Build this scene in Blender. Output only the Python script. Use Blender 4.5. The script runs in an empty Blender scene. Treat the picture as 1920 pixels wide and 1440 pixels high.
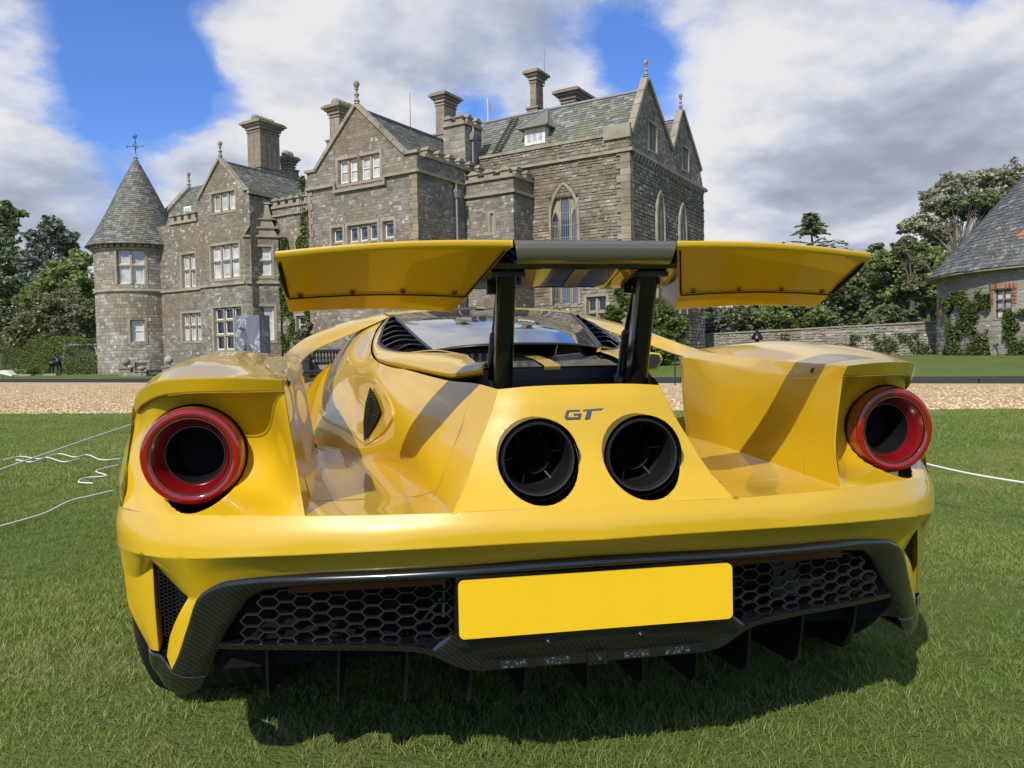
import bpy, bmesh, math, random
import numpy as np
from mathutils import Vector, Matrix
R_ = math.radians
rnd = random.Random(7)
sc = bpy.context.scene
COL = sc.collection

# ------------------------------------------------------------------ camera
CX, CD, CH = -.39256, 1.42316, .90
YAW, PIT, ROL, FL = R_(9.1414), R_(2.1815), R_(1.1204), 1441.27   # FL: focal length for a 1920 px wide frame
cF = np.array([math.sin(YAW)*math.cos(PIT), math.cos(YAW)*math.cos(PIT), -math.sin(PIT)])
_r = np.array([math.cos(YAW), -math.sin(YAW), 0.0]); _u = np.cross(_r, cF)
cR = _r*math.cos(ROL) - _u*math.sin(ROL); cU = _u*math.cos(ROL) + _r*math.sin(ROL)
cO = np.array([CX, -CD, CH])
cam = bpy.data.cameras.new('camera'); cam_o = bpy.data.objects.new('camera', cam); COL.objects.link(cam_o)
cam.sensor_width = 36; cam.lens = 36*FL/1920; cam.clip_start = .05; cam.clip_end = 2000
m = Matrix.Identity(4)
for i in range(3):
    m[i][0] = cR[i]; m[i][1] = cU[i]; m[i][2] = -cF[i]; m[i][3] = cO[i]
cam_o.matrix_world = m
sc.camera = cam_o

# ------------------------------------------------------------------ light
SUN_EL, SUN_AZ = R_(43), R_(36)          # azimuth: from -Y towards -X
S = Vector((-math.sin(SUN_AZ)*math.cos(SUN_EL), -math.cos(SUN_AZ)*math.cos(SUN_EL), math.sin(SUN_EL)))
sun = bpy.data.lights.new('sun', 'SUN'); sun.energy = 4.6; sun.angle = R_(.55); sun.color = (1, .93, .82)
sun_o = bpy.data.objects.new('sun', sun); COL.objects.link(sun_o)
sun_o.rotation_euler = S.to_track_quat('Z', 'Y').to_euler()
sc.view_settings.view_transform = 'Standard'; sc.view_settings.look = 'None'
sc.view_settings.exposure = 0; sc.view_settings.gamma = 1; sc.view_settings.use_curve_mapping = False
sc.cycles.max_bounces = 8; sc.cycles.transparent_max_bounces = 8
sc.cycles.caustics_reflective = False; sc.cycles.caustics_refractive = False

class NT:
    """tiny node helper"""
    def __init__(s, tree): s.t = tree; s.t.nodes.clear()
    def n(s, kind, **kw):
        nd = s.t.nodes.new(kind)
        for k, v in kw.items():
            if k.startswith('i_'):
                key = k[2:]
                key = int(key) if key.isdigit() else key.replace('_', ' ')
                sock = nd.inputs[key]
                if isinstance(v, bpy.types.NodeSocket): s.t.links.new(v, sock)
                else: sock.default_value = v
            else: setattr(nd, k, v)
        return nd
    def link(s, a, b): s.t.links.new(a, b)
    def math(s, op, a, b=None, clamp=False):
        nd = s.t.nodes.new('ShaderNodeMath'); nd.operation = op; nd.use_clamp = clamp
        for i, v in enumerate((a, b)):
            if v is None: continue
            if isinstance(v, bpy.types.NodeSocket): s.t.links.new(v, nd.inputs[i])
            else: nd.inputs[i].default_value = v
        return nd.outputs[0]
    def ramp(s, fac, stops, interp='LINEAR'):
        nd = s.t.nodes.new('ShaderNodeValToRGB'); cr = nd.color_ramp; cr.interpolation = interp
        while len(cr.elements) < len(stops): cr.elements.new(.5)
        for e, (p, c) in zip(cr.elements, stops):
            e.position = p; e.color = (*c, 1) if len(c) == 3 else c
        s.t.links.new(fac, nd.inputs[0]); return nd.outputs[0]
    def mix(s, fac, a, b, mode='MIX'):
        nd = s.t.nodes.new('ShaderNodeMix'); nd.data_type = 'RGBA'; nd.blend_type = mode
        for sock, v in ((nd.inputs[0], fac), (nd.inputs[6], a), (nd.inputs[7], b)):
            if isinstance(v, bpy.types.NodeSocket): s.t.links.new(v, sock)
            else: sock.default_value = (*v, 1) if isinstance(v, tuple) and len(v) == 3 else v
        return nd.outputs[2]

# ------------------------------------------------------------------ sky
world = bpy.data.worlds.new('World'); sc.world = world; world.use_nodes = True
w = NT(world.node_tree)
sky = w.n('ShaderNodeTexSky', sky_type='NISHITA', sun_disc=False, sun_elevation=SUN_EL,
          sun_rotation=math.atan2(S.x, S.y), air_density=1.0, dust_density=.6, ozone_density=2.5)
tc = w.n('ShaderNodeTexCoord')
sep = w.n('ShaderNodeSeparateXYZ', i_0=tc.outputs['Generated'])
zc = w.math('ADD', w.math('MAXIMUM', sep.outputs[2], 0.0), .27)
px = w.math('DIVIDE', sep.outputs[0], zc); py = w.math('DIVIDE', sep.outputs[1], zc)
P = w.n('ShaderNodeCombineXYZ', i_0=px, i_1=py, i_2=0.0).outputs[0]
Poff = w.n('ShaderNodeVectorMath', operation='ADD', i_0=P, i_1=(-.09, -.11, 0)).outputs[0]
def cloud(vec):
    a = w.n('ShaderNodeTexNoise', noise_dimensions='3D', i_Vector=vec, i_Scale=1.35, i_Detail=12.0, i_Roughness=.56, i_Distortion=.0).outputs[0]
    return a
c1 = cloud(P); c2 = cloud(Poff)
def dirv(x, y):
    d = cF + cR*(x-960)/FL + cU*(720-y)/FL; d /= np.linalg.norm(d); return tuple(d)
def blob(x, y, size, amp):
    dt = w.n('ShaderNodeVectorMath', operation='DOT_PRODUCT', i_0=w.n('ShaderNodeVectorMath', operation='NORMALIZE', i_0=tc.outputs['Generated']).outputs[0], i_1=dirv(x, y)).outputs['Value']
    ang = w.math('ARCCOSINE', w.math('MINIMUM', dt, .99999))
    q = w.math('DIVIDE', ang, size)
    return w.math('MULTIPLY', w.math('EXPONENT', w.math('MULTIPLY', w.math('MULTIPLY', q, q), -1.0)), amp)
cov = None
for b_ in ((190, 230, .11, -.17), (250, 20, .10, -.10), (330, 120, .05, -.08), (1210, 130, .055, -.15), (1290, 220, .045, -.12), (1150, 60, .04, -.05), (900, 215, .035, -.12), (640, -10, .04, -.10), (1800, -20, .05, -.10), (1560, 520, .2, .04), (560, 320, .05, -.06),
           (560, 110, .14, .16), (60, 90, .07, .10), (60, 420, .14, .12), (1650, 250, .24, .16), (1480, 60, .12, .12), (1000, 60, .10, .12), (420, 330, .07, .10), (700, 300, .2, .10), (1400, 480, .2, .10), (60, 250, .07, .06), (1800, 150, .15, .12)):
    t = blob(*b_); cov = t if cov is None else w.math('ADD', cov, t)
dens = w.math('ADD', c1, cov)
mask = w.ramp(dens, [(.455, (0, 0, 0)), (.50, (.25,)*3), (.545, (.78,)*3), (.61, (1, 1, 1))])
edge = w.math('SUBTRACT', c1, c2)
puff = w.math('MULTIPLY', w.math('SUBTRACT', w.n('ShaderNodeTexNoise', i_Vector=P, i_Scale=2.4, i_Detail=7.0, i_Roughness=.52, i_Distortion=.0).outputs[0], .5), 1.7)
lit = w.math('ADD', w.math('ADD', puff, w.math('MULTIPLY', edge, 3.4)), w.math('SUBTRACT', .86, w.math('MULTIPLY', w.math('SUBTRACT', dens, .50), 1.15)))
shade = None
for b_ in ((1440, 200, .10, .22), (1620, 120, .08, .20), (1380, 440, .10, .18), (620, 130, .10, .20), (900, 90, .07, .10), (60, 160, .08, .10), (1880, 60, .06, .15), (640, 330, .08, .10),
           (1660, 330, .09, -.30), (1240, 30, .09, -.12), (1850, 230, .08, -.22), (1480, 350, .06, -.24), (780, 190, .07, -.12), (40, 420, .10, -.14), (1760, 470, .08, .10)):
    q_ = blob(*b_); shade = q_ if shade is None else w.math('ADD', shade, q_)
lit = w.math('ADD', lit, shade)
ccol = w.ramp(lit, [(.10, (.42, .47, .57)), (.42, (.56, .62, .73)), (.66, (.76, .81, .90)), (.95, (1.02, 1.02, 1.02))])
skyc = w.mix(1.0, sky.outputs[0], (.085, .085, .085), 'MULTIPLY')
skyc = w.mix(1.0, skyc, (.95, 1.36, 2.15), 'MULTIPLY')
cl = w.mix(1.0, ccol, (.80, .80, .82), 'MULTIPLY')
fin = w.mix(mask, skyc, cl)
bg = w.n('ShaderNodeBackground', i_Color=fin, i_Strength=1.0)
out = w.n('ShaderNodeOutputWorld'); w.link(bg.outputs[0], out.inputs[0])

# ------------------------------------------------------------------ helpers
def tag(o, label=None, cat=None, group=None, kind=None):
    if label: o['label'] = label
    if cat: o['category'] = cat
    if group: o['group'] = group
    if kind: o['kind'] = kind
    return o
def empty(name, loc=(0, 0, 0), rz=0):
    o = bpy.data.objects.new(name, None); COL.objects.link(o); o.location = loc; o.rotation_euler = (0, 0, rz)
    o.empty_display_size = .1; return o
def link_mesh(name, me, mat, parent=None, loc=None):
    o = bpy.data.objects.new(name, me); COL.objects.link(o)
    if mat and not me.materials: me.materials.append(mat)
    if loc is not None: o.location = loc
    if parent is not None: adopt(o, parent)
    return o
INV = {}
def adopt(o, parent):
    """parent keeping the child's world coordinates (roots carry only a location)"""
    o.parent = parent
    off = Vector((0, 0, 0)); p = parent
    while p is not None: off = off + p.location; p = p.parent
    o.location = o.location - off
class MB:
    """collects vertices and faces, builds ONE mesh object"""
    def __init__(s): s.v = []; s.f = []; s.c = []
    def add(s, vs, fs, c=None):
        n = len(s.v); s.v += [tuple(v) for v in vs]; s.f += [tuple(i+n for i in f) for f in fs]
        s.c += [c if c is not None else 0.0]*len(fs); return s
    def box(s, lo, hi, T=None, c=None):
        x0, y0, z0 = lo; x1, y1, z1 = hi
        vs = [(x0, y0, z0), (x1, y0, z0), (x1, y1, z0), (x0, y1, z0), (x0, y0, z1), (x1, y0, z1), (x1, y1, z1), (x0, y1, z1)]
        if T: vs = [T(*v) for v in vs]
        return s.add(vs, [(0, 3, 2, 1), (4, 5, 6, 7), (0, 1, 5, 4), (1, 2, 6, 5), (2, 3, 7, 6), (3, 0, 4, 7)], c)
    def hexa(s, b, t, c=None):
        return s.add(list(b)+list(t), [(3, 2, 1, 0), (4, 5, 6, 7), (0, 1, 5, 4), (1, 2, 6, 5), (2, 3, 7, 6), (3, 0, 4, 7)], c)
    def tube(s, pts, r, n=8, c=None, cap=True):
        pts = [Vector(p) for p in pts]; rs = r if isinstance(r, (list, tuple)) else [r]*len(pts)
        vs = []; fs = []
        for i, p in enumerate(pts):
            d = (pts[min(i+1, len(pts)-1)]-pts[max(i-1, 0)]).normalized()
            a = d.orthogonal().normalized() if i == 0 else (a - d*a.dot(d)).normalized()
            b = d.cross(a)
            for k in range(n):
                t = 2*math.pi*k/n; vs.append(p+(a*math.cos(t)+b*math.sin(t))*rs[i])
            if i:
                for k in range(n): fs.append(((i-1)*n+k, (i-1)*n+(k+1) % n, i*n+(k+1) % n, i*n+k))
        if cap: fs.append(tuple(range(n))[::-1]); fs.append(tuple((len(pts)-1)*n+k for k in range(n)))
        return s.add(vs, fs, c)
    def lathe(s, prof, T, n=24, c=None):
        """prof: (radius, height) pairs; T(x,y,h)->world"""
        vs = []; fs = []
        for i, (r, h) in enumerate(prof):
            for k in range(n):
                t = 2*math.pi*k/n; vs.append(T(r*math.cos(t), r*math.sin(t), h))
            if i:
                for k in range(n): fs.append(((i-1)*n+k, (i-1)*n+(k+1) % n, i*n+(k+1) % n, i*n+k))
        return s.add(vs, fs, c)
    def prism(s, poly, T, h0, h1, c=None):
        """poly 2D (u,v); T(u,v,h)"""
        n = len(poly); vs = [T(u, v, h0) for u, v in poly]+[T(u, v, h1) for u, v in poly]
        fs = [tuple(range(n))[::-1], tuple(range(n, 2*n))]+[(i, (i+1) % n, n+(i+1) % n, n+i) for i in range(n)]
        return s.add(vs, fs, c)
    def mesh(s, name):
        me = bpy.data.meshes.new(name); me.from_pydata(s.v, [], s.f)
        if any(s.c):
            at = me.attributes.new('rnd', 'FLOAT', 'FACE'); at.data.foreach_set('value', s.c)
        me.update(); return me
    def build(s, name, mat, parent=None, smooth=None, flip=True):
        me = s.mesh(name)
        if flip and len(s.f) < 60000:
            bm = bmesh.new(); bm.from_mesh(me); bmesh.ops.recalc_face_normals(bm, faces=bm.faces); bm.to_mesh(me); bm.free()
        if smooth is not None:
            me.shade_smooth()
            if smooth < 179: me.set_sharp_from_angle(angle=R_(smooth))
        return link_mesh(name, me, mat, parent)
def ray(px_, ax, val):
    d = cF+cR*(px_[0]-960)/FL+cU*(720-px_[1])/FL
    return Vector(cO+d*(val-cO[ax])/d[ax])
def at_depth(x, y, D):
    """world point seen at photo pixel x,y at depth D metres"""
    return Vector(cO+(cF+cR*(x-960)/FL+cU*(720-y)/FL)*D)

# ------------------------------------------------------------------ materials
MAT = {}
def principled(name, col=(.5, .5, .5), rough=.5, metal=0.0, coat=0.0, spec=.5, coat_r=.03):
    mt = bpy.data.materials.new(name); mt.use_nodes = True; t = NT(mt.node_tree)
    b = t.n('ShaderNodeBsdfPrincipled'); o = t.n('ShaderNodeOutputMaterial'); t.link(b.outputs[0], o.inputs[0])
    b.inputs['Base Color'].default_value = (*col, 1); b.inputs['Roughness'].default_value = rough
    b.inputs['Metallic'].default_value = metal; b.inputs['Coat Weight'].default_value = coat
    b.inputs['Coat Roughness'].default_value = coat_r; b.inputs['Specular IOR Level'].default_value = spec
    MAT[name] = mt; return mt, t, b
def noise(t, scale, detail=4, rough=.6, coord='Object', vec=None):
    tcn = t.n('ShaderNodeTexCoord') if vec is None else None
    return t.n('ShaderNodeTexNoise', i_Vector=(tcn.outputs[coord] if tcn else vec), i_Scale=scale, i_Detail=float(detail), i_Roughness=rough).outputs[0]
def bump(t, b, h, strength=.3, dist=.01):
    bn = t.n('ShaderNodeBump', i_Height=h, i_Strength=strength, i_Distance=dist); t.link(bn.outputs[0], b.inputs['Normal'])
def rndval(t):
    """per-piece random number: face attribute on joined pieces, object random on single ones"""
    a = t.n('ShaderNodeAttribute', attribute_name='rnd').outputs['Fac']
    o = t.n('ShaderNodeObjectInfo').outputs['Random']
    return t.math('FRACT', t.math('ADD', a, o))
def geo_pos(t): return t.n('ShaderNodeNewGeometry').outputs['Position']

# car
mt, t, b = principled('car_paint', (.575, .358, .005), .38, 0, .85, .5, .015)
pos = geo_pos(t)
fl = t.n('ShaderNodeTexNoise', i_Vector=pos, i_Scale=2200.0, i_Detail=1.0).outputs[0]
t.link(t.mix(t.math('MULTIPLY', fl, .18), (.575, .358, .005), (.63, .41, .015)), b.inputs['Base Color'])
dz = t.n('ShaderNodeTexNoise', i_Vector=pos, i_Scale=9.0, i_Detail=5.0, i_Roughness=.65).outputs[0]
t.link(t.ramp(dz, [(.4, (.008,)*3), (.75, (.028,)*3)]), b.inputs['Coat Roughness'])
bv = t.n('ShaderNodeBevel', samples=4, i_Radius=.006); t.link(bv.outputs[0], b.inputs['Normal']); t.link(bv.outputs[0], b.inputs['Coat Normal'])
principled('shut_paint', (.30, .17, .006), .5)
principled('flap_grey', (.13, .115, .085), .16, .25, 1.0)
principled('gloss_black', (.006, .006, .007), .12, 0, .6)
principled('satin_black', (.008, .008, .009), .34)
principled('matt_black', (.004, .004, .004), .8, spec=.2)
principled('rubber', (.012, .012, .012), .75, spec=.3)
principled('navy', (.006, .012, .055), .2, 0, .8)
principled('gasket', (.005, .005, .005), .45)
principled('chrome', (.5, .5, .52), .12, 1)
principled('dark_metal', (.09, .09, .095), .28, .9)
principled('tube_metal', (.038, .038, .040), .38, .5)
principled('badge_metal', (.16, .17, .19), .3, .9)
principled('strut_black', (.010, .009, .008), .2, 0, .25, .3)
mt, t, b = principled('lamp_red', (.22, .005, .003), .09, 0, 1, .5, .02)
mt, t, b = principled('lamp_red_deep', (.16, .004, .006), .22, 0, 1, .5, .02)
mt, t, b = principled('lamp_amber', (.28, .055, .004), .18, 0, 1, .5, .02)
mt, t, b = principled('reflector_red', (.075, .002, .002), .35, 0, .2)
mt, t, b = principled('carbon', (.012, .012, .013), .25, 0, .8, .4, .04)
g_ = t.n('ShaderNodeTexCoord').outputs['Object']
wv = t.n('ShaderNodeTexWave', wave_type='BANDS', bands_direction='DIAGONAL', i_Vector=g_, i_Scale=62.0).outputs[1]
ck = t.n('ShaderNodeTexChecker', i_Vector=g_, i_Scale=260.0).outputs[1]
t.link(t.ramp(t.math('ADD', t.math('MULTIPLY', wv, .7), t.math('MULTIPLY', ck, .3)), [(.35, (.0035,)*3), (.8, (.011, .0115, .011))]), b.inputs['Base Color'])
mt, t, b = principled('grille_black', (.014, .014, .015), .3, 0, .4)
mt, t, b = principled('window_glass', (.012, .016, .022), .03, .0, 1.0, .9, .0)
b.inputs['Specular IOR Level'].default_value = 1.0; b.inputs['IOR'].default_value = 2.2
mt, t, b = principled('plate_yellow', (.80, .50, .010), .35, 0, .3)
nz = noise(t, 22, 3); t.link(t.mix(t.math('MULTIPLY', nz, .5), (.82, .52, .012), (.74, .44, .010)), b.inputs['Base Color'])
mt, t, b = principled('led_clear', (.10, .11, .10), .12, .2, .8)
nz = t.n('ShaderNodeTexVoronoi', i_Vector=t.n('ShaderNodeTexCoord').outputs['Object'], i_Scale=160.0).outputs[0]
t.link(t.ramp(nz, [(.12, (.16, .17, .16)), (.40, (.02, .021, .02))]), b.inputs['Base Color']); bump(t, b, nz, .8, .003)

# stone of the house: grey-brown coursed stone with lichen
def stone_mat(name, stops, lichen=.5, dark=.35, wet=(.06, .055, .05)):
    mt, t, b = principled(name, (.3, .27, .22), .92, spec=.25)
    v = rndval(t); pos = geo_pos(t)
    base = t.ramp(v, stops)
    n1 = t.n('ShaderNodeTexNoise', i_Vector=pos, i_Scale=1.1, i_Detail=6.0, i_Roughness=.7).outputs[0]
    n2 = t.n('ShaderNodeTexNoise', i_Vector=pos, i_Scale=14.0, i_Detail=5.0, i_Roughness=.7).outputs[0]
    n4 = t.n('ShaderNodeTexNoise', i_Vector=pos, i_Scale=.28, i_Detail=4.0, i_Roughness=.6).outputs[0]
    c = t.mix(t.ramp(n1, [(.42, (0, 0, 0)), (.68, (dark*2,)*3)]), base, wet)
    c = t.mix(t.ramp(n4, [(.45, (0, 0, 0)), (.62, (.5,)*3)]), c, (.20, .15, .085))
    c = t.mix(t.ramp(n2, [(.35, (.0,)*3), (.8, (.55,)*3)]), c, (.11, .10, .085))
    n3 = t.n('ShaderNodeTexVoronoi', i_Vector=pos, i_Scale=2.3, i_Randomness=1.0).outputs[0]
    l = t.ramp(n3, [(.22, (1, 1, 1)), (.30, (0, 0, 0))])
    n5 = t.n('ShaderNodeTexNoise', i_Vector=pos, i_Scale=.9, i_Detail=2.0).outputs[0]
    lm = t.math('MULTIPLY', t.ramp(n5, [(.48, (0, 0, 0)), (.56, (1, 1, 1))]), l)
    n6 = t.n('ShaderNodeTexNoise', i_Vector=pos, i_Scale=9.0, i_Detail=3.0).outputs[0]
    lm = t.math('MULTIPLY', lm, t.ramp(n6, [(.42, (0, 0, 0)), (.5, (1, 1, 1))]))
    c = t.mix(t.math('MULTIPLY', lm, lichen), c, (.62, .60, .53))
    t.link(c, b.inputs['Base Color']); bump(t, b, n2, .7, .03); return mt
stone_mat('house_stone', [(0, (.165, .152, .128)), (.3, (.225, .207, .172)), (.55, (.27, .247, .202)), (.85, (.325, .298, .245)), (1, (.43, .405, .345))], .7, .26)
stone_mat('pale_stone', [(0, (.25, .23, .19)), (.3, (.345, .318, .26)), (.7, (.42, .39, .32)), (1, (.58, .55, .48))], .7, .22)
stone_mat('rubble_stone', [(0, (.18, .158, .115)), (.4, (.275, .242, .18)), (.8, (.345, .308, .23)), (1, (.46, .42, .34))], .7, .26)
stone_mat('mortar', [(0, (.24, .21, .165)), (1, (.27, .235, .18))], .2, .2)
stone_mat('pale_mortar', [(0, (.33, .30, .25)), (1, (.38, .35, .29))], .2, .15)
mt, t, b = principled('dressed_stone', (.30, .25, .18), .9, spec=.25)
pos = geo_pos(t)
n1 = t.n('ShaderNodeTexNoise', i_Vector=pos, i_Scale=1.3, i_Detail=6.0, i_Roughness=.7).outputs[0]
t.link(t.ramp(n1, [(.3, (.37, .32, .245)), (.55, (.27, .238, .18)), (.75, (.15, .134, .108))]), b.inputs['Base Color'])
bump(t, b, t.n('ShaderNodeTexNoise', i_Vector=pos, i_Scale=30.0, i_Detail=4.0).outputs[0], .4, .02)
mt, t, b = principled('chimney_stone', (.3, .25, .18), .9, spec=.25)
pos = geo_pos(t)
n1 = t.n('ShaderNodeTexNoise', i_Vector=pos, i_Scale=.9, i_Detail=6.0, i_Roughness=.65).outputs[0]
v = rndval(t)
t.link(t.mix(t.math('MULTIPLY', v, .4), t.ramp(n1, [(.3, (.40, .335, .24)), (.55, (.26, .215, .155)), (.75, (.12, .105, .08))]), (.14, .12, .09)), b.inputs['Base Color'])
bump(t, b, t.n('ShaderNodeTexNoise', i_Vector=pos, i_Scale=20.0, i_Detail=4.0).outputs[0], .5, .03)
def slate_mat(name, stops, moss=(.14, .15, .07), amt=.5, orange=0, white=.3):
    mt, t, b = principled(name, (.15, .15, .13), .65, spec=.4)
    v = rndval(t); pos = geo_pos(t)
    c = t.ramp(v, stops)
    n1 = t.n('ShaderNodeTexNoise', i_Vector=pos, i_Scale=.55, i_Detail=6.0, i_Roughness=.65).outputs[0]
    c = t.mix(t.ramp(n1, [(.45, (0, 0, 0)), (.65, (amt,)*3)]), c, moss)
    n2 = t.n('ShaderNodeTexNoise', i_Vector=pos, i_Scale=8.0, i_Detail=4.0, i_Roughness=.7).outputs[0]
    c = t.mix(t.ramp(n2, [(.60, (0, 0, 0)), (.66, (white,)*3)]), c, (.50, .50, .46))
    if orange:
        n3 = t.n('ShaderNodeTexNoise', i_Vector=pos, i_Scale=.9, i_Detail=5.0, i_Roughness=.7).outputs[0]
        c = t.mix(t.ramp(n3, [(.64, (0, 0, 0)), (.67, (1, 1, 1))]), c, (.42, .17, .03))
    t.link(c, b.inputs['Base Color']); bump(t, b, n2, .4, .02); return mt
slate_mat('slate', [(0, (.095, .097, .092)), (.4, (.145, .146, .135)), (.8, (.20, .20, .18)), (1, (.30, .30, .27))])
slate_mat('slate_green', [(0, (.105, .11, .092)), (.4, (.155, .16, .13)), (.8, (.205, .21, .175)), (1, (.30, .30, .26))], (.165, .16, .075), .55)
slate_mat('slate_cone', [(0, (.085, .085, .075)), (.4, (.135, .133, .115)), (.8, (.18, .178, .15)), (1, (.26, .25, .22))], (.14, .135, .075), .5)
slate_mat('slate_blue', [(0, (.070, .074, .074)), (.5, (.105, .110, .108)), (.9, (.145, .150, .145)), (1, (.24, .245, .235))], (.115, .12, .085), .4, 1, .9)
principled('lead', (.22, .235, .26), .5, .2)
principled('white_paint', (.72, .68, .60), .5)
principled('iron_black', (.012, .012, .014), .5)
principled('dark_wood', (.03, .028, .027), .7)
mt, t, b = principled('brick_red', (.42, .13, .06), .9, spec=.2)
t.link(t.ramp(rndval(t), [(0, (.20, .07, .045)), (.5, (.33, .12, .07)), (1, (.45, .23, .16))]), b.inputs['Base Color'])
mt, t, b = principled('pane_white', (.42, .44, .45), .08, 0, .5)
tcg = t.n('ShaderNodeTexCoord').outputs['Object']
n1 = t.n('ShaderNodeTexNoise', i_Vector=geo_pos(t), i_Scale=2.2, i_Detail=2.0).outputs[0]
t.link(t.ramp(n1, [(.35, (.36, .37, .36)), (.6, (.58, .57, .53))]), b.inputs['Base Color'])
_o = t.n('ShaderNodeObjectInfo').outputs['Random']; _l = b.inputs['Base Color'].links[0].from_socket; t.link(t.mix(t.ramp(_o, [(.35, (0, 0, 0)), (1, (.75,)*3)]), _l, (.20, .22, .24)), b.inputs['Base Color'])
mt, t, b = principled('pane_dark', (.02, .022, .025), .06, 0, .5)
mt, t, b = principled('pane_lead', (.085, .10, .115), .3, 0, .1)
mt, t, b = principled('marble', (.3, .34, .4), .35, 0, .2)
pos = geo_pos(t)
n1 = t.n('ShaderNodeTexNoise', i_Vector=pos, i_Scale=.75, i_Detail=8.0, i_Roughness=.6, i_Distortion=1.4).outputs[0]
c = t.ramp(n1, [(.3, (.075, .09, .115)), (.49, (.13, .15, .185)), (.512, (.42, .45, .48)), (.535, (.125, .145, .18)), (.8, (.10, .115, .145))])
t.link(c, b.inputs['Base Color'])

# plants
def leaf_mat(name, stops, trans=.25, rough=.55):
    mt = bpy.data.materials.new(name); mt.use_nodes = True; t = NT(mt.node_tree); MAT[name] = mt
    v = rndval(t); c = t.ramp(v, stops)
    b = t.n('ShaderNodeBsdfPrincipled', i_Base_Color=c, i_Roughness=rough); b.inputs['Specular IOR Level'].default_value = .35
    tr = t.n('ShaderNodeBsdfTranslucent', i_Color=t.mix(1.0, c, (1.2, 1.25, .7), 'MULTIPLY'))
    ms = t.n('ShaderNodeMixShader', i_0=trans); t.link(b.outputs[0], ms.inputs[1]); t.link(tr.outputs[0], ms.inputs[2])
    o = t.n('ShaderNodeOutputMaterial'); t.link(ms.outputs[0], o.inputs[0]); return mt
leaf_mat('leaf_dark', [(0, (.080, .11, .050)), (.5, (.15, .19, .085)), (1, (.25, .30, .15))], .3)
leaf_mat('leaf_grey', [(0, (.10, .12, .10)), (.5, (.17, .20, .16)), (1, (.27, .30, .25))], .2)
leaf_mat('leaf_mid', [(0, (.11, .15, .048)), (.5, (.19, .25, .08)), (1, (.30, .36, .15))], .35)
leaf_mat('leaf_olive', [(0, (.12, .125, .065)), (.5, (.19, .195, .105)), (1, (.28, .28, .16))], .25)
leaf_mat('leaf_bright', [(0, (.06, .10, .018)), (.5, (.11, .17, .03)), (1, (.18, .24, .05))], .35)
leaf_mat('leaf_pale', [(0, (.20, .20, .14)), (.5, (.34, .33, .25)), (1, (.52, .50, .40))], .35)
leaf_mat('leaf_hedge', [(0, (.055, .085, .014)), (.5, (.115, .165, .028)), (1, (.20, .25, .055))], .25)
leaf_mat('leaf_ivy', [(0, (.035, .060, .014)), (.5, (.08, .12, .026)), (1, (.17, .20, .05))], .25)
mt, t, b = principled('bark', (.10, .08, .06), .9)
t.link(t.ramp(noise(t, 6, 5), [(.3, (.05, .042, .033)), (.7, (.13, .115, .09))]), b.inputs['Base Color'])
principled('bark_pale', (.22, .20, .165), .9)
# grass
leaf_mat('grass_blade', [(0, (.135, .185, .036)), (.45, (.225, .295, .058)), (.85, (.33, .385, .10)), (1, (.52, .50, .26))], .35, .5)
_g = NT.__new__(NT); _g.t = MAT['grass_blade'].node_tree
_r0 = [n for n in _g.t.nodes if n.type == 'VALTORGB'][0]
_n1 = _g.n('ShaderNodeTexNoise', i_Vector=geo_pos(_g), i_Scale=1.7, i_Detail=5.0, i_Roughness=.6).outputs[0]
_n2 = _g.n('ShaderNodeTexNoise', i_Vector=geo_pos(_g), i_Scale=.5, i_Detail=3.0, i_Roughness=.6).outputs[0]
_c = _g.mix(_g.ramp(_n1, [(.50, (0, 0, 0)), (.68, (.75,)*3)]), _r0.outputs[0], (.33, .34, .13))
_c = _g.mix(_g.ramp(_n2, [(.42, (.55,)*3), (.55, (0, 0, 0))]), _c, (.15, .23, .05))
for n in list(_g.t.nodes):
    if n.type == 'BSDF_PRINCIPLED': _g.link(_c, n.inputs['Base Color'])
    if n.type == 'MIX' and n.blend_type == 'MULTIPLY': _g.link(_c, n.inputs[6])
mt, t, b = principled('lawn', (.05, .09, .02), .95, spec=.15)
pos = geo_pos(t)
n1 = t.n('ShaderNodeTexNoise', i_Vector=pos, i_Scale=.35, i_Detail=5.0, i_Roughness=.6).outputs[0]
n2 = t.n('ShaderNodeTexNoise', i_Vector=pos, i_Scale=45.0, i_Detail=4.0, i_Roughness=.7).outputs[0]
c = t.ramp(n1, [(.35, (.12, .17, .032)), (.65, (.17, .22, .052))])
c = t.mix(t.math('MULTIPLY', n2, .8), c, (.07, .10, .022))
t.link(c, b.inputs['Base Color']); bump(t, b, n2, 1.0, .03)
mt, t, b = principled('gravel', (.5, .36, .2), .95, spec=.2)
pos = geo_pos(t)
vo = t.n('ShaderNodeTexVoronoi', i_Vector=pos, i_Scale=26.0, i_Randomness=1.0)
vr = t.n('ShaderNodeSeparateColor', i_0=vo.outputs['Color']).outputs[0]
c = t.ramp(vr, [(0, (.26, .165, .06)), (.35, (.42, .295, .13)), (.7, (.55, .425, .22)), (1, (.70, .60, .42))])
n1 = t.n('ShaderNodeTexNoise', i_Vector=pos, i_Scale=.5, i_Detail=6.0, i_Roughness=.65).outputs[0]
c = t.mix(t.ramp(n1, [(.4, (0, 0, 0)), (.7, (.35,)*3)]), c, (.30, .20, .11))
t.link(c, b.inputs['Base Color']); bump(t, b, vo.outputs['Distance'], -1.0, .03)
mt, t, b = principled('pebble', (.5, .36, .2), .85)
t.link(t.ramp(rndval(t), [(0, (.26, .15, .06)), (.5, (.50, .34, .17)), (1, (.74, .64, .46))]), b.inputs['Base Color'])
mt, t, b = principled('kerb_board', (.02, .021, .025), .6)
principled('rope_white', (.62, .60, .55), .8)
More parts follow.
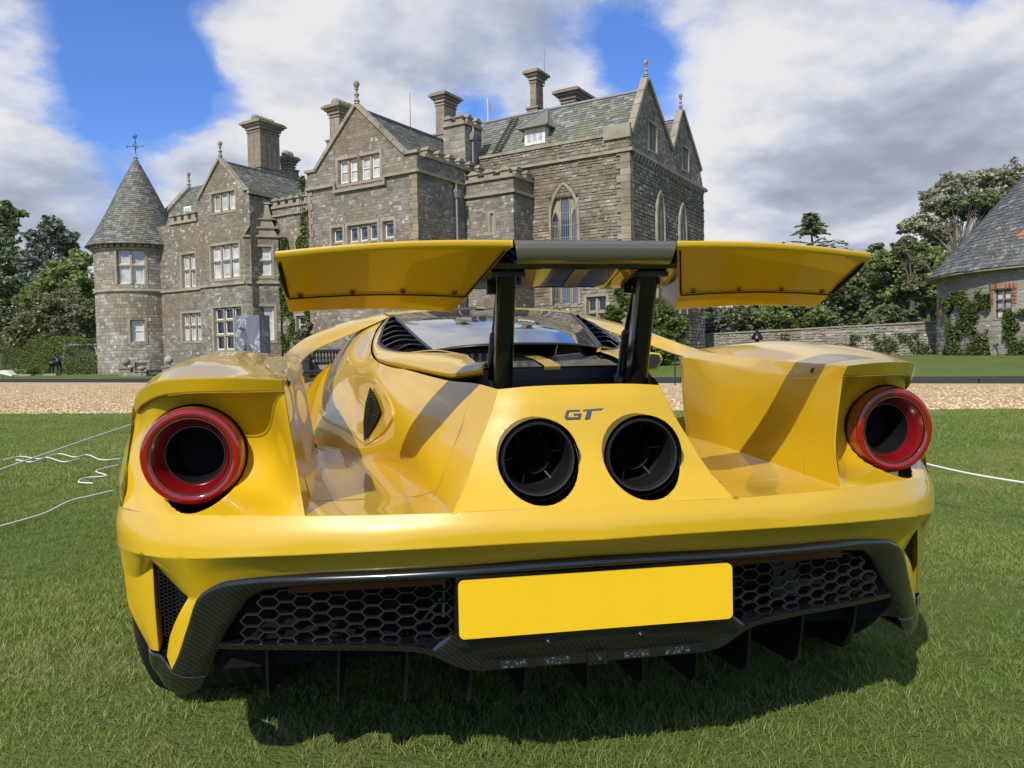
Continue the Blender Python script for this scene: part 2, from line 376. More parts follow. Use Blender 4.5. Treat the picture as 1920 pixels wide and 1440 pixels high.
principled('bronze_black', (.02, .022, .03), .35, .6)
principled('sign_white', (.7, .7, .7), .5)
# ------------------------------------------------------------------ ground
# line where lawn meets gravel, and the kerb line beyond it (two points each on the ground)
G0 = ray((0, 777), 2, 0.0); G1 = ray((1920, 767), 2, 0.0)
K0 = ray((0, 717), 2, 0.0); K1 = ray((1920, 719.5), 2, 0.0)
def on_line(A, B, t): return A+(B-A)*t
def strip_sheet(name, pts, z, mat):
    mb = MB(); mb.add([(p.x, p.y, z) for p in pts], [tuple(range(len(pts)))]); o = mb.build(name, MAT[mat], flip=False)
    return tag(o, kind='structure')
mb = MB(); mb.add([(-900, -900, -.02), (900, -900, -.02), (900, 900, -.02), (-900, 900, -.02)], [(0, 1, 2, 3)])
tag(mb.build('ground', MAT['lawn'], flip=False), 'distant ground beyond the garden', kind='structure')
a0, a1 = on_line(G0, G1, -3.0), on_line(G0, G1, 3.0)
strip_sheet('lawn', [Vector((-60, -30, 0)), Vector((60, -30, 0)), a1, a0], 0.0, 'lawn')
k0, k1 = on_line(K0, K1, -1.5), on_line(K0, K1, 2.5)
strip_sheet('gravel_drive', [a0, a1, k1, k0], .004, 'gravel')
# raised lawn beyond the kerb, rising gently to the right
kd = (k1-k0).normalized(); kn = Vector((-kd.y, kd.x, 0))
if kn.y < 0: kn = -kn
def lawn_z(p):
    d = max(0, (p-K0).dot(kn)); s = (p-K0).dot(kd)/(K1-K0).length
    rise = max(0, min(1, (s-.35)/.5)); return .135+.33*rise*(1-math.exp(-d/9))
mb = MB(); NU, NV = 90, 40; g = []
L = (k1-k0).length
for i in range(NU+1):
    for j in range(NV+1):
        p = k0+kd*(L*i/NU)+kn*(.06+160*(j/NV)**2.2); g.append((p.x, p.y, lawn_z(p)))
mb.add(g, [(i*(NV+1)+j, (i+1)*(NV+1)+j, (i+1)*(NV+1)+j+1, i*(NV+1)+j+1) for i in range(NU) for j in range(NV)])
tag(mb.build('raised_lawn', MAT['lawn'], smooth=180), kind='structure')
# kerb boards, one length each
kr = empty('kerb', (K0.x, K0.y, 0)); tag(kr, 'low black timber edging between gravel and raised lawn', 'kerb')
bl = 2.4; n = int(L/bl); bm_ = MB(); bm_.box((-bl/2+.01, 0, 0), (bl/2-.01, .055, .17)); me = bm_.mesh('board')
for i in range(n):
    p = k0+kd*(bl*(i+.5))
    if (p-Vector((0, 0, 0))).length > 90: continue
    o = bpy.data.objects.new('board', me); COL.objects.link(o)
    if not me.materials: me.materials.append(MAT['kerb_board'])
    o.location = (p.x, p.y, rnd.uniform(-.006, .006)); o.rotation_euler = (0, 0, math.atan2(kd.y, kd.x)+rnd.uniform(-.002, .002)); adopt(o, kr)

def scatter(name, pts, scales, rots, protos, mat, label, cat=None):
    """one stuff object: points + geometry nodes instancing hidden-library meshes"""
    me = bpy.data.meshes.new(name); me.from_pydata([tuple(p) for p in pts], [], [])
    for nm, typ, dat in (('scl', 'FLOAT', scales), ('rot', 'FLOAT', rots)):
        a = me.attributes.new(nm, typ, 'POINT'); a.data.foreach_set('value', dat)
    o = bpy.data.objects.new(name, me); COL.objects.link(o)
    ng = bpy.data.node_groups.new(name, 'GeometryNodeTree')
    ng.interface.new_socket('Geometry', in_out='INPUT', socket_type='NodeSocketGeometry')
    ng.interface.new_socket('Geometry', in_out='OUTPUT', socket_type='NodeSocketGeometry')
    N = ng.nodes; gi = N.new('NodeGroupInput'); go = N.new('NodeGroupOutput')
    coll = bpy.data.collections.new(name+'_kinds')
    for pm in protos:
        pm.materials.clear(); pm.materials.append(mat)
        po = bpy.data.objects.new(name+'_piece', pm); coll.objects.link(po)
    ci = N.new('GeometryNodeCollectionInfo'); ci.inputs['Collection'].default_value = coll
    ci.inputs['Separate Children'].default_value = True; ci.inputs['Reset Children'].default_value = True
    ip = N.new('GeometryNodeInstanceOnPoints'); ip.inputs['Pick Instance'].default_value = True
    rv = N.new('FunctionNodeRandomValue'); rv.data_type = 'INT'; rv.inputs[4].default_value = 0; rv.inputs[5].default_value = len(protos)-1
    na = N.new('GeometryNodeInputNamedAttribute'); na.data_type = 'FLOAT'; na.inputs[0].default_value = 'scl'
    nb = N.new('GeometryNodeInputNamedAttribute'); nb.data_type = 'FLOAT'; nb.inputs[0].default_value = 'rot'
    cx = N.new('ShaderNodeCombineXYZ')
    Lk = ng.links.new
    Lk(gi.outputs[0], ip.inputs['Points']); Lk(ci.outputs[0], ip.inputs['Instance']); Lk(rv.outputs[2], ip.inputs['Instance Index'])
    Lk(nb.outputs[0], cx.inputs[2]); Lk(cx.outputs[0], ip.inputs['Rotation']); Lk(na.outputs[0], ip.inputs['Scale'])
    Lk(ip.outputs[0], go.inputs[0])
    md = o.modifiers.new('scatter', 'NODES'); md.node_group = ng
    return tag(o, label, cat, kind='stuff')

def tuft(seed, n, rad, h0, h1, wdt):
    r = random.Random(seed); mb = MB()
    for i in range(n):
        a = r.uniform(0, 6.283); q = rad*math.sqrt(r.random()); x, y = q*math.cos(a), q*math.sin(a)
        h = r.uniform(h0, h1); la = r.uniform(0, 6.283); le = r.uniform(.3, 1.5)*h; wa = r.uniform(0, 3.14)
        wx, wy = math.cos(wa)*wdt*r.uniform(.7, 1.2), math.sin(wa)*wdt
        lx, ly = math.cos(la)*le, math.sin(la)*le
        mb.add([(x-wx, y-wy, 0), (x+wx, y+wy, 0), (x+lx*.4-wx*.8, y+ly*.4-wy*.8, h*.62), (x+lx*.4+wx*.8, y+ly*.4+wy*.8, h*.62), (x+lx, y+ly, h)],
               [(0, 1, 3, 2), (2, 3, 4)], r.random() if r.random() > .06 else .99)
    return mb.mesh('tuft')
def lawn_points(y0, y1, dens, seed):
    """points of the near lawn inside the (widened) view"""
    r = np.random.RandomState(seed); pts = []
    A = (y1-y0)*60; n = int(A*dens); X = r.uniform(-30, 30, n); Y = r.uniform(y0, y1, n)
    dx = X-cO[0]; dy = Y-cO[1]; dep = dx*cF[0]+dy*cF[1]; lat = dx*_r[0]+dy*_r[1]
    ok = (dep > .5) & (np.abs(lat) < dep*.80+1.6)
    gv = G1-G0; side = (X-G0.x)*gv.y-(Y-G0.y)*gv.x
    ok &= side > 0 if ((0-G0.x)*gv.y-(0-G0.y)*gv.x) > 0 else side < 0
    return X[ok], Y[ok], r
for (y0, y1, dn, rad, hh, wd, nb, sd, sz) in ((-.3, 4.6, 760, .045, (.010, .026), .0010, 30, 1, 1.0), (4.6, 15.5, 150, .11, (.016, .036), .0020, 36, 2, 1.0)):
    X, Y, r = lawn_points(y0, y1, dn, sd)
    # patchy growth: height follows a slow wave field
    hgt = .85+.25*np.sin(X*2.1+Y*1.3)*np.sin(Y*2.7-X*.7)+r.uniform(-.2, .25, len(X))
    scatter('grass', [(x, y, 0) for x, y in zip(X, Y)], hgt, r.uniform(0, 6.28, len(X)),
            [tuft(10*sd+k, nb, rad, hh[0], hh[1], wd) for k in range(5)], MAT['grass_blade'],
            'mown green grass around the yellow car' if sd == 1 else 'mown lawn between the car and the gravel', 'grass')
# loose pebbles on the drive
r = np.random.RandomState(5); n = 26000
s_ = r.uniform(-.15, 1.15, n); t_ = r.uniform(0, 1, n)**1.8
GA = np.array(G0)[None, :]*(1-s_[:, None])+np.array(G1)[None, :]*s_[:, None]; KA = np.array(K0)[None, :]*(1-s_[:, None])+np.array(K1)[None, :]*s_[:, None]
PP = GA+(KA-GA)*t_[:, None]*.8; PP[:, 2] = .006
def pebble(seed):
    bm = bmesh.new(); bmesh.ops.create_icosphere(bm, subdivisions=1, radius=.014); rr = random.Random(seed)
    for v in bm.verts: v.co *= rr.uniform(.75, 1.25); v.co.z *= .7
    me = bpy.data.meshes.new('pebble'); bm.to_mesh(me); bm.free(); return me
scatter('gravel', PP, r.uniform(.7, 2.0, n), r.uniform(0, 6.28, n), [pebble(k) for k in range(6)], MAT['pebble'], 'loose golden pebbles on the gravel drive', 'gravel')
# ------------------------------------------------------------------ the yellow car
CAR = empty('sports_car', (0, 1.8, 0))
tag(CAR, 'yellow mid-engined sports car with raised rear wing, seen from behind on the grass', 'car')
def cr_eval(P, n):
    """Catmull-Rom through the rows of P (k,3) -> n samples, uniform parameter"""
    P = np.asarray(P, float); k = len(P)
    E = np.vstack([2*P[0]-P[1], P, 2*P[-1]-P[-2]]); out = []
    for u in np.linspace(0, k-1, n):
        i = min(int(u), k-2); f = u-i; p0, p1, p2, p3 = E[i:i+4]
        out.append(.5*((2*p1)+(-p0+p2)*f+(2*p0-5*p1+4*p2-p3)*f*f+(-p0+3*p1-3*p2+p3)*f**3))
    return np.array(out)
def lin_eval(P, n):
    P = np.asarray(P, float); k = len(P); u = np.linspace(0, k-1, n)
    return np.stack([np.interp(u, range(k), P[:, j]) for j in range(3)], 1)
class Skin:
    """collects curved patches for one half of the car and mirrors them"""
    def __init__(s): s.mb = MB()
    def patch(s, G, nu=24, nv=24, cut=(), crop=None, lin_u=False, lin_v=False, mirror=True, flip=False):
        G = np.asarray(G, float)
        fu = lin_eval if lin_u else cr_eval; fv = lin_eval if lin_v else cr_eval
        A = np.stack([fv(row, nv) for row in G])          # rows x nv
        B = np.stack([fu(A[:, j], nu) for j in range(nv)], 1)   # nu x nv
        if crop: B = B[:crop]; nu = crop
        keep = np.ones((nu-1, nv-1), bool)
        for (cx, cz, r) in cut:                           # round openings, cut in the X-Z plane
            c = (B[:-1, :-1]+B[1:, :-1]+B[:-1, 1:]+B[1:, 1:])/4
            keep &= (c[..., 0]-cx)**2+(c[..., 2]-cz)**2 > r*r
        for (cx, cz, r) in cut:
            used = np.zeros((nu, nv), bool); gone = np.zeros((nu, nv), bool)
            for i in range(nu-1):
                for j in range(nv-1):
                    tgt = used if keep[i, j] else gone
                    tgt[i:i+2, j:j+2] = True
            for i, j in zip(*np.where(used & gone)):
                dx, dz = B[i, j, 0]-cx, B[i, j, 2]-cz; d = math.hypot(dx, dz)
                if d < r*1.6: B[i, j, 0] = cx+dx*r/d; B[i, j, 2] = cz+dz*r/d
        V = B.reshape(-1, 3); F = []
        for i in range(nu-1):
            for j in range(nv-1):
                if keep[i, j]: F.append((i*nv+j, i*nv+j+1, (i+1)*nv+j+1, (i+1)*nv+j))
        s.mb.add(V, F)
        if mirror: s.mb.add(V*np.array([-1, 1, 1]), [f[::-1] for f in F])
        return B
    def build(s, name, mat, parent=CAR, angle=38, merge=.0003, solid=0, shade=True):
        me = s.mb.mesh(name); bm = bmesh.new(); bm.from_mesh(me)
        bmesh.ops.remove_doubles(bm, verts=bm.verts, dist=merge)
        lone = [v for v in bm.verts if not v.link_faces]; bmesh.ops.delete(bm, geom=lone, context='VERTS')
        bmesh.ops.recalc_face_normals(bm, faces=bm.faces); bm.to_mesh(me); bm.free()
        if shade: me.shade_smooth(); me.set_sharp_from_angle(angle=R_(angle))
        o = link_mesh(name, me, MAT[mat], parent)
        if solid:
            md = o.modifiers.new('thick', 'SOLIDIFY'); md.thickness = solid; md.offset = 0
        return o
YC = 1.0
LAMP = (.797, .703); EXH = (.106, .694)
# --- rear clamshell: bumper, tail panel, lamp pods, channels, fenders
sk = Skin()
# tail panel (rows top to bottom, centre to side edge)
tp = [[(0, .118, .836), (.10, .119, .835), (.172, .128, .830)],
      [(0, .100, .805), (.11, .103, .804), (.183, .116, .800)],
      [(0, .088, .765), (.12, .090, .765), (.197, .106, .765)],
      [(0, .068, .716), (.13, .070, .716), (.221, .086, .716)],
      [(0, .030, .660), (.15, .034, .660), (.246, .052, .660)],
      [(0, -.014, .610), (.15, -.008, .610), (.280, .004, .607)]]
sk.patch(tp, 56, 56, cut=[(EXH[0], EXH[1], .081)])
# bumper (columns centre to corner, rows: top lip, bulge, crease, undercut, trim edge)
bp = [[(0, -.014, .610), (0, -.030, .575), (0, -.012, .545), (0, .023, .503)],
      [(.14, -.009, .610), (.14, -.025, .575), (.14, -.004, .545), (.14, .030, .500)],
      [(.28, .004, .607), (.28, -.012, .573), (.28, .009, .542), (.28, .040, .495)],
      [(.42, .038, .6035), (.42, .020, .568), (.42, .036, .536), (.42, .068, .488)],
      [(.555, .074, .601), (.555, .055, .566), (.555, .074, .528), (.555, .104, .481)],
      [(.68, .122, .5985), (.68, .098, .562), (.68, .117, .520), (.68, .146, .467)]]
for r_ in bp:      # flat band tilted up to a sharp crease, undercut below it
    t0, b0, c0, e0 = r_; c1_ = (c0[0], c0[1]-.022, c0[2]+.004); r_[2] = c1_
    r_[1] = (b0[0], (t0[1]+c1_[1])/2-.006, (t0[2]+c1_[2])/2+.001)
def strip_between(sk_, rowsA, nu, nv, **k): return sk_.patch(rowsA, nu, nv, **k)
# upper band (lip-bulge-crease) runs right round the corner to the wheel arch
ub = [[r[0], r[1], r[2]] for r in bp]+[
      [(.80, .178, .594), (.80, .158, .553), (.80, .151, .514)],
      [(.895, .255, .589), (.896, .236, .548), (.895, .226, .508)],
      [(.970, .350, .585), (.973, .335, .546), (.972, .336, .500)],
      [(1.010, .460, .590), (1.016, .450, .543), (1.012, .444, .490)],
      [(1.034, .560, .600), (1.040, .560, .545), (1.030, .560, .485)]]
def rows3(u): # add a rounding row between lip and bulge, bulge and crease
    return u
UB = sk.patch(ub, 101, 14); _cm = [tuple(UB[55, -1]), tuple(UB[65, -1]), tuple(UB[75, -1])]
# undercut to the carbon trim
lo = [[r[2], tuple((np.array(r[2])+np.array(r[3]))/2+np.array((0, .004, 0))), r[3]] for r in bp]
lo.append([(.80, .151, .514), (.789, .170, .468), (.776, .185, .424)]); sk.patch(lo, 61, 8, crop=51)
# corner below the crease: trim outline, side vent, arm and fin
C1_, C2_, C3_, C4_ = (.68, .095, .524), (.80, .151, .514), (.895, .226, .508), (.972, .336, .500)
T0_, T1_, T2_, T3_, T4_, T5_ = (.68, .146, .467), (.732, .164, .455), (.776, .185, .424), (.803, .202, .360), (.826, .215, .300), (.846, .228, .262)
V0, V1, V2 = (.893, .285, .478), (.806, .215, .418), (.868, .262, .296)
sk.patch([[C1_, (.68, .1245, .4955), T0_], [_cm[0], (.738, .146, .487), T1_], [C2_, (.789, .170, .468), T2_],], 20, 8)
sk.patch([[C2_, (.789, .170, .468), T2_], [_cm[1], (.828, .204, .466), V1], [C3_, (.893, .258, .492), V0]], 20, 8)
sk.patch([[C3_, (.893, .258, .492), V0], [_cm[2], (.928, .288, .472), (.93, .315, .44)], [C4_, (.972, .342, .47), (.970, .348, .44)]], 14, 8)
# arm between vent and trim
sk.patch([[T2_, V1], [T3_, (.829, .222, .380)], [T4_, (.850, .238, .335)], [T5_, (.862, .250, .288)]], 24, 8)
# arm returns into the vent
sk.patch([[V1, (.815, .29, .41)], [(.829, .222, .380), (.84, .30, .375)], [(.850, .238, .335), (.86, .31, .33)], [(.862, .250, .288), (.872, .32, .285)]], 20, 5)
sk.patch([[V1, (.815, .29, .41)], [(.83, .235, .442), (.84, .30, .430)], [V0, (.893, .34, .462)]], 16, 5)
# fin outside the vent
F0, F1, F2 = V0, (.890, .280, .385), (.884, .275, .290)
sk.patch([[F0, (.93, .315, .44), (.970, .348, .44)], [F1, (.925, .315, .37), (.968, .365, .36)], [F2, (.905, .300, .285), (.920, .330, .280)]], 20, 10)
sk.patch([[F0, (.893, .34, .462)], [F1, (.895, .34, .385)], [F2, (.89, .33, .295)]], 14, 4)
# fin outer side down from the crease to the wheel arch
sk.patch([[C4_, (1.012, .444, .490), (1.030, .560, .485)], [(.970, .348, .44), (1.002, .45, .41), (1.025, .57, .41)], [(.968, .365, .36), (.992, .46, .345), (1.005, .56, .345)], [(.920, .330, .280), (.945, .42, .28), (.96, .52, .28)]], 24, 20)
# lamp pod face (rows bottom to top, columns inner edge to outer corner)
pod = [[(.555, .074, .601), (.68, .122, .5985), (.80, .178, .594), (.895, .255, .589), (.970, .350, .585)],
       [(.563, .095, .635), (.655, .215, .635), (.79, .265, .635), (.90, .310, .63), (.973, .385, .63)],
       [(.574, .125, .690), (.650, .255, .70), (.79, .300, .70), (.90, .345, .70), (.968, .410, .695)],
       [(.586, .132, .770), (.66, .245, .77), (.79, .300, .77), (.895, .345, .765), (.950, .415, .755)],
       [(.593, .128, .838), (.68, .200, .838), (.80, .262, .835), (.885, .320, .825), (.938, .395, .800)]]
sk.patch(pod, 64, 84, cut=[(LAMP[0], LAMP[1], .1065)])
# lip over the lamp: underside, rear edge, then the fender top
lipU = [(.593, .126, .838), (.68, .160, .838), (.78, .205, .837), (.86, .268, .829), (.922, .350, .806), (.952, .41, .785)]
lipT = [(.592, .106, .862), (.68, .142, .866), (.78, .192, .866), (.86, .252, .860), (.922, .335, .838), (.962, .42, .800)]
mid_ = [(.593, .128, .8385), (.68, .200, .8385), (.80, .262, .8355), (.885, .320, .8255), (.938, .395, .8005)]
sk.patch([lipU, lipT], 5, 64, lin_u=True)
s_lu = cr_eval(lipU, 6); s_md = cr_eval(mid_, 6)
sk.patch([s_lu, s_md], 4, 64, lin_u=True)
# fender top dome
ft = [lipT,
      [(.610, .30, .866), (.68, .31, .884), (.78, .34, .893), (.865, .39, .886), (.935, .46, .855), (.980, .53, .79)],
      [(.640, .55, .873), (.70, .55, .899), (.785, .56, .913), (.87, .58, .906), (.95, .62, .862), (1.005, .64, .785)],
      [(.675, .90, .887), (.73, .88, .912), (.80, .87, .926), (.88, .87, .916), (.96, .88, .866), (1.015, .88, .785)],
      [(.715, 1.20, .905), (.76, 1.20, .913), (.82, 1.20, .908), (.89, 1.20, .892), (.955, 1.20, .848), (1.01, 1.20, .775)],
      [(.775, 1.42, .895), (.80, 1.46, .884), (.84, 1.50, .868), (.89, 1.53, .84), (.945, 1.54, .80), (.99, 1.55, .74)],
      [(.85, 1.60, .825), (.865, 1.62, .82), (.88, 1.64, .81), (.91, 1.68, .79), (.945, 1.75, .755), (.975, 1.82, .70)]]
sk.patch(ft, 70, 64)
# body side from the lip corner to the arch, and over the arch
sk.patch([[(.962, .42, .800), (.980, .53, .790), (1.005, .64, .785), (1.015, .88, .785), (1.01, 1.20, .775), (.99, 1.55, .74)],
          [(.974, .415, .70), (1.012, .52, .70), (1.038, .64, .70), (1.05, .88, .715), (1.04, 1.20, .70), (1.0, 1.5, .66)],
          [(.972, .36, .63), (1.016, .48, .63), (1.044, .60, .64), (1.055, .88, .700), (1.045, 1.08, .66), (1.0, 1.32, .55)]], 24, 40)
sk.patch([[(.938, .395, .8), (.950, .415, .755), (.968, .410, .695), (.973, .385, .63), (.970, .350, .585)],
          [(.952, .41, .785), (.965, .43, .755), (.978, .43, .695), (.982, .42, .63), (.984, .40, .587)]], 4, 20, lin_u=True)
sk.patch([[(.972, .36, .63), (1.016, .48, .63), (1.044, .60, .64)], [(.970, .350, .585), (1.010, .460, .590), (1.034, .560, .600)]], 6, 20)
# channel inner wall of the pod: round edge then the long flat wall
wt = [(.593, .127, .838), (.602, .30, .828), (.622, .53, .836), (.652, .96, .866), (.680, 1.28, .879)]
wb = [(.555, .074, .601), (.562, .25, .606), (.575, .48, .610), (.600, .82, .612), (.636, 1.12, .60)]
wm = [(.574, .125, .690), (.585, .28, .70), (.600, .50, .705), (.618, .88, .72), (.655, 1.20, .73)]
sk.patch([[wt[-1], (.705, 1.36, .884), (.76, 1.41, .886), (.90, 1.43, .86)], [wm[-1], (.685, 1.29, .73), (.75, 1.35, .73), (.90, 1.38, .72)], [wb[-1], (.665, 1.20, .595), (.74, 1.25, .59), (.90, 1.28, .58)]], 24, 16)
sk.patch([wt, wm, wb], 24, 60)
sk.patch([[(.593, .127, .838), (.574, .125, .690), (.555, .074, .601)], [(.593, .1275, .838), (.5745, .1255, .690), (.5555, .0745, .602)]], 2, 24)
# strip between wall top and fender top (upper inner shoulder)
st_ = [(.592, .106, .862), (.610, .30, .866), (.640, .55, .873), (.675, .90, .887), (.715, 1.20, .905)]
sk.patch([wt, st_], 6, 60)
# channel floor
fl_in = [(.28, .004, .607), (.300, .18, .604), (.345, .42, .602), (.400, .70, .600), (.470, .95, .596), (.56, 1.30, .58), (.68, 1.72, .555)]
fl_mid = [(.42, .038, .6035), (.44, .20, .598), (.465, .45, .598), (.505, .74, .598), (.545, 1.0, .592), (.61, 1.36, .575), (.72, 1.78, .55)]
fl_out = [(.555, .074, .601), (.562, .25, .606), (.575, .48, .610), (.600, .82, .612), (.640, 1.15, .60), (.69, 1.45, .58), (.77, 1.85, .55)]
sk.patch([fl_in, fl_mid, fl_out], 24, 50)
# fuselage side, tail panel edge forward
top_l = [(.172, .128, .830), (.206, .250, .839), (.256, .420, .842), (.343, .732, .864), (.42, .956, .884), (.45, 1.3, .925), (.44, 1.6, .995), (.405, 1.78, 1.055)]
m1 = [(.197, .106, .765), (.233, .240, .787), (.284, .405, .794), (.379, .734, .809), (.44, .972, .829), (.5, 1.3, .86), (.54, 1.62, .93), (.5, 1.85, 1.02)]
m2 = [(.221, .086, .716), (.253, .220, .729), (.300, .366, .732), (.372, .620, .744), (.428, .91, .737), (.505, 1.25, .76), (.59, 1.62, .82), (.62, 2.0, .9)]
m3 = [(.246, .052, .66), (.276, .180, .664), (.315, .310, .662), (.376, .59, .665), (.446, .885, .655), (.53, 1.25, .67), (.64, 1.62, .7), (.7, 2.0, .76)]
bt = [(.280, .004, .607), (.300, .18, .604), (.327, .32, .603), (.385, .62, .601), (.470, .93, .597), (.56, 1.30, .58), (.66, 1.62, .56), (.75, 2.0, .56)]
sk.patch([top_l, m1, m2, m3, bt], 40, 90)
BODY = sk.build('rear_bodywork', 'car_paint')

from mathutils.bvhtree import BVHTree
_bv = BVHTree.FromPolygons([v.co.copy() for v in BODY.data.vertices], [tuple(p.vertices) for p in BODY.data.polygons])
_off = Vector((0, 1.8, 0))
def on_body(x, y, lift=0.0):
    d = Vector(cF+cR*(x-960)/FL+cU*(720-y)/FL).normalized(); h = _bv.ray_cast(Vector(cO), d)
    if h[0] is None: return None
    n = h[1] if h[1].dot(d) < 0 else -h[1]
    return h[0]+n*lift

# flying buttresses: blade from roof to fender
low = [(.650, .86, .853), (.655, .96, .863), (.684, 1.25, .878), (.690, 1.45, .900), (.655, 1.62, .938), (.545, 1.745, .992), (.412, 1.755, 1.050), (.36, 1.80, 1.075)]
up = [(.678, .86, .879), (.692, .96, .891), (.728, 1.25, .908), (.742, 1.48, .935), (.705, 1.72, .985), (.600, 1.90, 1.040), (.430, 1.93, 1.085), (.36, 1.93, 1.10)]
outr = [(.69, .88, .874), (.705, 1.00, .883), (.748, 1.30, .890), (.768, 1.56, .905), (.735, 1.82, .955), (.63, 2.02, 1.012), (.47, 2.06, 1.055), (.38, 2.05, 1.07)]
for s_ in (1, -1):
    mb = MB(); L_, U_, O_ = (cr_eval([(s_*p[0], p[1], p[2]) for p in q], 40) for q in (low, up, outr))
    M_ = (L_+U_)/2+np.array([-s_*.004, -.006, .004])
    ring = [L_, M_, U_, (U_+O_)/2+np.array([s_*.004, 0, .006]), O_, (O_+L_)/2-np.array([0, 0, .012])]
    n = len(ring); vs = [tuple(ring[k][i]) for i in range(40) for k in range(n)]
    mb.add(vs, [(i*n+k, i*n+(k+1) % n, (i+1)*n+(k+1) % n, (i+1)*n+k) for i in range(39) for k in range(n)])
    mb.build('flying_buttress', MAT['car_paint'], CAR, smooth=40)

# rear hatch panel (engine cover surround) with a dark shut line under it
sk = Skin()
hA = [(.186, .263, .870), (.235, .403, .859), (.262, .490, .860), (.345, .724, .879), (.424, .951, .900), (.440, 1.25, .944), (.428, 1.48, .995), (.400, 1.66, 1.040), (.372, 1.735, 1.068)]
hB = [(.170, .275, .872), (.180, .400, .878), (.186, .520, .893), (.200, .680, .906), (.345, 1.016, .911), (.422, 1.25, .9465), (.404, 1.50, 1.014), (.385, 1.66, 1.050), (.369, 1.726, 1.0665)]
hM = [tuple((np.array(a)+np.array(b_))/2+np.array([0, 0, .012 if i < 5 else .001])) for i, (a, b_) in enumerate(zip(hA, hB))]
sk.patch([hA, hM, hB], 14, 80)
hA2 = [(a[0]*.985, a[1]+.004, a[2]-.014) for a in hA]
sk.patch([hA, hA2], 3, 80, lin_u=True)
sk.patch([[(.20, .680, .906), (.26, .86, .918), (.345, 1.016, .911)], [(.19, .680, .903), (.225, .80, .912), (.262, .892, .9145)]], 8, 16)
sk.build('engine_cover', 'car_paint', solid=.003)
mb = MB()
for s_ in (1, -1):
    mb.tube([(s_*(x-.012), y+.006, z-.015) for x, y, z in cr_eval(hA[:6], 60)[6:]], [.004+.005*min(1, i/8) for i in range(54)], 6)
mb.build('shut_line', MAT['matt_black'], CAR, smooth=60)

# cabin: rear glass, roof, greenhouse
sk = Skin()
gl = [[(0, .82, .933), (.13, .835, .930), (.20, .86, .924), (.258, .893, .9165)],
      [(0, 1.10, .995), (.14, 1.10, .990), (.22, 1.12, .981), (.297, 1.165, .968)],
      [(0, 1.42, 1.050), (.15, 1.42, 1.045), (.24, 1.43, 1.036), (.332, 1.44, 1.020)],
      [(0, 1.76, 1.090), (.17, 1.755, 1.087), (.28, 1.745, 1.079), (.366, 1.728, 1.067)]]
sk.patch(gl, 30, 30)
sk.build('rear_window', 'window_glass', angle=60)
sk = Skin()
sk.patch([[(0, .80, .930), (.13, .815, .927), (.20, .84, .921), (.262, .880, .912)], [(0, .82, .934), (.13, .835, .931), (.20, .86, .925), (.258, .893, .9175)]], 3, 20, lin_u=True)
sk.patch([[(.258, .893, .9185), (.297, 1.165, .970), (.332, 1.44, 1.022), (.366, 1.728, 1.069)], [(.268, .895, .918), (.307, 1.165, .968), (.342, 1.44, 1.020), (.376, 1.726, 1.0675)]], 3, 30, lin_u=True)
sk.build('window_seal', 'satin_black', solid=.006)
sk = Skin()
roof = [[(0, 1.76, 1.091), (.14, 1.757, 1.0885)], [(0, 1.90, 1.108), (.145, 1.90, 1.106)], [(0, 2.25, 1.118), (.15, 2.25, 1.115)], [(0, 2.75, 1.072), (.15, 2.75, 1.068)]]
sk.patch(roof, 24, 8); sk.build('roof_centre', 'satin_black')
sk = Skin()
sk.patch([[(.14, 1.757, 1.0887), (.28, 1.745, 1.0795), (.37, 1.728, 1.068)], [(.145, 1.90, 1.106), (.30, 1.90, 1.099), (.42, 1.92, 1.082)], [(.15, 2.25, 1.115), (.33, 2.25, 1.10), (.50, 2.25, 1.05)], [(.15, 2.75, 1.068), (.36, 2.72, 1.05), (.53, 2.65, 1.00)]], 24, 16)
sk.build('roof_side', 'car_paint')
mb = MB()
for x0, x1 in ((-.018, .018),):
    r0 = cr_eval([(x0, 1.757, 1.0935), (x0, 1.90, 1.1105), (x0, 2.25, 1.1205), (x0, 2.75, 1.0745)], 20); r1 = r0+np.array([x1-x0, 0, 0])
    mb.add([tuple(p) for p in r0]+[tuple(p) for p in r1], [(i, i+1, 21+i, 20+i) for i in range(19)])
mb.build('roof_stripe', MAT['car_paint'], CAR, flip=False)
sk = Skin()   # side glass, windscreen
sk.patch([[(.42, 1.92, 1.080), (.50, 2.25, 1.048), (.53, 2.65, .998), (.60, 3.2, .84)], [(.60, 2.0, .88), (.66, 2.3, .86), (.69, 2.7, .84), (.68, 3.2, .80)]], 8, 24)
sk.patch([[(0, 2.75, 1.070), (.15, 2.75, 1.066), (.36, 2.72, 1.048), (.53, 2.65, .998)], [(0, 3.15, .93), (.2, 3.14, .925), (.42, 3.08, .91), (.58, 3.0, .89)], [(0, 3.55, .80), (.25, 3.52, .80), (.5, 3.42, .80), (.66, 3.2, .80)]], 16, 20)
sk.build('side_window', 'window_glass')
sk = Skin()   # front body: doors, nose
sk.patch([[(.62, 2.0, .90), (.66, 2.3, .86), (.69, 2.7, .84), (.68, 3.2, .80), (.55, 3.6, .79), (0, 3.7, .78)],
          [(.74, 2.0, .76), (.80, 2.3, .73), (.84, 2.7, .71), (.86, 3.2, .76), (.75, 3.8, .74), (0, 4.1, .66)],
          [(.78, 2.0, .50), (.86, 2.3, .52), (.90, 2.7, .54), (.96, 3.2, .70), (.90, 4.0, .62), (0, 4.55, .45)],
          [(.86, 2.0, .16), (.90, 2.3, .15), (.93, 2.7, .15), (.98, 3.1, .30), (.90, 4.1, .20), (0, 4.6, .15)]], 30, 50)
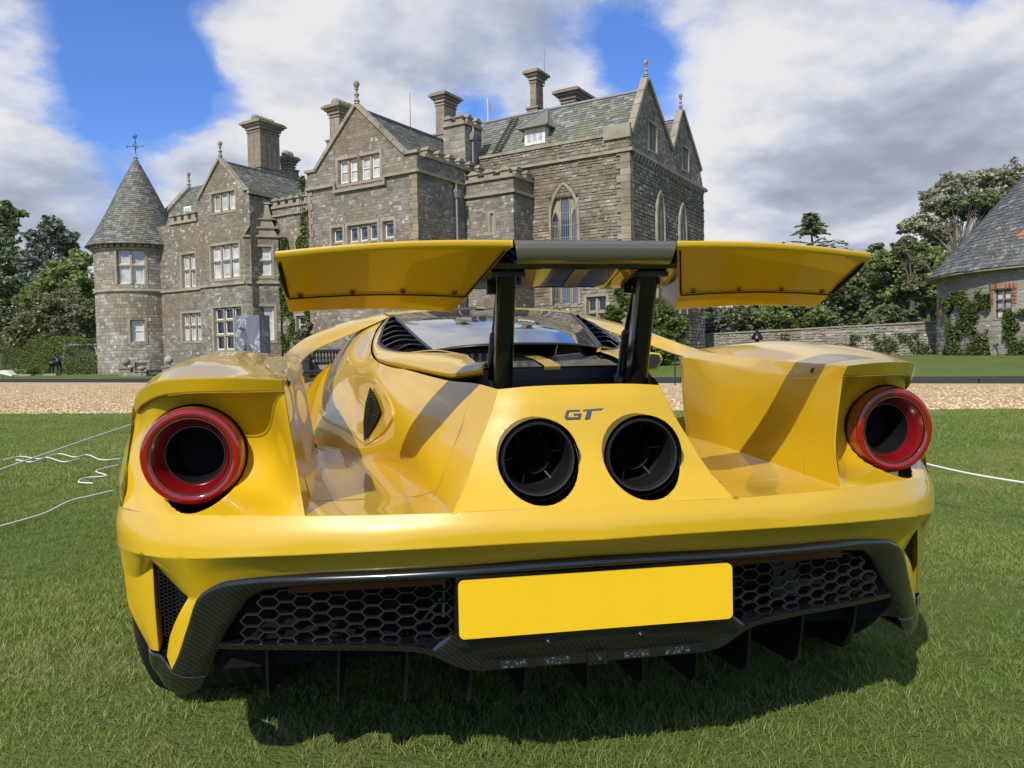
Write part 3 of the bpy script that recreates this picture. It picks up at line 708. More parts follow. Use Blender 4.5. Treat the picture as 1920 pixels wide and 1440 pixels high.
sk.patch([[(1.0, 1.32, .55), (.98, 1.6, .52), (.92, 2.0, .50)], [(1.0, 1.22, .20), (.97, 1.6, .16), (.88, 2.0, .16)]], 8, 10)
sk.patch([[(.99, 1.55, .72), (.955, 1.85, .62), (.84, 2.15, .55)], [(1.0, 1.32, .55), (.97, 1.7, .54), (.87, 2.1, .52)]], 8, 12)
sk.patch([[(.62, 2.0, .90), (.74, 2.0, .76), (.78, 2.0, .50), (.86, 2.0, .16)], [(.60, 2.02, .88), (.66, 2.02, .74), (.70, 2.02, .50), (.72, 2.02, .16)]], 4, 16)
sk.build('front_bodywork', 'car_paint')

# side window louvres beside the rear glass
for s_ in (1, -1):
    Q = lambda p: (s_*p[0], p[1], p[2])
    out_ = [(.369, 1.726, 1.066), (.404, 1.500, 1.013), (.422, 1.25, .946), (.395, 1.12, .925), (.345, 1.016, .910), (.262, .892, .914)]
    # black recess
    mb = MB(); n = len(out_); dn = [(x*.97, y+.03, z-.06) for x, y, z in out_]
    mb.add([Q(p) for p in dn], [tuple(range(n))]); mb.add([Q(p) for p in out_]+[Q(p) for p in dn], [(i, (i+1) % n, n+(i+1) % n, n+i) for i in range(n)])
    lv = mb.build('louvre_recess', MAT['matt_black'], CAR)
    mb = MB(); mb.tube([Q(p) for p in out_]+[Q(out_[0])], .0065, 8, cap=False); mb.build('louvre_frame', MAT['satin_black'], CAR, smooth=60)
    inner0, inner1 = np.array((.350, 1.60, 1.040)), np.array((.285, 1.00, .934))
    outer = cr_eval([(.385, 1.62, 1.046), (.404, 1.50, 1.010), (.418, 1.36, .972), (.420, 1.25, .944), (.395, 1.12, .925), (.355, 1.04, .912)], 8)
    for k in range(7):
        a = inner0+(inner1-inner0)*(k/6); b_ = outer[k+0]
        if k == 6: b_ = outer[7]*.5+outer[6]*.5
        mdl = (a+b_)/2+np.array([0, -.012, .012])
        pts = cr_eval([a, mdl, b_], 9)
        mb = MB(); vs = []
        for p in pts: vs += [Q(p), Q(p+np.array([0, .004, .004])), Q(p+np.array([0, .035, -.012]))]
        mb.add(vs, [(3*i, 3*i+1, 3*i+4, 3*i+3) for i in range(8)]+[(3*i+1, 3*i+2, 3*i+5, 3*i+4) for i in range(8)])
        mb.build('louvre_blade', MAT['gloss_black'], CAR, smooth=50)

# engine bay seen under the glass, and the wing well behind the tail panel
mb = MB(); mb.box((-.18, .42, .60), (.18, .84, .860)); mb.build('engine_bay_floor', MAT['matt_black'], CAR)
mb = MB()
mb.add([(-.178, .40, .870), (.178, .40, .870), (.184, .52, .884), (-.184, .52, .884), (-.195, .66, .893), (.195, .66, .893)], [(0, 1, 2, 3), (3, 2, 5, 4)])
mb.build('cover_ledge', MAT['gloss_black'], CAR, flip=False).modifiers.new('t', 'SOLIDIFY').thickness = .004
mb = MB(); mb.add([(-.020, .399, .873), (.020, .399, .873), (.020, .52, .8865), (-.020, .52, .8865), (-.020, .66, .8955), (.020, .66, .8955)], [(0, 1, 2, 3), (3, 2, 5, 4)])
mb.add([(-.020, .397, .862), (.020, .397, .862), (.020, .397, .8735), (-.020, .397, .8735)], [(0, 1, 2, 3)])
mb.build('ledge_stripe', MAT['car_paint'], CAR, flip=False)
mb = MB()
mb.box((-.182, .402, .75), (.182, .41, .867)); mb.box((-.178, .392, .838), (.178, .402, .843)); mb.box((-.165, .135, .76), (.165, .41, .775)); mb.box((-.182, .25, .77), (-.176, .41, .866)); mb.box((.176, .25, .77), (.182, .41, .866)); mb.box((-.178, .20, .77), (-.172, .26, .845)); mb.box((.172, .20, .77), (.178, .26, .845))
mb.build('wing_well', MAT['satin_black'], CAR)
mb = MB(); mb.box((-.13, .60, .862), (.02, .78, .890)); mb.build('air_box', MAT['satin_black'], CAR)
mb = MB(); mb.tube([(.04, .55, .882), (.12, .60, .888)], .014, 10); mb.build('engine_pipe', MAT['dark_metal'], CAR, smooth=60)
for k in range(5):
    mb = MB(); x = -.19+.022*k; mb.box((x, .68, .885), (x+.010, .76, .905)); mb.build('cooling_fin', MAT['dark_metal'], CAR)

# --- rear wing
WING = empty('wing', (0, .1, 1.05)); adopt(WING, CAR)
def lerp3(a, b_, t_): return tuple(np.array(a)+(np.array(b_)-np.array(a))*t_)
for s_ in (-1, 1):
    # stations inner (slanted) to outer; profile points trailing-top .. underside .. nose .. upper surface
    inn = [(.159, -.014, 1.112), (.159, -.012, 1.099), (.166, .004, 1.095), (.229, .160, 1.020), (.254, .245, .994), (.242, .272, 1.006), (.226, .265, 1.034), (.205, .15, 1.078), (.175, .03, 1.113)]
    out_ = [(.590, .022, 1.095), (.590, .026, 1.083), (.589, .034, 1.078), (.590, .172, 1.020), (.592, .232, .997), (.592, .246, 1.006), (.590, .225, 1.026), (.590, .14, 1.064), (.590, .05, 1.095)]
    mb = MB(); NS = 24; ns = len(inn); vs = []
    for i in range(NS+1):
        t_ = i/NS
        for a, b_ in zip(inn, out_):
            p = np.array(lerp3(a, b_, t_)); p[2] += .006*math.sin(math.pi*t_); p[1] -= .010*math.sin(math.pi*t_); vs.append((s_*p[0], p[1], p[2]))
    mb.add(vs, [(i*ns+k, i*ns+(k+1) % ns, (i+1)*ns+(k+1) % ns, (i+1)*ns+k) for i in range(NS) for k in range(ns)])
    mb.add([vs[k] for k in range(ns)], [tuple(range(ns))]); mb.add([vs[NS*ns+k] for k in range(ns)], [tuple(range(ns))[::-1]])
    wp = mb.build('wing_end_section', MAT['car_paint'], WING, smooth=30)
    md = wp.modifiers.new('b', 'BEVEL'); md.width = .0035; md.segments = 2; md.limit_method = 'ANGLE'; md.angle_limit = R_(30)
    # removable underside panel: shut line + screws
    def und(u, v):   # u inner->outer, v rear->front on the underside
        a = np.array(lerp3(inn[2], inn[3], v)); b_ = np.array(lerp3(out_[2], out_[3], v)); p = a+(b_-a)*u
        p[2] += .006*math.sin(math.pi*u); p[1] -= .010*math.sin(math.pi*u); return np.array((s_*p[0], p[1]-.0012, p[2]-.0022))
    path = [und(.012, .0), und(.012, 1.0)] if True else []
    line = [und(.015+.97*0, v) for v in np.linspace(.0, .97, 8)]+[und(u, .97) for u in np.linspace(.015, .982, 16)]+[und(.982, v) for v in np.linspace(.97, .02, 8)]
    mb = MB(); mb.tube(line, .0016, 5); mb.build('panel_seam', MAT['matt_black'], WING)
    mb = MB(); mb.tube([und(.988, v)+np.array([0, -.001, -.001]) for v in np.linspace(.05, .9, 6)], [.0015, .004, .0045, .0045, .004, .0015], 6); mb.build('end_slot', MAT['matt_black'], WING)
    for u in (.09, .37, .64, .92):
        p = und(u, .90); nrm = (und(u, .8)-und(u, .95)); nrm /= np.linalg.norm(nrm)
        ax = np.array((1, 0, 0)); up_ = np.cross(ax, nrm); up_ = up_ if up_[2] < 0 else -up_
        T = lambda x, y, h, p=p, up_=up_, nrm=nrm, ax=ax: tuple(p+ax*x+nrm*y+up_*h)
        mb = MB(); mb.lathe([(.0062, .0), (.0062, .0012), (.004, .0014)], T, 12); sc_ = mb.build('screw', MAT['dark_metal'], WING)
        mb = MB(); mb.lathe([(.0036, .0016), (.0001, .0017)], T, 6); adopt_ = mb.build('screw_socket', MAT['matt_black'], sc_)
# centre section
def cen(name, prof_c, prof_e, mat, par=WING, close=True):
    mb = MB(); vs = []; n = len(prof_c); NS = 12
    for i in range(-NS, NS+1):
        t_ = abs(i)/NS; sg = 1 if i >= 0 else -1
        for a, b_ in zip(prof_c, prof_e):
            x = b_[0]*t_*sg; vs.append((x, a[1]+(b_[1]-a[1])*t_, a[2]+(b_[2]-a[2])*t_))
    m_ = 2*NS; rng = range(n) if close else range(n-1)
    mb.add(vs, [(i*n+k, i*n+(k+1) % n, (i+1)*n+(k+1) % n, (i+1)*n+k) for i in range(m_) for k in rng])
    return mb.build(name, MAT[mat], par, smooth=35)
cen('wing_centre_flap', [(0, -.011, 1.112), (0, -.016, 1.107), (0, -.018, 1.098), (0, -.014, 1.084), (0, -.006, 1.073), (0, .004, 1.069), (0, .05, 1.095), (0, .02, 1.116)],
    [(.156, -.011, 1.112), (.156, -.016, 1.107), (.155, -.018, 1.098), (.152, -.014, 1.084), (.150, -.006, 1.073), (.150, .004, 1.069), (.17, .05, 1.095), (.17, .02, 1.116)], 'flap_grey')
cen('wing_centre_underside', [(0, .004, 1.071), (0, .085, 1.083), (0, .095, 1.071), (0, .20, 1.048), (0, .235, 1.046), (0, .23, 1.065), (0, .12, 1.105), (0, .04, 1.113)],
    [(.152, .004, 1.071), (.20, .085, 1.083), (.21, .095, 1.071), (.235, .20, 1.046), (.250, .235, 1.042), (.25, .23, 1.06), (.21, .12, 1.10), (.17, .04, 1.113)], 'navy')
for xa, xb in ((-.016, .016), (-.118, -.082), (.082, .118)):
    mb = MB()
    for (y0, z0), (y1, z1), o_ in (((.006, 1.0700), (.084, 1.0818), 0), ((.0945, 1.0695), (.20, 1.0463), 0), ((.20, 1.0463), (.2345, 1.0445), 0)):
        if abs(xa+xb) > .1 and y0 < .05: continue
        mb.add([(xa, y0, z0), (xb, y0, z0), (xb, y1, z1), (xa, y1, z1)], [(0, 1, 2, 3)])
    mb.build('wing_stripe', MAT['car_paint'], WING, flip=False)
# struts, rams, brackets
for s_ in (-1, 1):
    mb = MB()   # broad aerofoil post
    vs = []; bot = np.array((s_*.150, .215, .80)); top = np.array((s_*.150, .118, 1.075)); prof = [(.0195*math.sin(a_)*-1, -.018*math.cos(a_)) for a_ in [math.pi/2-math.pi*q/12 for q in range(13)][::-1]]+[(-.017, .04), (-.006, .072), (.006, .072), (.017, .04)]
    for k, c_ in enumerate((bot, top)):
        for u, v in prof: vs.append((c_[0]+u*(1.0), c_[1]+v, c_[2]))
    n = len(prof); mb.add(vs, [(i, (i+1) % n, n+(i+1) % n, n+i) for i in range(n)]+[tuple(range(n)), tuple(range(n, 2*n))])
    st = mb.build('wing_strut', MAT['strut_black'], WING, smooth=50)
    mb = MB(); mb.tube([(s_*.154, .285, .955), (s_*.152, .200, 1.07)], .0075, 12); mb.build('ram_rod', MAT['gloss_black'], WING, smooth=60)
    mb = MB(); mb.tube([(s_*.157, .355, .80), (s_*.157, .345, .845), (s_*.157, .34, .85), (s_*.153, .288, .945), (s_*.153, .285, .95)], [.019, .019, .0125, .0125, .009], 14); mb.build('ram_sleeve', MAT['satin_black'], WING, smooth=50)
    mb = MB(); mb.box((s_*.150-.034, .10, 1.056), (s_*.150+.034, .20, 1.066)); mb.box((s_*.15-.030, .20, 1.030), (s_*.15-.012, .225, 1.056)); mb.box((s_*.15+.018, .15, 1.044), (s_*.15+.034, .19, 1.056))
    mb.build('wing_bracket', MAT['satin_black'], WING)

# --- tail lamps
for s_ in (-1, 1):
    lx = s_*LAMP[0]; lz = LAMP[1]
    lamp = empty('tail_lamp', (lx, .30, lz)); adopt(lamp, CAR)
    T = lambda x, y, h: (lx+x, h, lz+y)
    def ring(name, prof, mat, n=72, sm=40):
        m_ = MB(); m_.lathe(prof, T, n); return m_.build(name, MAT[mat], lamp, smooth=sm)
    ring('gasket', [(.1075, .36), (.1075, .30), (.106, .29), (.105, .30), (.104, .36), (.06, .37)], 'gasket')
    ring('bucket', [(.130, .386), (.0001, .387)], 'matt_black')
    ring('well', [(.1068, .27), (.1066, .30), (.106, .37)], 'matt_black')
    ring('barrel', [(.103, .335), (.1035, .27), (.1025, .246), (.099, .238)], 'lamp_amber')
    ring('rim', [(.1035, .300), (.1045, .298), (.1045, .296), (.1035, .294)], 'satin_black')
    ring('outer_lens', [(.0998, .2395), (.0980, .2352), (.0930, .2332), (.0870, .2330), (.0825, .2345), (.0795, .2385)], 'lamp_red')
    ring('lens_edge', [(.0795, .2375), (.0800, .2350), (.0785, .2350), (.0780, .2385)], 'chrome')
    ring('inner_lens', [(.0785, .2385), (.0730, .2470), (.0670, .260), (.0610, .274)], 'lamp_red_deep')
    ring('inner_rim', [(.0618, .2735), (.0608, .2705), (.0590, .2705), (.0585, .2755)], 'dark_metal')
    ring('ribbed_tube', [(.0585-.0014*((k+1)//2), .276+.0052*k) for k in range(15)], 'satin_black', sm=12)
    ring('dark_core', [(.049, .347), (.045, .350), (.0001, .351)], 'matt_black')

# --- exhausts
for s_ in (-1, 1):
    ex, ez = s_*EXH[0], EXH[1]
    eo = empty('exhaust', (ex, .08, ez)); adopt(eo, CAR)
    T = lambda x, y, h: (ex+x, h, ez+y)
    def ring(name, prof, mat, n=64, sm=40, zo=0):
        m_ = MB(); m_.lathe(prof, (lambda x, y, h: (ex+x, h, ez+y+zo)), n); return m_.build(name, MAT[mat], eo, smooth=sm)
    ring('surround', [(.0812, .045), (.0812, .10), (.078, .16)], 'satin_black', zo=0)
    ring('tailpipe', [(.0745, .16), (.0745, .062), (.0740, .052), (.0715, .0455), (.0685, .0465), (.0670, .052), (.0660, .060), (.0600, .13), (.060, .20)], 'tube_metal')
    ring('tip_liner', [(.0655, .062), (.0625, .085), (.0612, .09), (.0608, .15)], 'matt_black')
    ring('inner_pipe', [(.056, .20), (.0415, .20), (.040, .120), (.0385, .117), (.037, .120), (.037, .24), (.0001, .24)], 'tube_metal')
    for k in range(6):
        a = R_(8+60*k); m_ = MB(); c_, s2 = math.cos(a), math.sin(a)
        def TT(u, v, h, c_=c_, s2=s2): return (ex+c_*u-s2*v, h, ez+s2*u+c_*v)
        m_.add([TT(.039, -.0011, .122), TT(.0605, -.0011, .112), TT(.0605, .0011, .112), TT(.039, .0011, .122), TT(.039, -.0011, .17), TT(.0605, -.0011, .17), TT(.0605, .0011, .17), TT(.039, .0011, .17)],
               [(0, 1, 2, 3), (4, 7, 6, 5), (0, 4, 5, 1), (1, 5, 6, 2), (2, 6, 7, 3), (3, 7, 4, 0)])
        m_.build('vane', MAT['tube_metal'], eo)
    # small drain hole below
    m_ = MB(); m_.lathe([(.0030, .0165), (.0001, .0160)], lambda x, y, h: (ex+.004+x, h+.004, ez-.098+y), 10); m_.build('drain_plug', MAT['badge_metal'], eo)
mb = MB(); mb.box((-.20, .20, .60), (.20, .205, .79)); mb.build('exhaust_backing', MAT['matt_black'], CAR)

# --- badge letters on the tail panel
_b0 = ray((1059, 786), 1, .087)
def badge_letter(polys, name):
    b_ = MB()
    def T(u, v, h):
        z = _b0.z+v*.00105; return (_b0.x+u*.00112, .0905+(z-.765)*.43-.0015-h, z)
    for poly in polys: b_.prism(poly, T, 0, .004)
    return b_.build(name, MAT['badge_metal'], CAR)
badge_letter([[(2, 0), (0, 3.5), (4, 13.5), (7, 17), (11, 13.6), (8.5, 12), (6, 5), (7, 3.4)], [(7, 17), (31, 17), (29.5, 13.6), (11, 13.6)], [(2, 0), (7, 3.4), (25, 3.4), (28, 0)], [(28, 0), (25, 3.4), (26.5, 7), (17, 7), (18, 10), (32, 10)]], 'badge_letter')
badge_letter([[(36, 17), (76, 18.5), (69, 14.8), (35, 13.6)], [(37, -1), (43, 13.7), (52, 13.9), (46, 0)]], 'badge_letter')
# --- carbon surround of the lower opening
trim_out = [(0, .023, .503), (.14, .030, .500), (.28, .040, .495), (.42, .068, .488), (.555, .104, .481), (.68, .146, .467), (.732, .164, .455), (.776, .185, .424), (.803, .202, .360), (.826, .215, .300), (.846, .228, .262)]
trim_in = [(0, .018, .484), (.14, .025, .481), (.28, .035, .476), (.42, .064, .470), (.545, .098, .462), (.630, .136, .448), (.672, .152, .428), (.700, .160, .395), (.727, .167, .355), (.748, .173, .320), (.772, .184, .268)]
sk = Skin()
mid_t = [tuple((np.array(a)+np.array(b_))/2+np.array((0, -.010, 0))) for a, b_ in zip(trim_out, trim_in)]
sk.patch([[tuple(np.array(a)+np.array((0, .004, 0))) for a in trim_out], trim_out and [tuple(np.array(a)+np.array((0, -.004, -.001))) for a in trim_out], mid_t, trim_in, [tuple(np.array(a)+np.array((-.004, .05, .004))) for a in trim_in]], 14, 100)
# fang below the arm and fin: tip
TP = (.842, .232, .216)
sk.patch([[(.846, .228, .262), (.809, .200, .262), (.772, .184, .268)], [(.850, .232, .238), (.815, .205, .236), (.785, .190, .240)], [(.848, .234, .218), (.835, .226, .215), (.822, .215, .218)]], 10, 14)
sk.patch([[(.846, .228, .262), (.850, .232, .238), (.848, .234, .218)], [(.872, .258, .285), (.884, .270, .250), (.872, .262, .226)], [(.915, .315, .283), (.915, .325, .255), (.905, .34, .235)], [(.955, .52, .275), (.950, .52, .25), (.935, .52, .235)]], 30, 10)
sk.patch([[(.772, .184, .268), (.785, .190, .240), (.822, .215, .218)], [(.775, .26, .275), (.785, .27, .245), (.815, .29, .222)], [(.76, .50, .29), (.78, .50, .25), (.81, .50, .23)]], 16, 10)
sk.build('rear_trim', 'carbon', angle=50, solid=.004)
# black cavity behind everything
mb = MB()
mb.box((-.76, .20, .27), (.76, .215, .50)); mb.box((-.60, .16, .480), (.60, .2, .485)); mb.box((-.88, .36, .25), (-.76, .37, .5)); mb.box((.76, .36, .25), (.88, .37, .5))
mb.build('cavity_lining', MAT['matt_black'], CAR)
# inner end walls of the opening
sk = Skin(); sk.patch([[(.630, .136, .448), (.672, .152, .428), (.700, .160, .395), (.727, .167, .355), (.748, .173, .320), (.772, .184, .268)], [(.62, .21, .44), (.66, .21, .42), (.69, .21, .39), (.715, .21, .35), (.735, .21, .31), (.75, .21, .268)]], 5, 20, lin_u=True)
sk.build('opening_wall', 'satin_black')
# red reflector strips
for s_ in (-1, 1):
    mb = MB(); a = cr_eval([(s_*.295, .066, .470), (s_*.42, .088, .464), (s_*.545, .116, .457), (s_*.60, .140, .450)], 16)
    n = len(a); vs = [tuple(p) for p in a]+[(p[0], p[1]+.003, p[2]-.017) for p in a]
    mb.add(vs, [(i, i+1, n+i+1, n+i) for i in range(n-1)]); mb.build('reflector', MAT['reflector_red'], CAR, smooth=60, flip=False)

def hex_mesh(name, x0, x1, z0, z1, surf, cw, ch, wbar, mat, par, clip=None, dep=.010):
    """elongated honeycomb: bars as thin prisms; surf(x,z)->y"""
    mb = MB(); segs = set(); px_ = cw*1.5; n = int((x1-x0)/px_)+2; m_ = int((z1-z0)/ch)+2
    def key(p): return (round(p[0], 4), round(p[1], 4))
    for i in range(-1, n+1):
        for j in range(-1, m_+1):
            cx, cz = x0+i*px_*1.0, z0+j*ch+(ch/2 if i % 2 else 0)
            P_ = [(cx-cw, cz), (cx-cw*.5, cz+ch/2), (cx+cw*.5, cz+ch/2), (cx+cw, cz), (cx+cw*.5, cz-ch/2), (cx-cw*.5, cz-ch/2)]
            for k in range(6):
                a, b_ = key(P_[k]), key(P_[(k+1) % 6]); segs.add((min(a, b_), max(a, b_)))
    for a, b_ in segs:
        if clip is None:
            if not all(x0 <= q[0] <= x1 and z0 <= q[1] <= z1 for q in (a, b_)): continue
        elif not (clip(*a) and clip(*b_)): continue
        d = np.array((b_[0]-a[0], b_[1]-a[1])); l = np.linalg.norm(d)
        if l < 1e-5: continue
        nn = np.array((-d[1], d[0]))/l*wbar/2; ee = d/l*wbar*.3
        q = [np.array(a)-ee+nn, np.array(a)-ee-nn, np.array(b_)+ee-nn, np.array(b_)+ee+nn]
        f_ = [(p[0], surf(p[0], p[1]), p[1]) for p in q]; bk = [(p[0], surf(p[0], p[1])+dep, p[1]) for p in q]
        mb.hexa(f_, bk)
    return mb.build(name, MAT[mat], par)
def gy(x, z): x = abs(x); return .092+.28*x*x*.45
for s_ in (-1, 1):
    def clip(x, z, s_=s_):
        ax = abs(x); lim = np.interp(z, [.33, .355, .395, .43, .46], [.735, .715, .69, .65, .60])
        return .262 < ax < lim and .326 < z < .462
    g = hex_mesh('grille_mesh', -.74 if s_ < 0 else .262, -.262 if s_ < 0 else .74, .334, .47, gy, .0226, .0240, .0027, 'grille_black', CAR, clip)
    mb = MB(); mb.box((s_*.262-.006, .10, .335), (s_*.262+.006, .2, .47)); mb.build('grille_frame', MAT['satin_black'], CAR)
# hidden bits behind the right mesh
mb = MB(); mb.box((.44, .155, .35), (.50, .18, .45)); mb.box((.50, .16, .37), (.56, .17, .385)); mb.build('coolant_bracket', MAT['tube_metal'], CAR)
mb = MB(); mb.tube([(-.29, .16, .36), (-.285, .16, .45)], .008, 8); mb.tube([(-.29, .165, .40), (-.34, .18, .34)], .006, 8); mb.build('hose', MAT['dark_metal'], CAR)
# side vent mesh at the bumper corners
for s_ in (-1, 1):
    tri_ = [(.893, .478), (.806, .418), (.868, .296)]
    def clip(x, z):
        x = abs(x)
        def side(a, b_): return (b_[0]-a[0])*(z-a[1])-(b_[1]-a[1])*(x-a[0])
        s1, s2, s3 = side(tri_[0], tri_[1]), side(tri_[1], tri_[2]), side(tri_[2], tri_[0])
        return (s1 > -.0006 and s2 > -.0006 and s3 > -.0006)
    hex_mesh('side_vent_mesh', -.905 if s_ < 0 else .79, -.79 if s_ < 0 else .905, .29, .485, lambda x, z: .245+.9*(abs(x)-.80)*.55, .0062, .0082, .0013, 'grille_black', CAR, clip, .004)
    mb = MB(); mb.add([(s_*.94, .36, .50), (s_*.78, .30, .50), (s_*.78, .30, .27), (s_*.94, .36, .27)], [(0, 1, 2, 3)]); mb.build('side_vent_lining', MAT['matt_black'], CAR, flip=False)

# --- diffuser shelf (lower carbon blade) and hump under the plate
sk = Skin()
bl_ = [(0, .030, .290), (.12, .032, .290), (.225, .035, .290), (.275, .040, .299), (.335, .050, .326), (.42, .068, .332), (.55, .104, .330), (.66, .140, .326), (.755, .178, .322)]
blt = [(x, y-.001, z+.012) for x, y, z in bl_]
bli = [(x, .125+.126*x*x, .334 if x > .25 else .325) for x, y, z in bl_]
blb = [(x, .30, z-.02) for x, y, z in bl_]
sk.patch([bli, blt, bl_], 10, 70, lin_u=True); sk.patch([bl_, [(x, y+.02, z-.003) for x, y, z in bl_], blb], 10, 70, lin_u=True)
sk.build('diffuser_shelf', 'carbon', angle=30)
sk = Skin()   # panel below the plate
sk.patch([[(0, .012, .385), (.20, .022, .380), (.262, .032, .372), (.30, .05, .352)], [(0, .020, .335), (.20, .028, .330), (.265, .038, .328), (.33, .05, .327)], [(0, .030, .312), (.20, .034, .311), (.232, .036, .300), (.275, .0405, .300)], [(0, .031, .290), (.20, .035, .290), (.228, .0355, .290), (.27, .041, .298)]], 20, 40, lin_u=True)
sk.build('plate_valance', 'carbon', angle=40)
mb = MB(); mb.box((-.275, .020, .345), (.262, .10, .480)); mb.build('plate_recess', MAT['satin_black'], CAR)
# number plate, blank
def rrect(x0, x1, z0, z1, r, n=6):
    P_ = []
    for cx, cz, a0_ in ((x1-r, z1-r, 0), (x0+r, z1-r, 90), (x0+r, z0+r, 180), (x1-r, z0+r, 270)):
        for k in range(n+1):
            a = R_(a0_+90*k/n); P_.append((cx+r*math.cos(a), cz+r*math.sin(a)))
    return P_
mb = MB(); mb.prism(rrect(-.273, .273, .3665, .4775, .011), lambda u, v, h: (u, .001-h+.06*(v-.366)*.2, v), -.0045, .0)
o = mb.build('number_plate', MAT['plate_yellow'], CAR); o['label'] = 'blank yellow number plate'
mb = MB(); P1 = rrect(-.273, .273, .3665, .4775, .011); P2 = rrect(-.2715, .2715, .368, .476, .0098); n = len(P1)
# --- reversing light bars, sensors, camera
for s_ in (-1, 1):
    bar = MB(); bar.box((min(s_*.022, s_*.228), .0285, .2925), (max(s_*.022, s_*.228), .040, .3095)); lb = bar.build('light_bar', MAT['gloss_black'], CAR)
    for x0 in (.055, .140):
        q = MB(); q.box((min(s_*x0, s_*(x0+.052)), .0275, .2945), (max(s_*x0, s_*(x0+.052)), .030, .3075)); q.build('led_cluster', MAT['led_clear'], lb)
    def knob(x, z, r, y, mat, par, name, d=.006):
        m_ = MB(); m_.lathe([(r, y+.01), (r, y), (r*.8, y-d), (r*.45, y-d-.001), (.0001, y-d+.001)], lambda a, b_, h: (x+a, h, z+b_), 18); return m_.build(name, MAT[mat], par, smooth=40)
    X0 = s_*.093-.006
    ps = knob(X0, .343, .0085, .026, 'satin_black', CAR, 'parking_sensor'); knob(X0, .343, .0045, .0195, 'dark_metal', ps, 'sensor_face', .002)
    for dx in (-.015, .015):
        knob(X0+dx, .334, .0042, .027, 'chrome', ps, 'bolt', .002)
m_ = MB(); m_.box((-.020, .024, .288), (.020, .038, .312)); m_.build('camera_housing', MAT['carbon'], CAR)
cm = knob(.004, .300, .0085, .022, 'satin_black', CAR, 'camera_lens', .004); knob(.004, .300, .004, .0165, 'gloss_black', cm, 'lens_glass', .001)
# --- diffuser strakes
for x, y in ((.0, .13), (.121, .130), (.237, .121), (.367, .148), (.504, .172), (.647, .195)):
    for s_ in ((-1, 1) if x else (1,)):
        zb = .200+.012*(x > .6); mb = MB(); t_ = .003
        prof = [(y-.035-.02*(x < .3)*0, .325), (y-.02, .27), (y+.0, zb), (y+.03, zb-.02), (y+.30, .15), (.95, .12), (.95, .25), (.35, .33)]
        mb.prism(prof, lambda u, v, h, x=x, s_=s_: (s_*(x+(.325-v)*.06)+h, u, v), -t_, t_); mb.build('diffuser_strake', MAT['satin_black'], CAR)
mb = MB(); mb.add([(-.80, .24, .33), (.80, .24, .33), (.80, 1.3, .13), (-.80, 1.3, .13)], [(0, 1, 2, 3)]); mb.box((-.93, 1.3, .12), (.93, 4.3, .135)); mb.build('undertray', MAT['matt_black'], CAR)
mb = MB(); mb.box((-.70, .36, .30), (.70, 1.4, .56)); mb.build('gearbox_cover', MAT['matt_black'], CAR)
# --- wheels
def wheel(x, y, r, w_, s_):
    wo = empty('wheel', (x, y, r)); adopt(wo, CAR)
    T = lambda a, b_, h: (x+s_*h, y+a, r+b_)
    h = w_/2
    m_ = MB(); m_.lathe([(r*.72, h), (r*.90, h+.004), (r*.97, h-.012), (r, h-.035)]+[(r-(.006 if k % 2 else 0), h-.05-(2*h-.10)*k/12) for k in range(13)]+[(r*.97, -h+.01), (r*.72, -h)], T, 72); m_.build('tyre', MAT['rubber'], wo, smooth=25)
    m_ = MB(); m_.lathe([(r*.72, h-.01), (r*.70, h-.03), (r*.68, 0), (r*.70, -h+.02)], T, 48); rm = m_.build('rim', MAT['satin_black'], wo, smooth=40)
    for k in range(10):
        a = 2*math.pi*k/10; m_ = MB()
        m_.tube([T(.05*math.cos(a), .05*math.sin(a), h-.05), T(r*.69*math.cos(a), r*.69*math.sin(a), h-.02)], .014, 5); m_.build('spoke', MAT['satin_black'], rm)
for s_ in (-1, 1):
    wheel(s_*.845, .835, .352, .33, s_); wheel(s_*.84, 3.55, .335, .25, s_)
    mb = MB()   # wheel arch lining
    n = 16; vs = []
    for k in range(n+1):
        a = math.pi*k/n; vs += [(s_*.99, .835+.37*math.cos(a)*-1, .345+.365*math.sin(a)), (s_*.66, .835+.37*math.cos(a)*-1, .345+.365*math.sin(a))]
    mb.add(vs, [(2*k, 2*k+1, 2*k+3, 2*k+2) for k in range(n)]); mb.build('wheel_arch', MAT['matt_black'], CAR)
# --- door mirrors
for s_ in (-1, 1):
    mo = empty('door_mirror', (s_*1.04, 2.70, .85)); adopt(mo, CAR)
    T = lambda u, v, h: (s_*(1.045+u*.9), 2.70+h, .852+v*.9)
    pr = [(-.075, -.030), (-.06, .035), (.03, .052), (.085, .045), (.10, .0), (.06, -.055), (-.02, -.058)]
    m_ = MB(); m_.prism(pr, T, 0.0, .09); h_ = m_.build('mirror_shell', MAT['car_paint'], mo, smooth=30); md = h_.modifiers.new('b', 'BEVEL'); md.width = .012; md.segments = 3
    m_ = MB(); m_.prism([(u*.84, v*.80) for u, v in pr], T, -.002, .001); m_.build('mirror_glass', MAT['pane_dark'], mo)
    m_ = MB(); m_.tube([(s_*1.0, 2.76, .84), (s_*.88, 2.78, .825), (s_*.68, 2.80, .83)], .013, 8); m_.build('mirror_arm', MAT['satin_black'], mo, smooth=60)
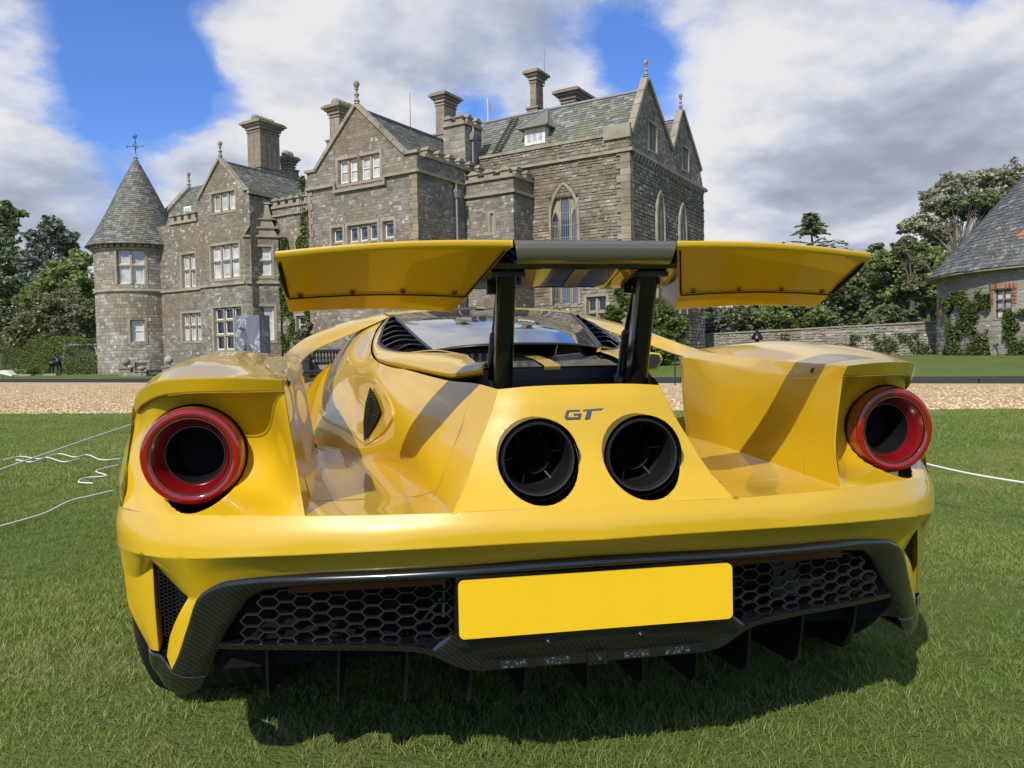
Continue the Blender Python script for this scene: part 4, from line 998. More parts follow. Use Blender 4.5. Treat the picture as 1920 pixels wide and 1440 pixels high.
# --- side inlets on the fuselage flanks (mesh in a lens-shaped opening)
_inl = [on_body(x, y, .003) for x, y in ((697, 725), (706, 742), (717, 771), (706, 797), (686, 829), (684, 793), (688, 757))]
_rim = [on_body(x, y, .001) for x, y in ((694, 711), (712, 722), (728, 745), (738, 776), (728, 800), (708, 820), (684, 836))]
for s_ in (1, -1):       # s_ = 1 keeps the side seen at the left of the photo
    M_ = lambda p: np.array((p[0]*s_, p[1], p[2]))
    base = [M_(p) for p in _inl]; ol = []
    n = len(base)
    for i in range(n):      # straight sides, slightly rounded corners
        a, b_ = base[i], base[(i+1) % n]
        for q in range(6): ol.append(a+(b_-a)*q/6)
    ol.append(ol[0]); ol = np.array(ol); m = len(ol)-1
    off = np.array((-s_*.004, -.008, .001))
    mb = MB(); cc = ol[:-1].mean(0)+off*.5; mb.add([tuple(p+off*.5) for p in ol[:-1]]+[tuple(cc)], [(i, (i+1) % m, m) for i in range(m)]); mb.build('inlet_mesh', MAT['matt_black'], CAR, flip=False)
    mb = MB(); z1_, z0_ = ol[:, 2].max(), ol[:, 2].min()
    for k in range(1, 22):
        z = z1_-(z1_-z0_)*k/22; hit = []
        for i in range(m):
            a, b_ = ol[i], ol[i+1]
            if (a[2]-z)*(b_[2]-z) <= 0 and abs(a[2]-b_[2]) > 1e-6: f = (z-a[2])/(b_[2]-a[2]); hit.append(a+(b_-a)*f)
        if len(hit) >= 2:
            pts = [hit[0]+(hit[-1]-hit[0])*q/6+off*.8+np.array((0, 0, .0018*(1 if q % 2 else -1))) for q in range(7)]
            mb.tube(pts, .0009, 4)
    mb.build('inlet_ribs', MAT['grille_black'], CAR)
    rp = cr_eval([M_(p) for p in _rim], 40); mb = MB(); mb.tube([tuple(p) for p in rp], [.0045*math.sin(math.pi*min(1, max(0, (i+1)/41)))+.0006 for i in range(40)], 6); mb.build('inlet_rim', MAT['car_paint'], CAR, smooth=80)
# panel seams: thin dark joints
def seam(pts, name='panel_seam', r=.0011, mat='matt_black', n=40, both=True):
    for s_ in ((-1, 1) if both else (1,)):
        mb = MB(); mb.tube([(s_*p[0], p[1], p[2]) for p in cr_eval(pts, n)], r, 5); mb.build(name, MAT[mat], CAR)
seam([tuple(on_body(x, y, 0)) for x, y in ((884, 734), (870, 785), (852, 835), (833, 885), (819, 920))], mat='shut_paint')
seam([tuple(on_body(x, y, 0)) for x, y in ((819, 921), (770, 932), (700, 935), (640, 938), (594, 940))], mat='shut_paint')
seam([(.601, .275, .829), (.586, .265, .70), (.561, .232, .608)], mat='shut_paint')
seam([(.590, .124, .8375), (.68, .157, .8365), (.78, .203, .8355), (.84, .248, .83)], mat='shut_paint')
# small aerials / catches on the strip
for s_ in (-1, 1):
    m_ = MB(); m_.tube([(s_*.612, .285, .846), (s_*.605, .262, .848)], [.0055, .008], 8); m_.build('catch', MAT['satin_black'], CAR, smooth=40)
# ------------------------------------------------------------------ the stone country house
az = R_(40.6)
Uc = Vector((math.sin(az), math.cos(az), 0)); Ac = Vector((math.cos(az), -math.sin(az), 0)); Zc = Vector((0, 0, 1))
T0 = Vector((-17.36, 54.15, 0))
HOUSE = empty('country_house', T0); tag(HOUSE, 'grey stone country house with gables, tall chimneys and a round corner tower', 'house')
def W(a, b, z): return T0+Ac*a+Uc*b+Zc*z
def FP(x, y, b):      # photo pixel on the front-facing plane b -> (a, z)
    d = Vector(cF+cR*(x-960)/FL+cU*(720-y)/FL); o = Vector(cO); t_ = (T0+Uc*b-o).dot(Uc)/d.dot(Uc); p = o+d*t_; return ((p-T0).dot(Ac), p.z)
def SP(x, y, a):      # photo pixel on the side-facing plane a -> (b, z)
    d = Vector(cF+cR*(x-960)/FL+cU*(720-y)/FL); o = Vector(cO); t_ = (T0+Ac*a-o).dot(Ac)/d.dot(Ac); p = o+d*t_; return ((p-T0).dot(Uc), p.z)
def frontT(b): return lambda u, z, h: W(u, b-h, z)       # h = proud of the wall, towards the viewer
def sideT(a): return lambda u, z, h: W(a+h, u, z)
ALLST = []     # (distance, T, rect, proud, group) of every stone, nearest become parts
def clip_span(poly, z):
    xs = []
    n = len(poly)
    for i in range(n):
        (x0, z0), (x1, z1) = poly[i], poly[(i+1) % n]
        if (z0-z)*(z1-z) < 0 or (z0 == z): 
            if z1 != z0: xs.append(x0+(x1-x0)*(z-z0)/(z1-z0))
    xs.sort(); return [(xs[i], xs[i+1]) for i in range(0, len(xs)-1, 2)]
def masonry(poly, T, holes=(), ch=.15, sw=(.16, .42), stone='house_stone', mortar='mortar', parent=HOUSE, name='wall', jit=.0, seed=0, back=True, proud=(.003, .013), store=True, quoins=()):
    """coursed stones over a polygon (u,z) minus holes, on a mortar backing"""
    r = random.Random(seed or int(poly[0][0]*97+poly[0][1]*13+len(poly)))
    z0 = min(p[1] for p in poly); z1 = max(p[1] for p in poly)
    u0_ = min(p[0] for p in poly); u1_ = max(p[0] for p in poly)
    if back:
        # backing in cells so that the window holes stay open
        us = sorted(set([u0_, u1_]+[h[0] for h in holes]+[h[2] for h in holes])); zs = sorted(set([z0, z1]+[p[1] for p in poly]+[h[1] for h in holes]+[h[3] for h in holes]))
        us = [u for u in us if u0_ <= u <= u1_]; zs = [z for z in zs if z0 <= z <= z1]
        mb = MB()
        for i in range(len(zs)-1):
            za, zb = zs[i], zs[i+1]
            if zb-za < 1e-4: continue
            sa = clip_span(poly, za+1e-4); sb = clip_span(poly, zb-1e-4)
            for (a0_, a1_), (b0_, b1_) in zip(sa, sb):
                cu = [u for u in us if min(a0_, b0_) < u < max(a1_, b1_)]
                inner = [u for u in cu if max(a0_, b0_) < u < min(a1_, b1_)]
                e0 = [(a0_, b0_)]+[(u, u) for u in inner]+[(a1_, b1_)]
                for (p0, q0), (p1, q1) in zip(e0[:-1], e0[1:]):
                    mu, mz = (p0+p1+q0+q1)/4, (za+zb)/2
                    if any(h[0] < mu < h[2] and h[1] < mz < h[3] for h in holes): continue
                    mb.add([T(p0, za, 0), T(p1, za, 0), T(q1, zb, 0), T(q0, zb, 0)], [(0, 1, 2, 3)])
        for h in holes:
            for (ua, za), (ub, zb) in (((h[0], h[1]), (h[2], h[1])), ((h[2], h[1]), (h[2], h[3])), ((h[2], h[3]), (h[0], h[3])), ((h[0], h[3]), (h[0], h[1]))):
                mb.add([T(ua, za, 0), T(ub, zb, 0), T(ub, zb, -.45), T(ua, za, -.45)], [(0, 1, 2, 3)])
        mb.build(name, MAT[mortar], parent)
    z = z0; out_ = []
    while z < z1-.05:
        h_ = min(ch*r.uniform(.72, 1.3), z1-z); zm = z+h_/2
        for (a, b_) in clip_span(poly, zm):
            segs = [(a, b_)]
            for hl in holes:
                if hl[1]-.02 < zm < hl[3]+.02:
                    ns = []
                    for (p, q) in segs:
                        if hl[2] <= p or hl[0] >= q: ns.append((p, q))
                        else:
                            if hl[0]-p > .06: ns.append((p, hl[0]))
                            if q-hl[2] > .06: ns.append((hl[2], q))
                    segs = ns
            for (p, q) in segs:
                u = p
                while u < q-.03:
                    w_ = r.uniform(*sw); 
                    if r.random() < .12: w_ *= .6
                    if u+w_ > q-.15: w_ = q-u
                    g_ = .006; j = jit
                    pr = r.uniform(*proud)
                    out_.append((u+g_, z+g_+r.uniform(0, j), u+w_-g_, z+h_-g_-r.uniform(0, j), pr)); u += w_
        z += h_
    for st in out_:
        c = T((st[0]+st[2])/2, (st[1]+st[3])/2, 0)
        if store: ALLST.append(((st[2]-st[0])*(st[3]-st[1])/max(1, ((c-Vector(cO)).length)**2), T, st, stone, r.random()))
        else: ALLST.append((0, T, st, stone, r.random()))
    return out_
def stone_geo(mb, T, st, c):
    u0, z0, u1, z1, h = st; e = min(.012, (u1-u0)*.2, (z1-z0)*.2)
    vs = [T(u0, z0, -.01), T(u1, z0, -.01), T(u1, z1, -.01), T(u0, z1, -.01), T(u0+e, z0+e, h), T(u1-e, z0+e, h), T(u1-e, z1-e, h), T(u0+e, z1-e, h)]
    mb.add(vs, [(4, 5, 6, 7), (0, 1, 5, 4), (1, 2, 6, 5), (2, 3, 7, 6), (3, 0, 4, 7)], c)

def window(T, u0, z0, u1, z1, nl=2, rows=(1,), pane='pane_white', frame='white_paint', recess=.22, parent=HOUSE, sur=.14, lead=False, mull=.13, bars=0, sash=True, name='window', fw=.055):
    """stone-mullioned window set in a hole u0..u1, z0..z1; rows: relative heights bottom to top"""
    wo = empty(name, T((u0+u1)/2, (z0+z1)/2, 0)); adopt(wo, parent)
    mb = MB()   # surround, proud frame of dressed stone round the hole
    for (a, b_, c, d) in ((u0-sur, z1, u1+sur, z1+sur), (u0-sur, z0-sur*.9, u1+sur, z0)):
        mb.box((0, 0, 0), (1, 1, 1), lambda x, y, z, a=a, b_=b_, c=c, d=d: T(a+(c-a)*x, b_+(d-b_)*z, .035*y-.05*(1-y)))
    for (a, b_, c, d) in ((u0-sur, z0, u0, z1), (u1, z0, u1+sur, z1)):
        mb.box((0, 0, 0), (1, 1, 1), lambda x, y, z, a=a, b_=b_, c=c, d=d: T(a+(c-a)*x, b_+(d-b_)*z, .033*y-.05*(1-y)))
    # splayed reveal
    s2 = .06
    q0 = [(u0, z0), (u1, z0), (u1, z1), (u0, z1)]; q1 = [(u0+s2, z0+s2*1.4), (u1-s2, z0+s2*1.4), (u1-s2, z1-s2), (u0+s2, z1-s2)]
    vs = [T(*p, .03) for p in q0]+[T(*p, -recess) for p in q1]
    mb.add(vs, [(i, (i+1) % 4, 4+(i+1) % 4, 4+i) for i in range(4)])
    mb.build('surround', MAT['dressed_stone'], wo)
    a0_, a1_, b0_, b1_ = u0+s2, u1-s2, z0+s2*1.4, z1-s2
    lw = (a1_-a0_-mull*(nl-1))/nl; tot = sum(rows); zh = b1_-b0_; tm = .10 if mull > .05 else .03
    zz = [b0_]; 
    for k, rr in enumerate(rows): zz.append(zz[-1]+zh*rr/tot)
    if nl > 1 or len(rows) > 1:
        mb = MB()
        for i in range(1, nl):
            x = a0_+i*lw+(i-1)*mull; mb.box((0, 0, 0), (1, 1, 1), lambda X, y, z, x=x: T(x+mull*X, b0_+zh*z, -recess*.35*y-(recess+.02)*(1-y)))
        for k in range(1, len(rows)):
            for i in range(nl):
                x = a0_+i*(lw+mull); mb.box((0, 0, 0), (1, 1, 1), lambda X, y, z, x=x, k=k: T(x+lw*X, zz[k]-tm/2+tm*z, -recess*.30*y-(recess+.02)*(1-y)))
        mb.build('mullion', MAT['dressed_stone'], wo)
    fr = MB()
    panes = []
    for i in range(nl):
        x0 = a0_+i*(lw+mull); x1 = x0+lw
        for k in range(len(rows)):
            y0 = zz[k]+(tm/2 if k else 0); y1 = zz[k+1]-(tm/2 if k < len(rows)-1 else 0)
            for (a, b_, c, d) in ((x0, y0, x0+fw, y1), (x1-fw, y0, x1, y1), (x0+fw, y0, x1-fw, y0+fw*1.2), (x0+fw, y1-fw, x1-fw, y1)):
                fr.box((0, 0, 0), (1, 1, 1), lambda X, y, z, a=a, b_=b_, c=c, d=d: T(a+(c-a)*X, b_+(d-b_)*z, -(recess-.05)*y-(recess+.02)*(1-y)))
            if sash:
                ym = (y0+y1)/2
                fr.box((0, 0, 0), (1, 1, 1), lambda X, y, z: T(x0+fw+(x1-x0-2*fw)*X, ym-.02+.04*z, -(recess-.04)*y-(recess+.02)*(1-y)))
            if bars:
                for q in range(1, bars+1):
                    xb = x0+(x1-x0)*q/(bars+1); fr.box((0, 0, 0), (1, 1, 1), lambda X, y, z, xb=xb: T(xb-.012+.024*X, y0+(y1-y0)*z, -(recess-.03)*y-(recess+.02)*(1-y)))
            panes.append((x0, y0, x1, y1))
    fr.build('casement', MAT[frame], wo)
    for (x0, y0, x1, y1) in panes:
        q = MB(); q.add([T(x0, y0, -recess-.01), T(x1, y0, -recess-.01), T(x1, y1, -recess-.01), T(x0, y1, -recess-.01)], [(0, 1, 2, 3)]); q.build('pane', MAT[pane], wo, flip=False)
        if lead:
            q = MB(); cu, cz = (x0+x1)/2, (y0+y1)/2
            q.add([T(cu-.13, cz, -recess+.005), T(cu, cz-.19, -recess+.005), T(cu+.13, cz, -recess+.005), T(cu, cz+.19, -recess+.005)], [(0, 1, 2, 3)]); q.build('diamond_pane', MAT['pane_dark'], wo, flip=False)
    return wo
def hole_px(P, x0, y0, x1, y1, plane):
    """window hole from photo pixels (left, top, right, bottom at its middle)"""
    a, zt = P(x0, y0, plane); b_, _ = P(x1, y1, plane); xm = (x0+x1)/2
    return a, b_
def bandbox(name, T, u0, u1, z0, z1, d, mat='dressed_stone', parent=HOUSE):
    mb = MB(); mb.box((0, 0, 0), (1, 1, 1), lambda x, y, z: T(u0+(u1-u0)*x, z0+(z1-z0)*z, d*y-.05*(1-y))); return mb.build(name, MAT[mat], parent)
def quoins(T, u0, u1, z0, z1, d):
    z = z0; k = 0; r = random.Random(int(u0*10)+3)
    while z < z1-.1:
        h = min(r.uniform(.26, .40), z1-z); e = (u1-u0)*(.30 if k % 2 else 0)
        near = abs(u0-aR1) < 1.5 or abs(u0-globals().get('aM1', 99)) < 1.5
        ua, ub = (u0+e, u1) if u1-u0 > .1 and T(u1, 0, 0).x > -99 and near else (u0, u1-e)
        mb = MB(); mb.box((0, 0, 0), (1, 1, 1), lambda x, y, s: T(ua+(ub-ua)*x, z+.008+(h-.016)*s, (d+.01*(k % 3)/3)*y-.05*(1-y))); mb.build('quoin', MAT['chimney_stone'], HOUSE); z += h; k += 1
def coping(T, pts, wdt=.32, th=.16, d0=-.25, d1=.12, mat='dressed_stone', name='coping'):
    """thick stone coping following (u,z) points"""
    for (p, q) in zip(pts[:-1], pts[1:]):
        dx, dz = q[0]-p[0], q[1]-p[1]; l = math.hypot(dx, dz); nx, nz = -dz/l*th, dx/l*th
        if nz < 0: nx, nz = -nx, -nz
        n_ = max(1, int(l/.9))
        for k in range(n_):
            f0, f1 = k/n_+.004, (k+1)/n_-.004
            a = (p[0]+dx*f0, p[1]+dz*f0); b_ = (p[0]+dx*f1, p[1]+dz*f1)
            mb = MB(); mb.prism([a, b_, (b_[0]+nx, b_[1]+nz), (a[0]+nx, a[1]+nz)], T, d0, d1); mb.build(name, MAT[mat], HOUSE)
def merlons(T, u0, u1, z, n, h=.62, wf=.56, d=.12, th=.35, parent=HOUSE):
    """crenellated parapet: each merlon with a weathered cap"""
    p = (u1-u0)/n
    mb = MB(); mb.box((0, 0, 0), (1, 1, 1), lambda x, y, s: T(u0+(u1-u0)*x, z+.16*s, (d)*y-th*(1-y))); mb.build('parapet', MAT['dressed_stone'], parent)
    for i in range(n):
        a = u0+p*i+p*(1-wf)*.5; b_ = a+p*wf
        mb = MB(); mb.box((0, 0, 0), (1, 1, 1), lambda x, y, s: T(a+(b_-a)*x, z+.16+(h-.16)*s, (d-.03)*y-th*(1-y)))
        mb.prism([(a-.05, z+h), (b_+.05, z+h), (b_+.05, z+h+.06), (a-.05, z+h+.06)], T, -th-.03, d+.05)
        mb.prism([(a-.03, z+h+.06), (b_+.03, z+h+.06), ((a+b_)/2+.1, z+h+.20), ((a+b_)/2-.1, z+h+.20)], T, -th+.02, d)
        mb.build('merlon', MAT['dressed_stone'], parent)
def finial(p, s=1.0, parent=HOUSE, ball=True):
    mb = MB(); T = lambda x, y, h: Vector((p[0]+x*s, p[1]+y*s, p[2]+h*s))
    mb.lathe([(.16, 0), (.14, .10), (.20, .16), (.12, .24), (.09, .42), (.16, .50), (.16, .56), (.08, .62), (.07, .78), (.13, .84), (.08, .9), (.15, 1.02), (.19, 1.14), (.15, 1.27), (.06, 1.34), (.001, 1.35)], T, 12)
    return mb.build('finial', MAT['dressed_stone'], parent, smooth=50)
def chimney(x0, xc, x1, ytop, ybot, b, pots=0, wide=None, neck=None, capf=1.0):
    """x0..xc front face, xc..x1 side face of the shaft in photo pixels at front plane b"""
    a0_, zt = FP(x0, ytop, b); a1_, _ = FP(xc, ytop, b); ym = (ytop+ybot)/2
    zt = FP(xc, ytop, b)[1]; zb = FP(xc, ybot, b)[1]; bs = SP(x1, ym, a1_)[0]
    a0_ = FP(x0, ym, b)[0]; a1_ = FP(xc, ym, b)[0]; b1_ = SP(x1, ym, a1_)[0]
    ch = empty('chimney', W((a0_+a1_)/2, (b+b1_)/2, zb-1.5)); adopt(ch, HOUSE)
    H = zt-zb; wd = min(a1_-a0_, b1_-b)
    def blk(name, e, za, zb_, mat='chimney_stone'):
        mb = MB(); lo_ = (a0_-e, b-e); hi_ = (a1_+e, b1_+e)
        mb.box((lo_[0], lo_[1], za), (hi_[0], hi_[1], zb_), W); return mb.build(name, MAT[mat], ch)
    blk('base', .16, zb-2.5, zb+.10*H+.0); blk('base_moulding', .22, zb+.10*H, zb+.10*H+.10)
    blk('shaft', 0, zb+.10*H+.1, zt-.62)
    # vertical grooves between flues and stone courses
    for k in range(1, int((H*.75)/.42)):
        z = zb+.10*H+.1+.42*k
        if z < zt-.8: blk('joint', .006, z, z+.018, 'mortar')
    if pots:
        for q in range(1, pots):
            mb = MB(); bb = b+(b1_-b)*q/pots; mb.box((a1_-.01, bb-.03, zb+.16*H), (a1_+.015, bb+.03, zt-1.0), W); mb.build('groove', MAT['mortar'], ch)
        mb = MB(); am = (a0_+a1_)/2; mb.box((am-.03, b-.015, zb+.16*H), (am+.03, b+.01, zt-1.0), W); mb.build('groove', MAT['mortar'], ch)
    blk('neck_band', .05, zt-.80, zt-.72); e = .10*capf
    blk('cap_moulding', e, zt-.62, zt-.42); blk('cap_moulding', e*2.2, zt-.42, zt-.28); blk('cap', e*3.6, zt-.28, zt-.14); blk('cap_top', e*2.6, zt-.14, zt-.06)
    for q in range(pots):
        bb = b+(b1_-b)*(q+.5)/pots; am = (a0_+a1_)/2; mb = MB()
        mb.lathe([(.27, zt-.1), (.30, zt+.10), (.26, zt+.26), (.14, zt+.36), (.001, zt+.38)], lambda x, y, h: W(am+x, bb+y, h), 10); mb.build('pot', MAT['chimney_stone'], ch, smooth=50)
    return ch
def slates(T, poly, row=.16, sw=(.16, .34), mat='slate', seed=3, name='roof', parent=HOUSE, back=True):
    """roof plane poly (u,v) with T(u,v,h): overlapping slates as one tiled part on a solid backing"""
    r = random.Random(seed); v0 = min(p[1] for p in poly); v1 = max(p[1] for p in poly)
    mb = MB()
    if back: mb.add([T(u, v, -.03) for u, v in poly], [tuple(range(len(poly)))], .3)
    v = v0
    while v < v1:
        for (p, q) in clip_span(poly, min(v+row*.5, v1-.001)):
            u = p
            while u < q-.02:
                w_ = r.uniform(*sw); w_ = q-u if u+w_ > q-.08 else w_
                hh = r.uniform(.022, .04); dv = r.uniform(-.012, .012)
                vs = [T(u+.004, v+dv, hh), T(u+w_-.004, v+dv, hh), T(u+w_-.004, v+row*1.05, .004), T(u+.004, v+row*1.05, .004), T(u+.004, v+dv, -.02), T(u+w_-.004, v+dv, -.02)]
                mb.add(vs, [(0, 1, 2, 3), (4, 5, 1, 0)], r.uniform(.02, .98)); u += w_
        v += row
    o = mb.build(name, MAT[mat], parent, flip=False); o['kind'] = 'stuff'; return o

# ---- main volumes -------------------------------------------------
ZG = -.2
# R: great hall block on the right
bR = 3.83; aR1 = FP(1180, 300, bR)[0]; aR0 = 24.6
zR = FP(1178, 283, bR)[1]                        # string course
zRp = FP(906, 294, bR)[1]                        # parapet top
bg1, zg1 = SP(1213, 150, aR1); bv, zv = SP(1260, 286, aR1); bg2, zg2 = SP(1278, 209, aR1); be, ze = SP(1312, 322, aR1); bE = SP(1319, 360, aR1)[0]
# tall pointed window in the front wall
wa0, wz1 = FP(1031, 372, bR)[0], FP(1056, 345, bR)[1]; wa1 = FP(1084, 372, bR)[0]; wspr = FP(1056, 392, bR)[1]; wz0 = 3.4
polyR = [(aR0, ZG), (aR1, ZG), (aR1, zRp), (aR0, zRp)]
wlow = (FP(1100, 580, bR)[0], FP(1110, 600, bR)[1]-.5, FP(1137, 580, bR)[0], FP(1118, 556, bR)[1])
holesR = [(wa0, wz0, wa1, wspr+.6), wlow]
masonry(polyR, frontT(bR), holesR, ch=.17, sw=(.16, .46), stone='rubble_stone', jit=.03, proud=(.01, .05), seed=11)
masonry([(bR, ZG), (bE, ZG), (bE, zR+.1), (bR, zR+.1)], sideT(aR1), [], ch=.19, sw=(.18, .5), stone='rubble_stone', jit=.03, proud=(.01, .06), seed=12)
# gables on the side face
gp = [(bR, zR+.1), (bE, zR+.1), (be+.1, ze), (bg2, zg2), (bv, zv), (bg1, zg1), (bR+.35, FP(1180, 240, bR)[1]-.2), (bR, FP(1180, 240, bR)[1]-.2)]
hw1 = (SP(1216, 250, aR1)[0], SP(1216, 278, aR1)[1], SP(1231, 250, aR1)[0], SP(1222, 232, aR1)[1]); hw2 = (SP(1279, 300, aR1)[0], SP(1284, 318, aR1)[1], SP(1291, 300, aR1)[0], SP(1284, 277, aR1)[1])
masonry(gp, sideT(aR1), [hw1, hw2], ch=.2, sw=(.2, .5), seed=13)
window(sideT(aR1), *hw1, nl=3, mull=.12, pane='pane_lead', frame='dressed_stone', sash=False); window(sideT(aR1), *hw2, nl=3, mull=.12, pane='pane_lead', frame='dressed_stone', sash=False)
coping(sideT(aR1), [(bR+.30, FP(1180, 240, bR)[1]-.25), (bg1, zg1)], th=.2); coping(sideT(aR1), [(bg1, zg1), (bv, zv)], th=.2)
coping(sideT(aR1), [(bv, zv), (bg2, zg2)], th=.2); coping(sideT(aR1), [(bg2, zg2), (be+.1, ze)], th=.2)
for (bb, zz_) in ((bg1, zg1), (bg2, zg2)): finial(W(aR1-.05, bb, zz_+.18), .62)
# corbel table and string on the side face, parapet on front
bandbox('string_course', sideT(aR1), bR-.15, bE+.15, zR-.02, zR+.14, .22); bandbox('string_course', frontT(bR), aR0, aR1+.2, zR-.02, zR+.12, .16)
nC = 26
for k in range(nC):
    u = bR+.3+(bE-bR-.4)*k/nC; mb = MB(); mb.prism([(0, 0), (.10, .0), (.22, .26), (0, .26)], lambda x, z, h, u=u: W(aR1+x, u+h, zR-.28+z), 0, .22); mb.build('corbel', MAT['dressed_stone'], HOUSE)
bandbox('parapet', frontT(bR), aR0, aR1-1.3, zRp-.12, zRp+.02, .10); bandbox('parapet', frontT(bR), aR1-1.3, aR1+.1, FP(1148, 262, bR)[1], FP(1148, 240, bR)[1]+.1, .12, 'dressed_stone')
mb = MB(); mb.box((aR1-1.2, bR+.02, zRp-.1), (aR1-.02, bR+.45, FP(1180, 240, bR)[1]-.2), W); mb.build('corner_pier', MAT['house_stone'], HOUSE)
quoins(frontT(bR), FP(1158, 400, bR)[0], aR1+.06, ZG, zR-.04, .07); quoins(sideT(aR1), bR-.05, bR+.40, ZG, zR-.3, .06)
# pointed blind arches on the side face
for (xa, ya, wpx) in ((1235, 360, 15), (1277, 383, 13)):
    bc, zt_ = SP(xa, ya, aR1); ww = .55
    arch = [(bc-ww, 1.2)]+[(bc-ww*math.cos(R_(60*k/8))*1.0+ww*(1-1), zt_-1.5+1.35*math.sin(R_(90*k/8))) for k in range(0)]
    L_ = [(bc-ww, 3.0), (bc-ww, zt_-1.25), (bc-ww*.86, zt_-.75), (bc-ww*.5, zt_-.28), (bc, zt_), (bc+ww*.5, zt_-.28), (bc+ww*.86, zt_-.75), (bc+ww, zt_-1.25), (bc+ww, 3.0)]
    mb = MB(); mb.tube([sideT(aR1)(u, z, .05) for u, z in L_], .12, 6); mb.build('arch_moulding', MAT['dressed_stone'], HOUSE, smooth=40)
    mb = MB(); mb.prism(L_, sideT(aR1), .02, .045); mb.build('blind_arch', MAT['dressed_stone'], HOUSE)
    mb = MB(); mb.tube([sideT(aR1)(bc, 3.0, .07), sideT(aR1)(bc, zt_-.7, .07)], .07, 6); mb.build('arch_mullion', MAT['dressed_stone'], HOUSE)
# the big traceried window
wn = empty('arched_window', W((wa0+wa1)/2, bR, (wz0+wz1)/2)); adopt(wn, HOUSE)
TF = frontT(bR); wm_ = (wa0+wa1)/2; hw_ = (wa1-wa0)/2
def arch_pts(c, hw, zs, zt, n=10):
    """pointed arch from left springing to right"""
    H_ = zt-zs; R2 = (hw*hw+H_*H_)/(2*hw); Lp = []
    for k in range(n+1):
        z = H_*k/n; x = R2-math.sqrt(max(0, R2*R2-z*z)); Lp.append((c-hw+x, zs+z))
    return Lp+[(2*c-x, z) for x, z in Lp[::-1][1:]]
A_ = arch_pts(wm_, hw_, wspr-.3, wz1)
mb = MB(); mb.tube([TF(wa0, wz0, .03)]+[TF(u, z, .03) for u, z in A_]+[TF(wa1, wz0, .03)], .09, 6); mb.build('hood_moulding', MAT['dressed_stone'], wn, smooth=40)
mb = MB(); mb.prism([(wa0, wz0)]+A_+[(wa1, wz0)], TF, -.20, -.15); mb.build('tracery_plate', MAT['dressed_stone'], wn)
cols = [(wa0+hw_*.07, wa0+hw_*.55, wspr-.55, wspr-.05), (wa0+hw_*.68, wa0+hw_*1.32, wspr+.25, wspr+1.15), (wa0+hw_*1.45, wa0+hw_*1.93, wspr-.50, wspr-.0)]
for q, (ua, ub, zs, zt) in enumerate(cols):
    lp = [(ua, wz0+.1)]+arch_pts((ua+ub)/2, (ub-ua)/2, zs, zt, 6)+[(ub, wz0+.1)]
    mb = MB(); mb.prism(lp, TF, -.149, -.14); mb.build('lancet_glass', MAT['pane_dark' if q == 0 else 'pane_lead'], wn)
    mb = MB(); mb.tube([TF(u, z, -.12) for u, z in lp], .034, 6); mb.build('lancet_frame', MAT['dressed_stone'], wn, smooth=40)
    mb = MB()
    for k in range(1, 4): x = ua+(ub-ua)*k/4; mb.box((0, 0, 0), (1, 1, 1), lambda X, y, z, x=x: TF(x-.012+.024*X, wz0+(zs-wz0)*z, -.13+.01*y))
    z = wz0+.3
    while z < zs+.1: mb.box((0, 0, 0), (1, 1, 1), lambda X, y, s, z=z: TF(ua+(ub-ua)*X, z+.035*s, -.13+.012*y)); z += .62
    mb.build('lancet_bars', MAT['dressed_stone' if q == 0 else 'lead'], wn)
    if q == 1:
        for (z0_, z1_) in ((wspr-1.5, wspr-.55), (wspr-2.6, wspr-1.7)):
            mb = MB(); mb.box((0, 0, 0), (1, 1, 1), lambda X, y, s: TF(ua+.03+(ub-ua-.06)*X, z0_+(z1_-z0_)*s, -.138+.003*y)); mb.build('open_light', MAT['pane_dark'], wn)
window(frontT(bR), *wlow, nl=2, rows=(1, .9), pane='pane_dark', frame='dressed_stone', sash=False)
# roofs of the hall
rl0 = 22.0
def roofT(a0_, p_low, p_high):
    """plane through (b,z) low and high; u along a, v up the slope"""
    (b0, z0), (b1, z1) = p_low, p_high; L_ = math.hypot(b1-b0, z1-z0); e = ((b1-b0)/L_, (z1-z0)/L_); n_ = (-e[1], e[0]) if b1 > b0 else (e[1], -e[0])
    return (lambda u, v, h: W(a0_+u, b0+e[0]*v+n_[0]*h, z0+e[1]*v+n_[1]*h)), L_
T_, L_ = roofT(rl0, (bR+.4, zRp-.15), (bg1, zg1-.5)); slates(T_, [(0, 0), (aR1-rl0-.1, 0), (aR1-rl0-.1, L_), (0, L_)], mat='slate_green', row=.2, seed=4)
T_, L_ = roofT(rl0, (bv, zv-.05), (bg1, zg1-.5)); slates(T_, [(0, 0), (aR1-rl0-.1, 0), (aR1-rl0-.1, L_), (0, L_)], mat='slate', row=.4, seed=5)
T_, L_ = roofT(rl0, (bv, zv-.05), (bg2, zg2-.5)); slates(T_, [(0, 0), (aR1-rl0-.1, 0), (aR1-rl0-.1, L_), (0, L_)], mat='slate_green', row=.2, seed=6)
T_, L_ = roofT(rl0, (bE, ze-.3), (bg2, zg2-.5)); slates(T_, [(0, 0), (aR1-rl0-.1, 0), (aR1-rl0-.1, L_), (0, L_)], mat='slate', row=.4, seed=7)
for (bb, zz_) in ((bg1, zg1), (bg2, zg2)):
    mb = MB(); mb.tube([W(rl0, bb, zz_-.46), W(aR1-.2, bb, zz_-.46)], .09, 6); mb.build('ridge', MAT['lead'], HOUSE, smooth=60)
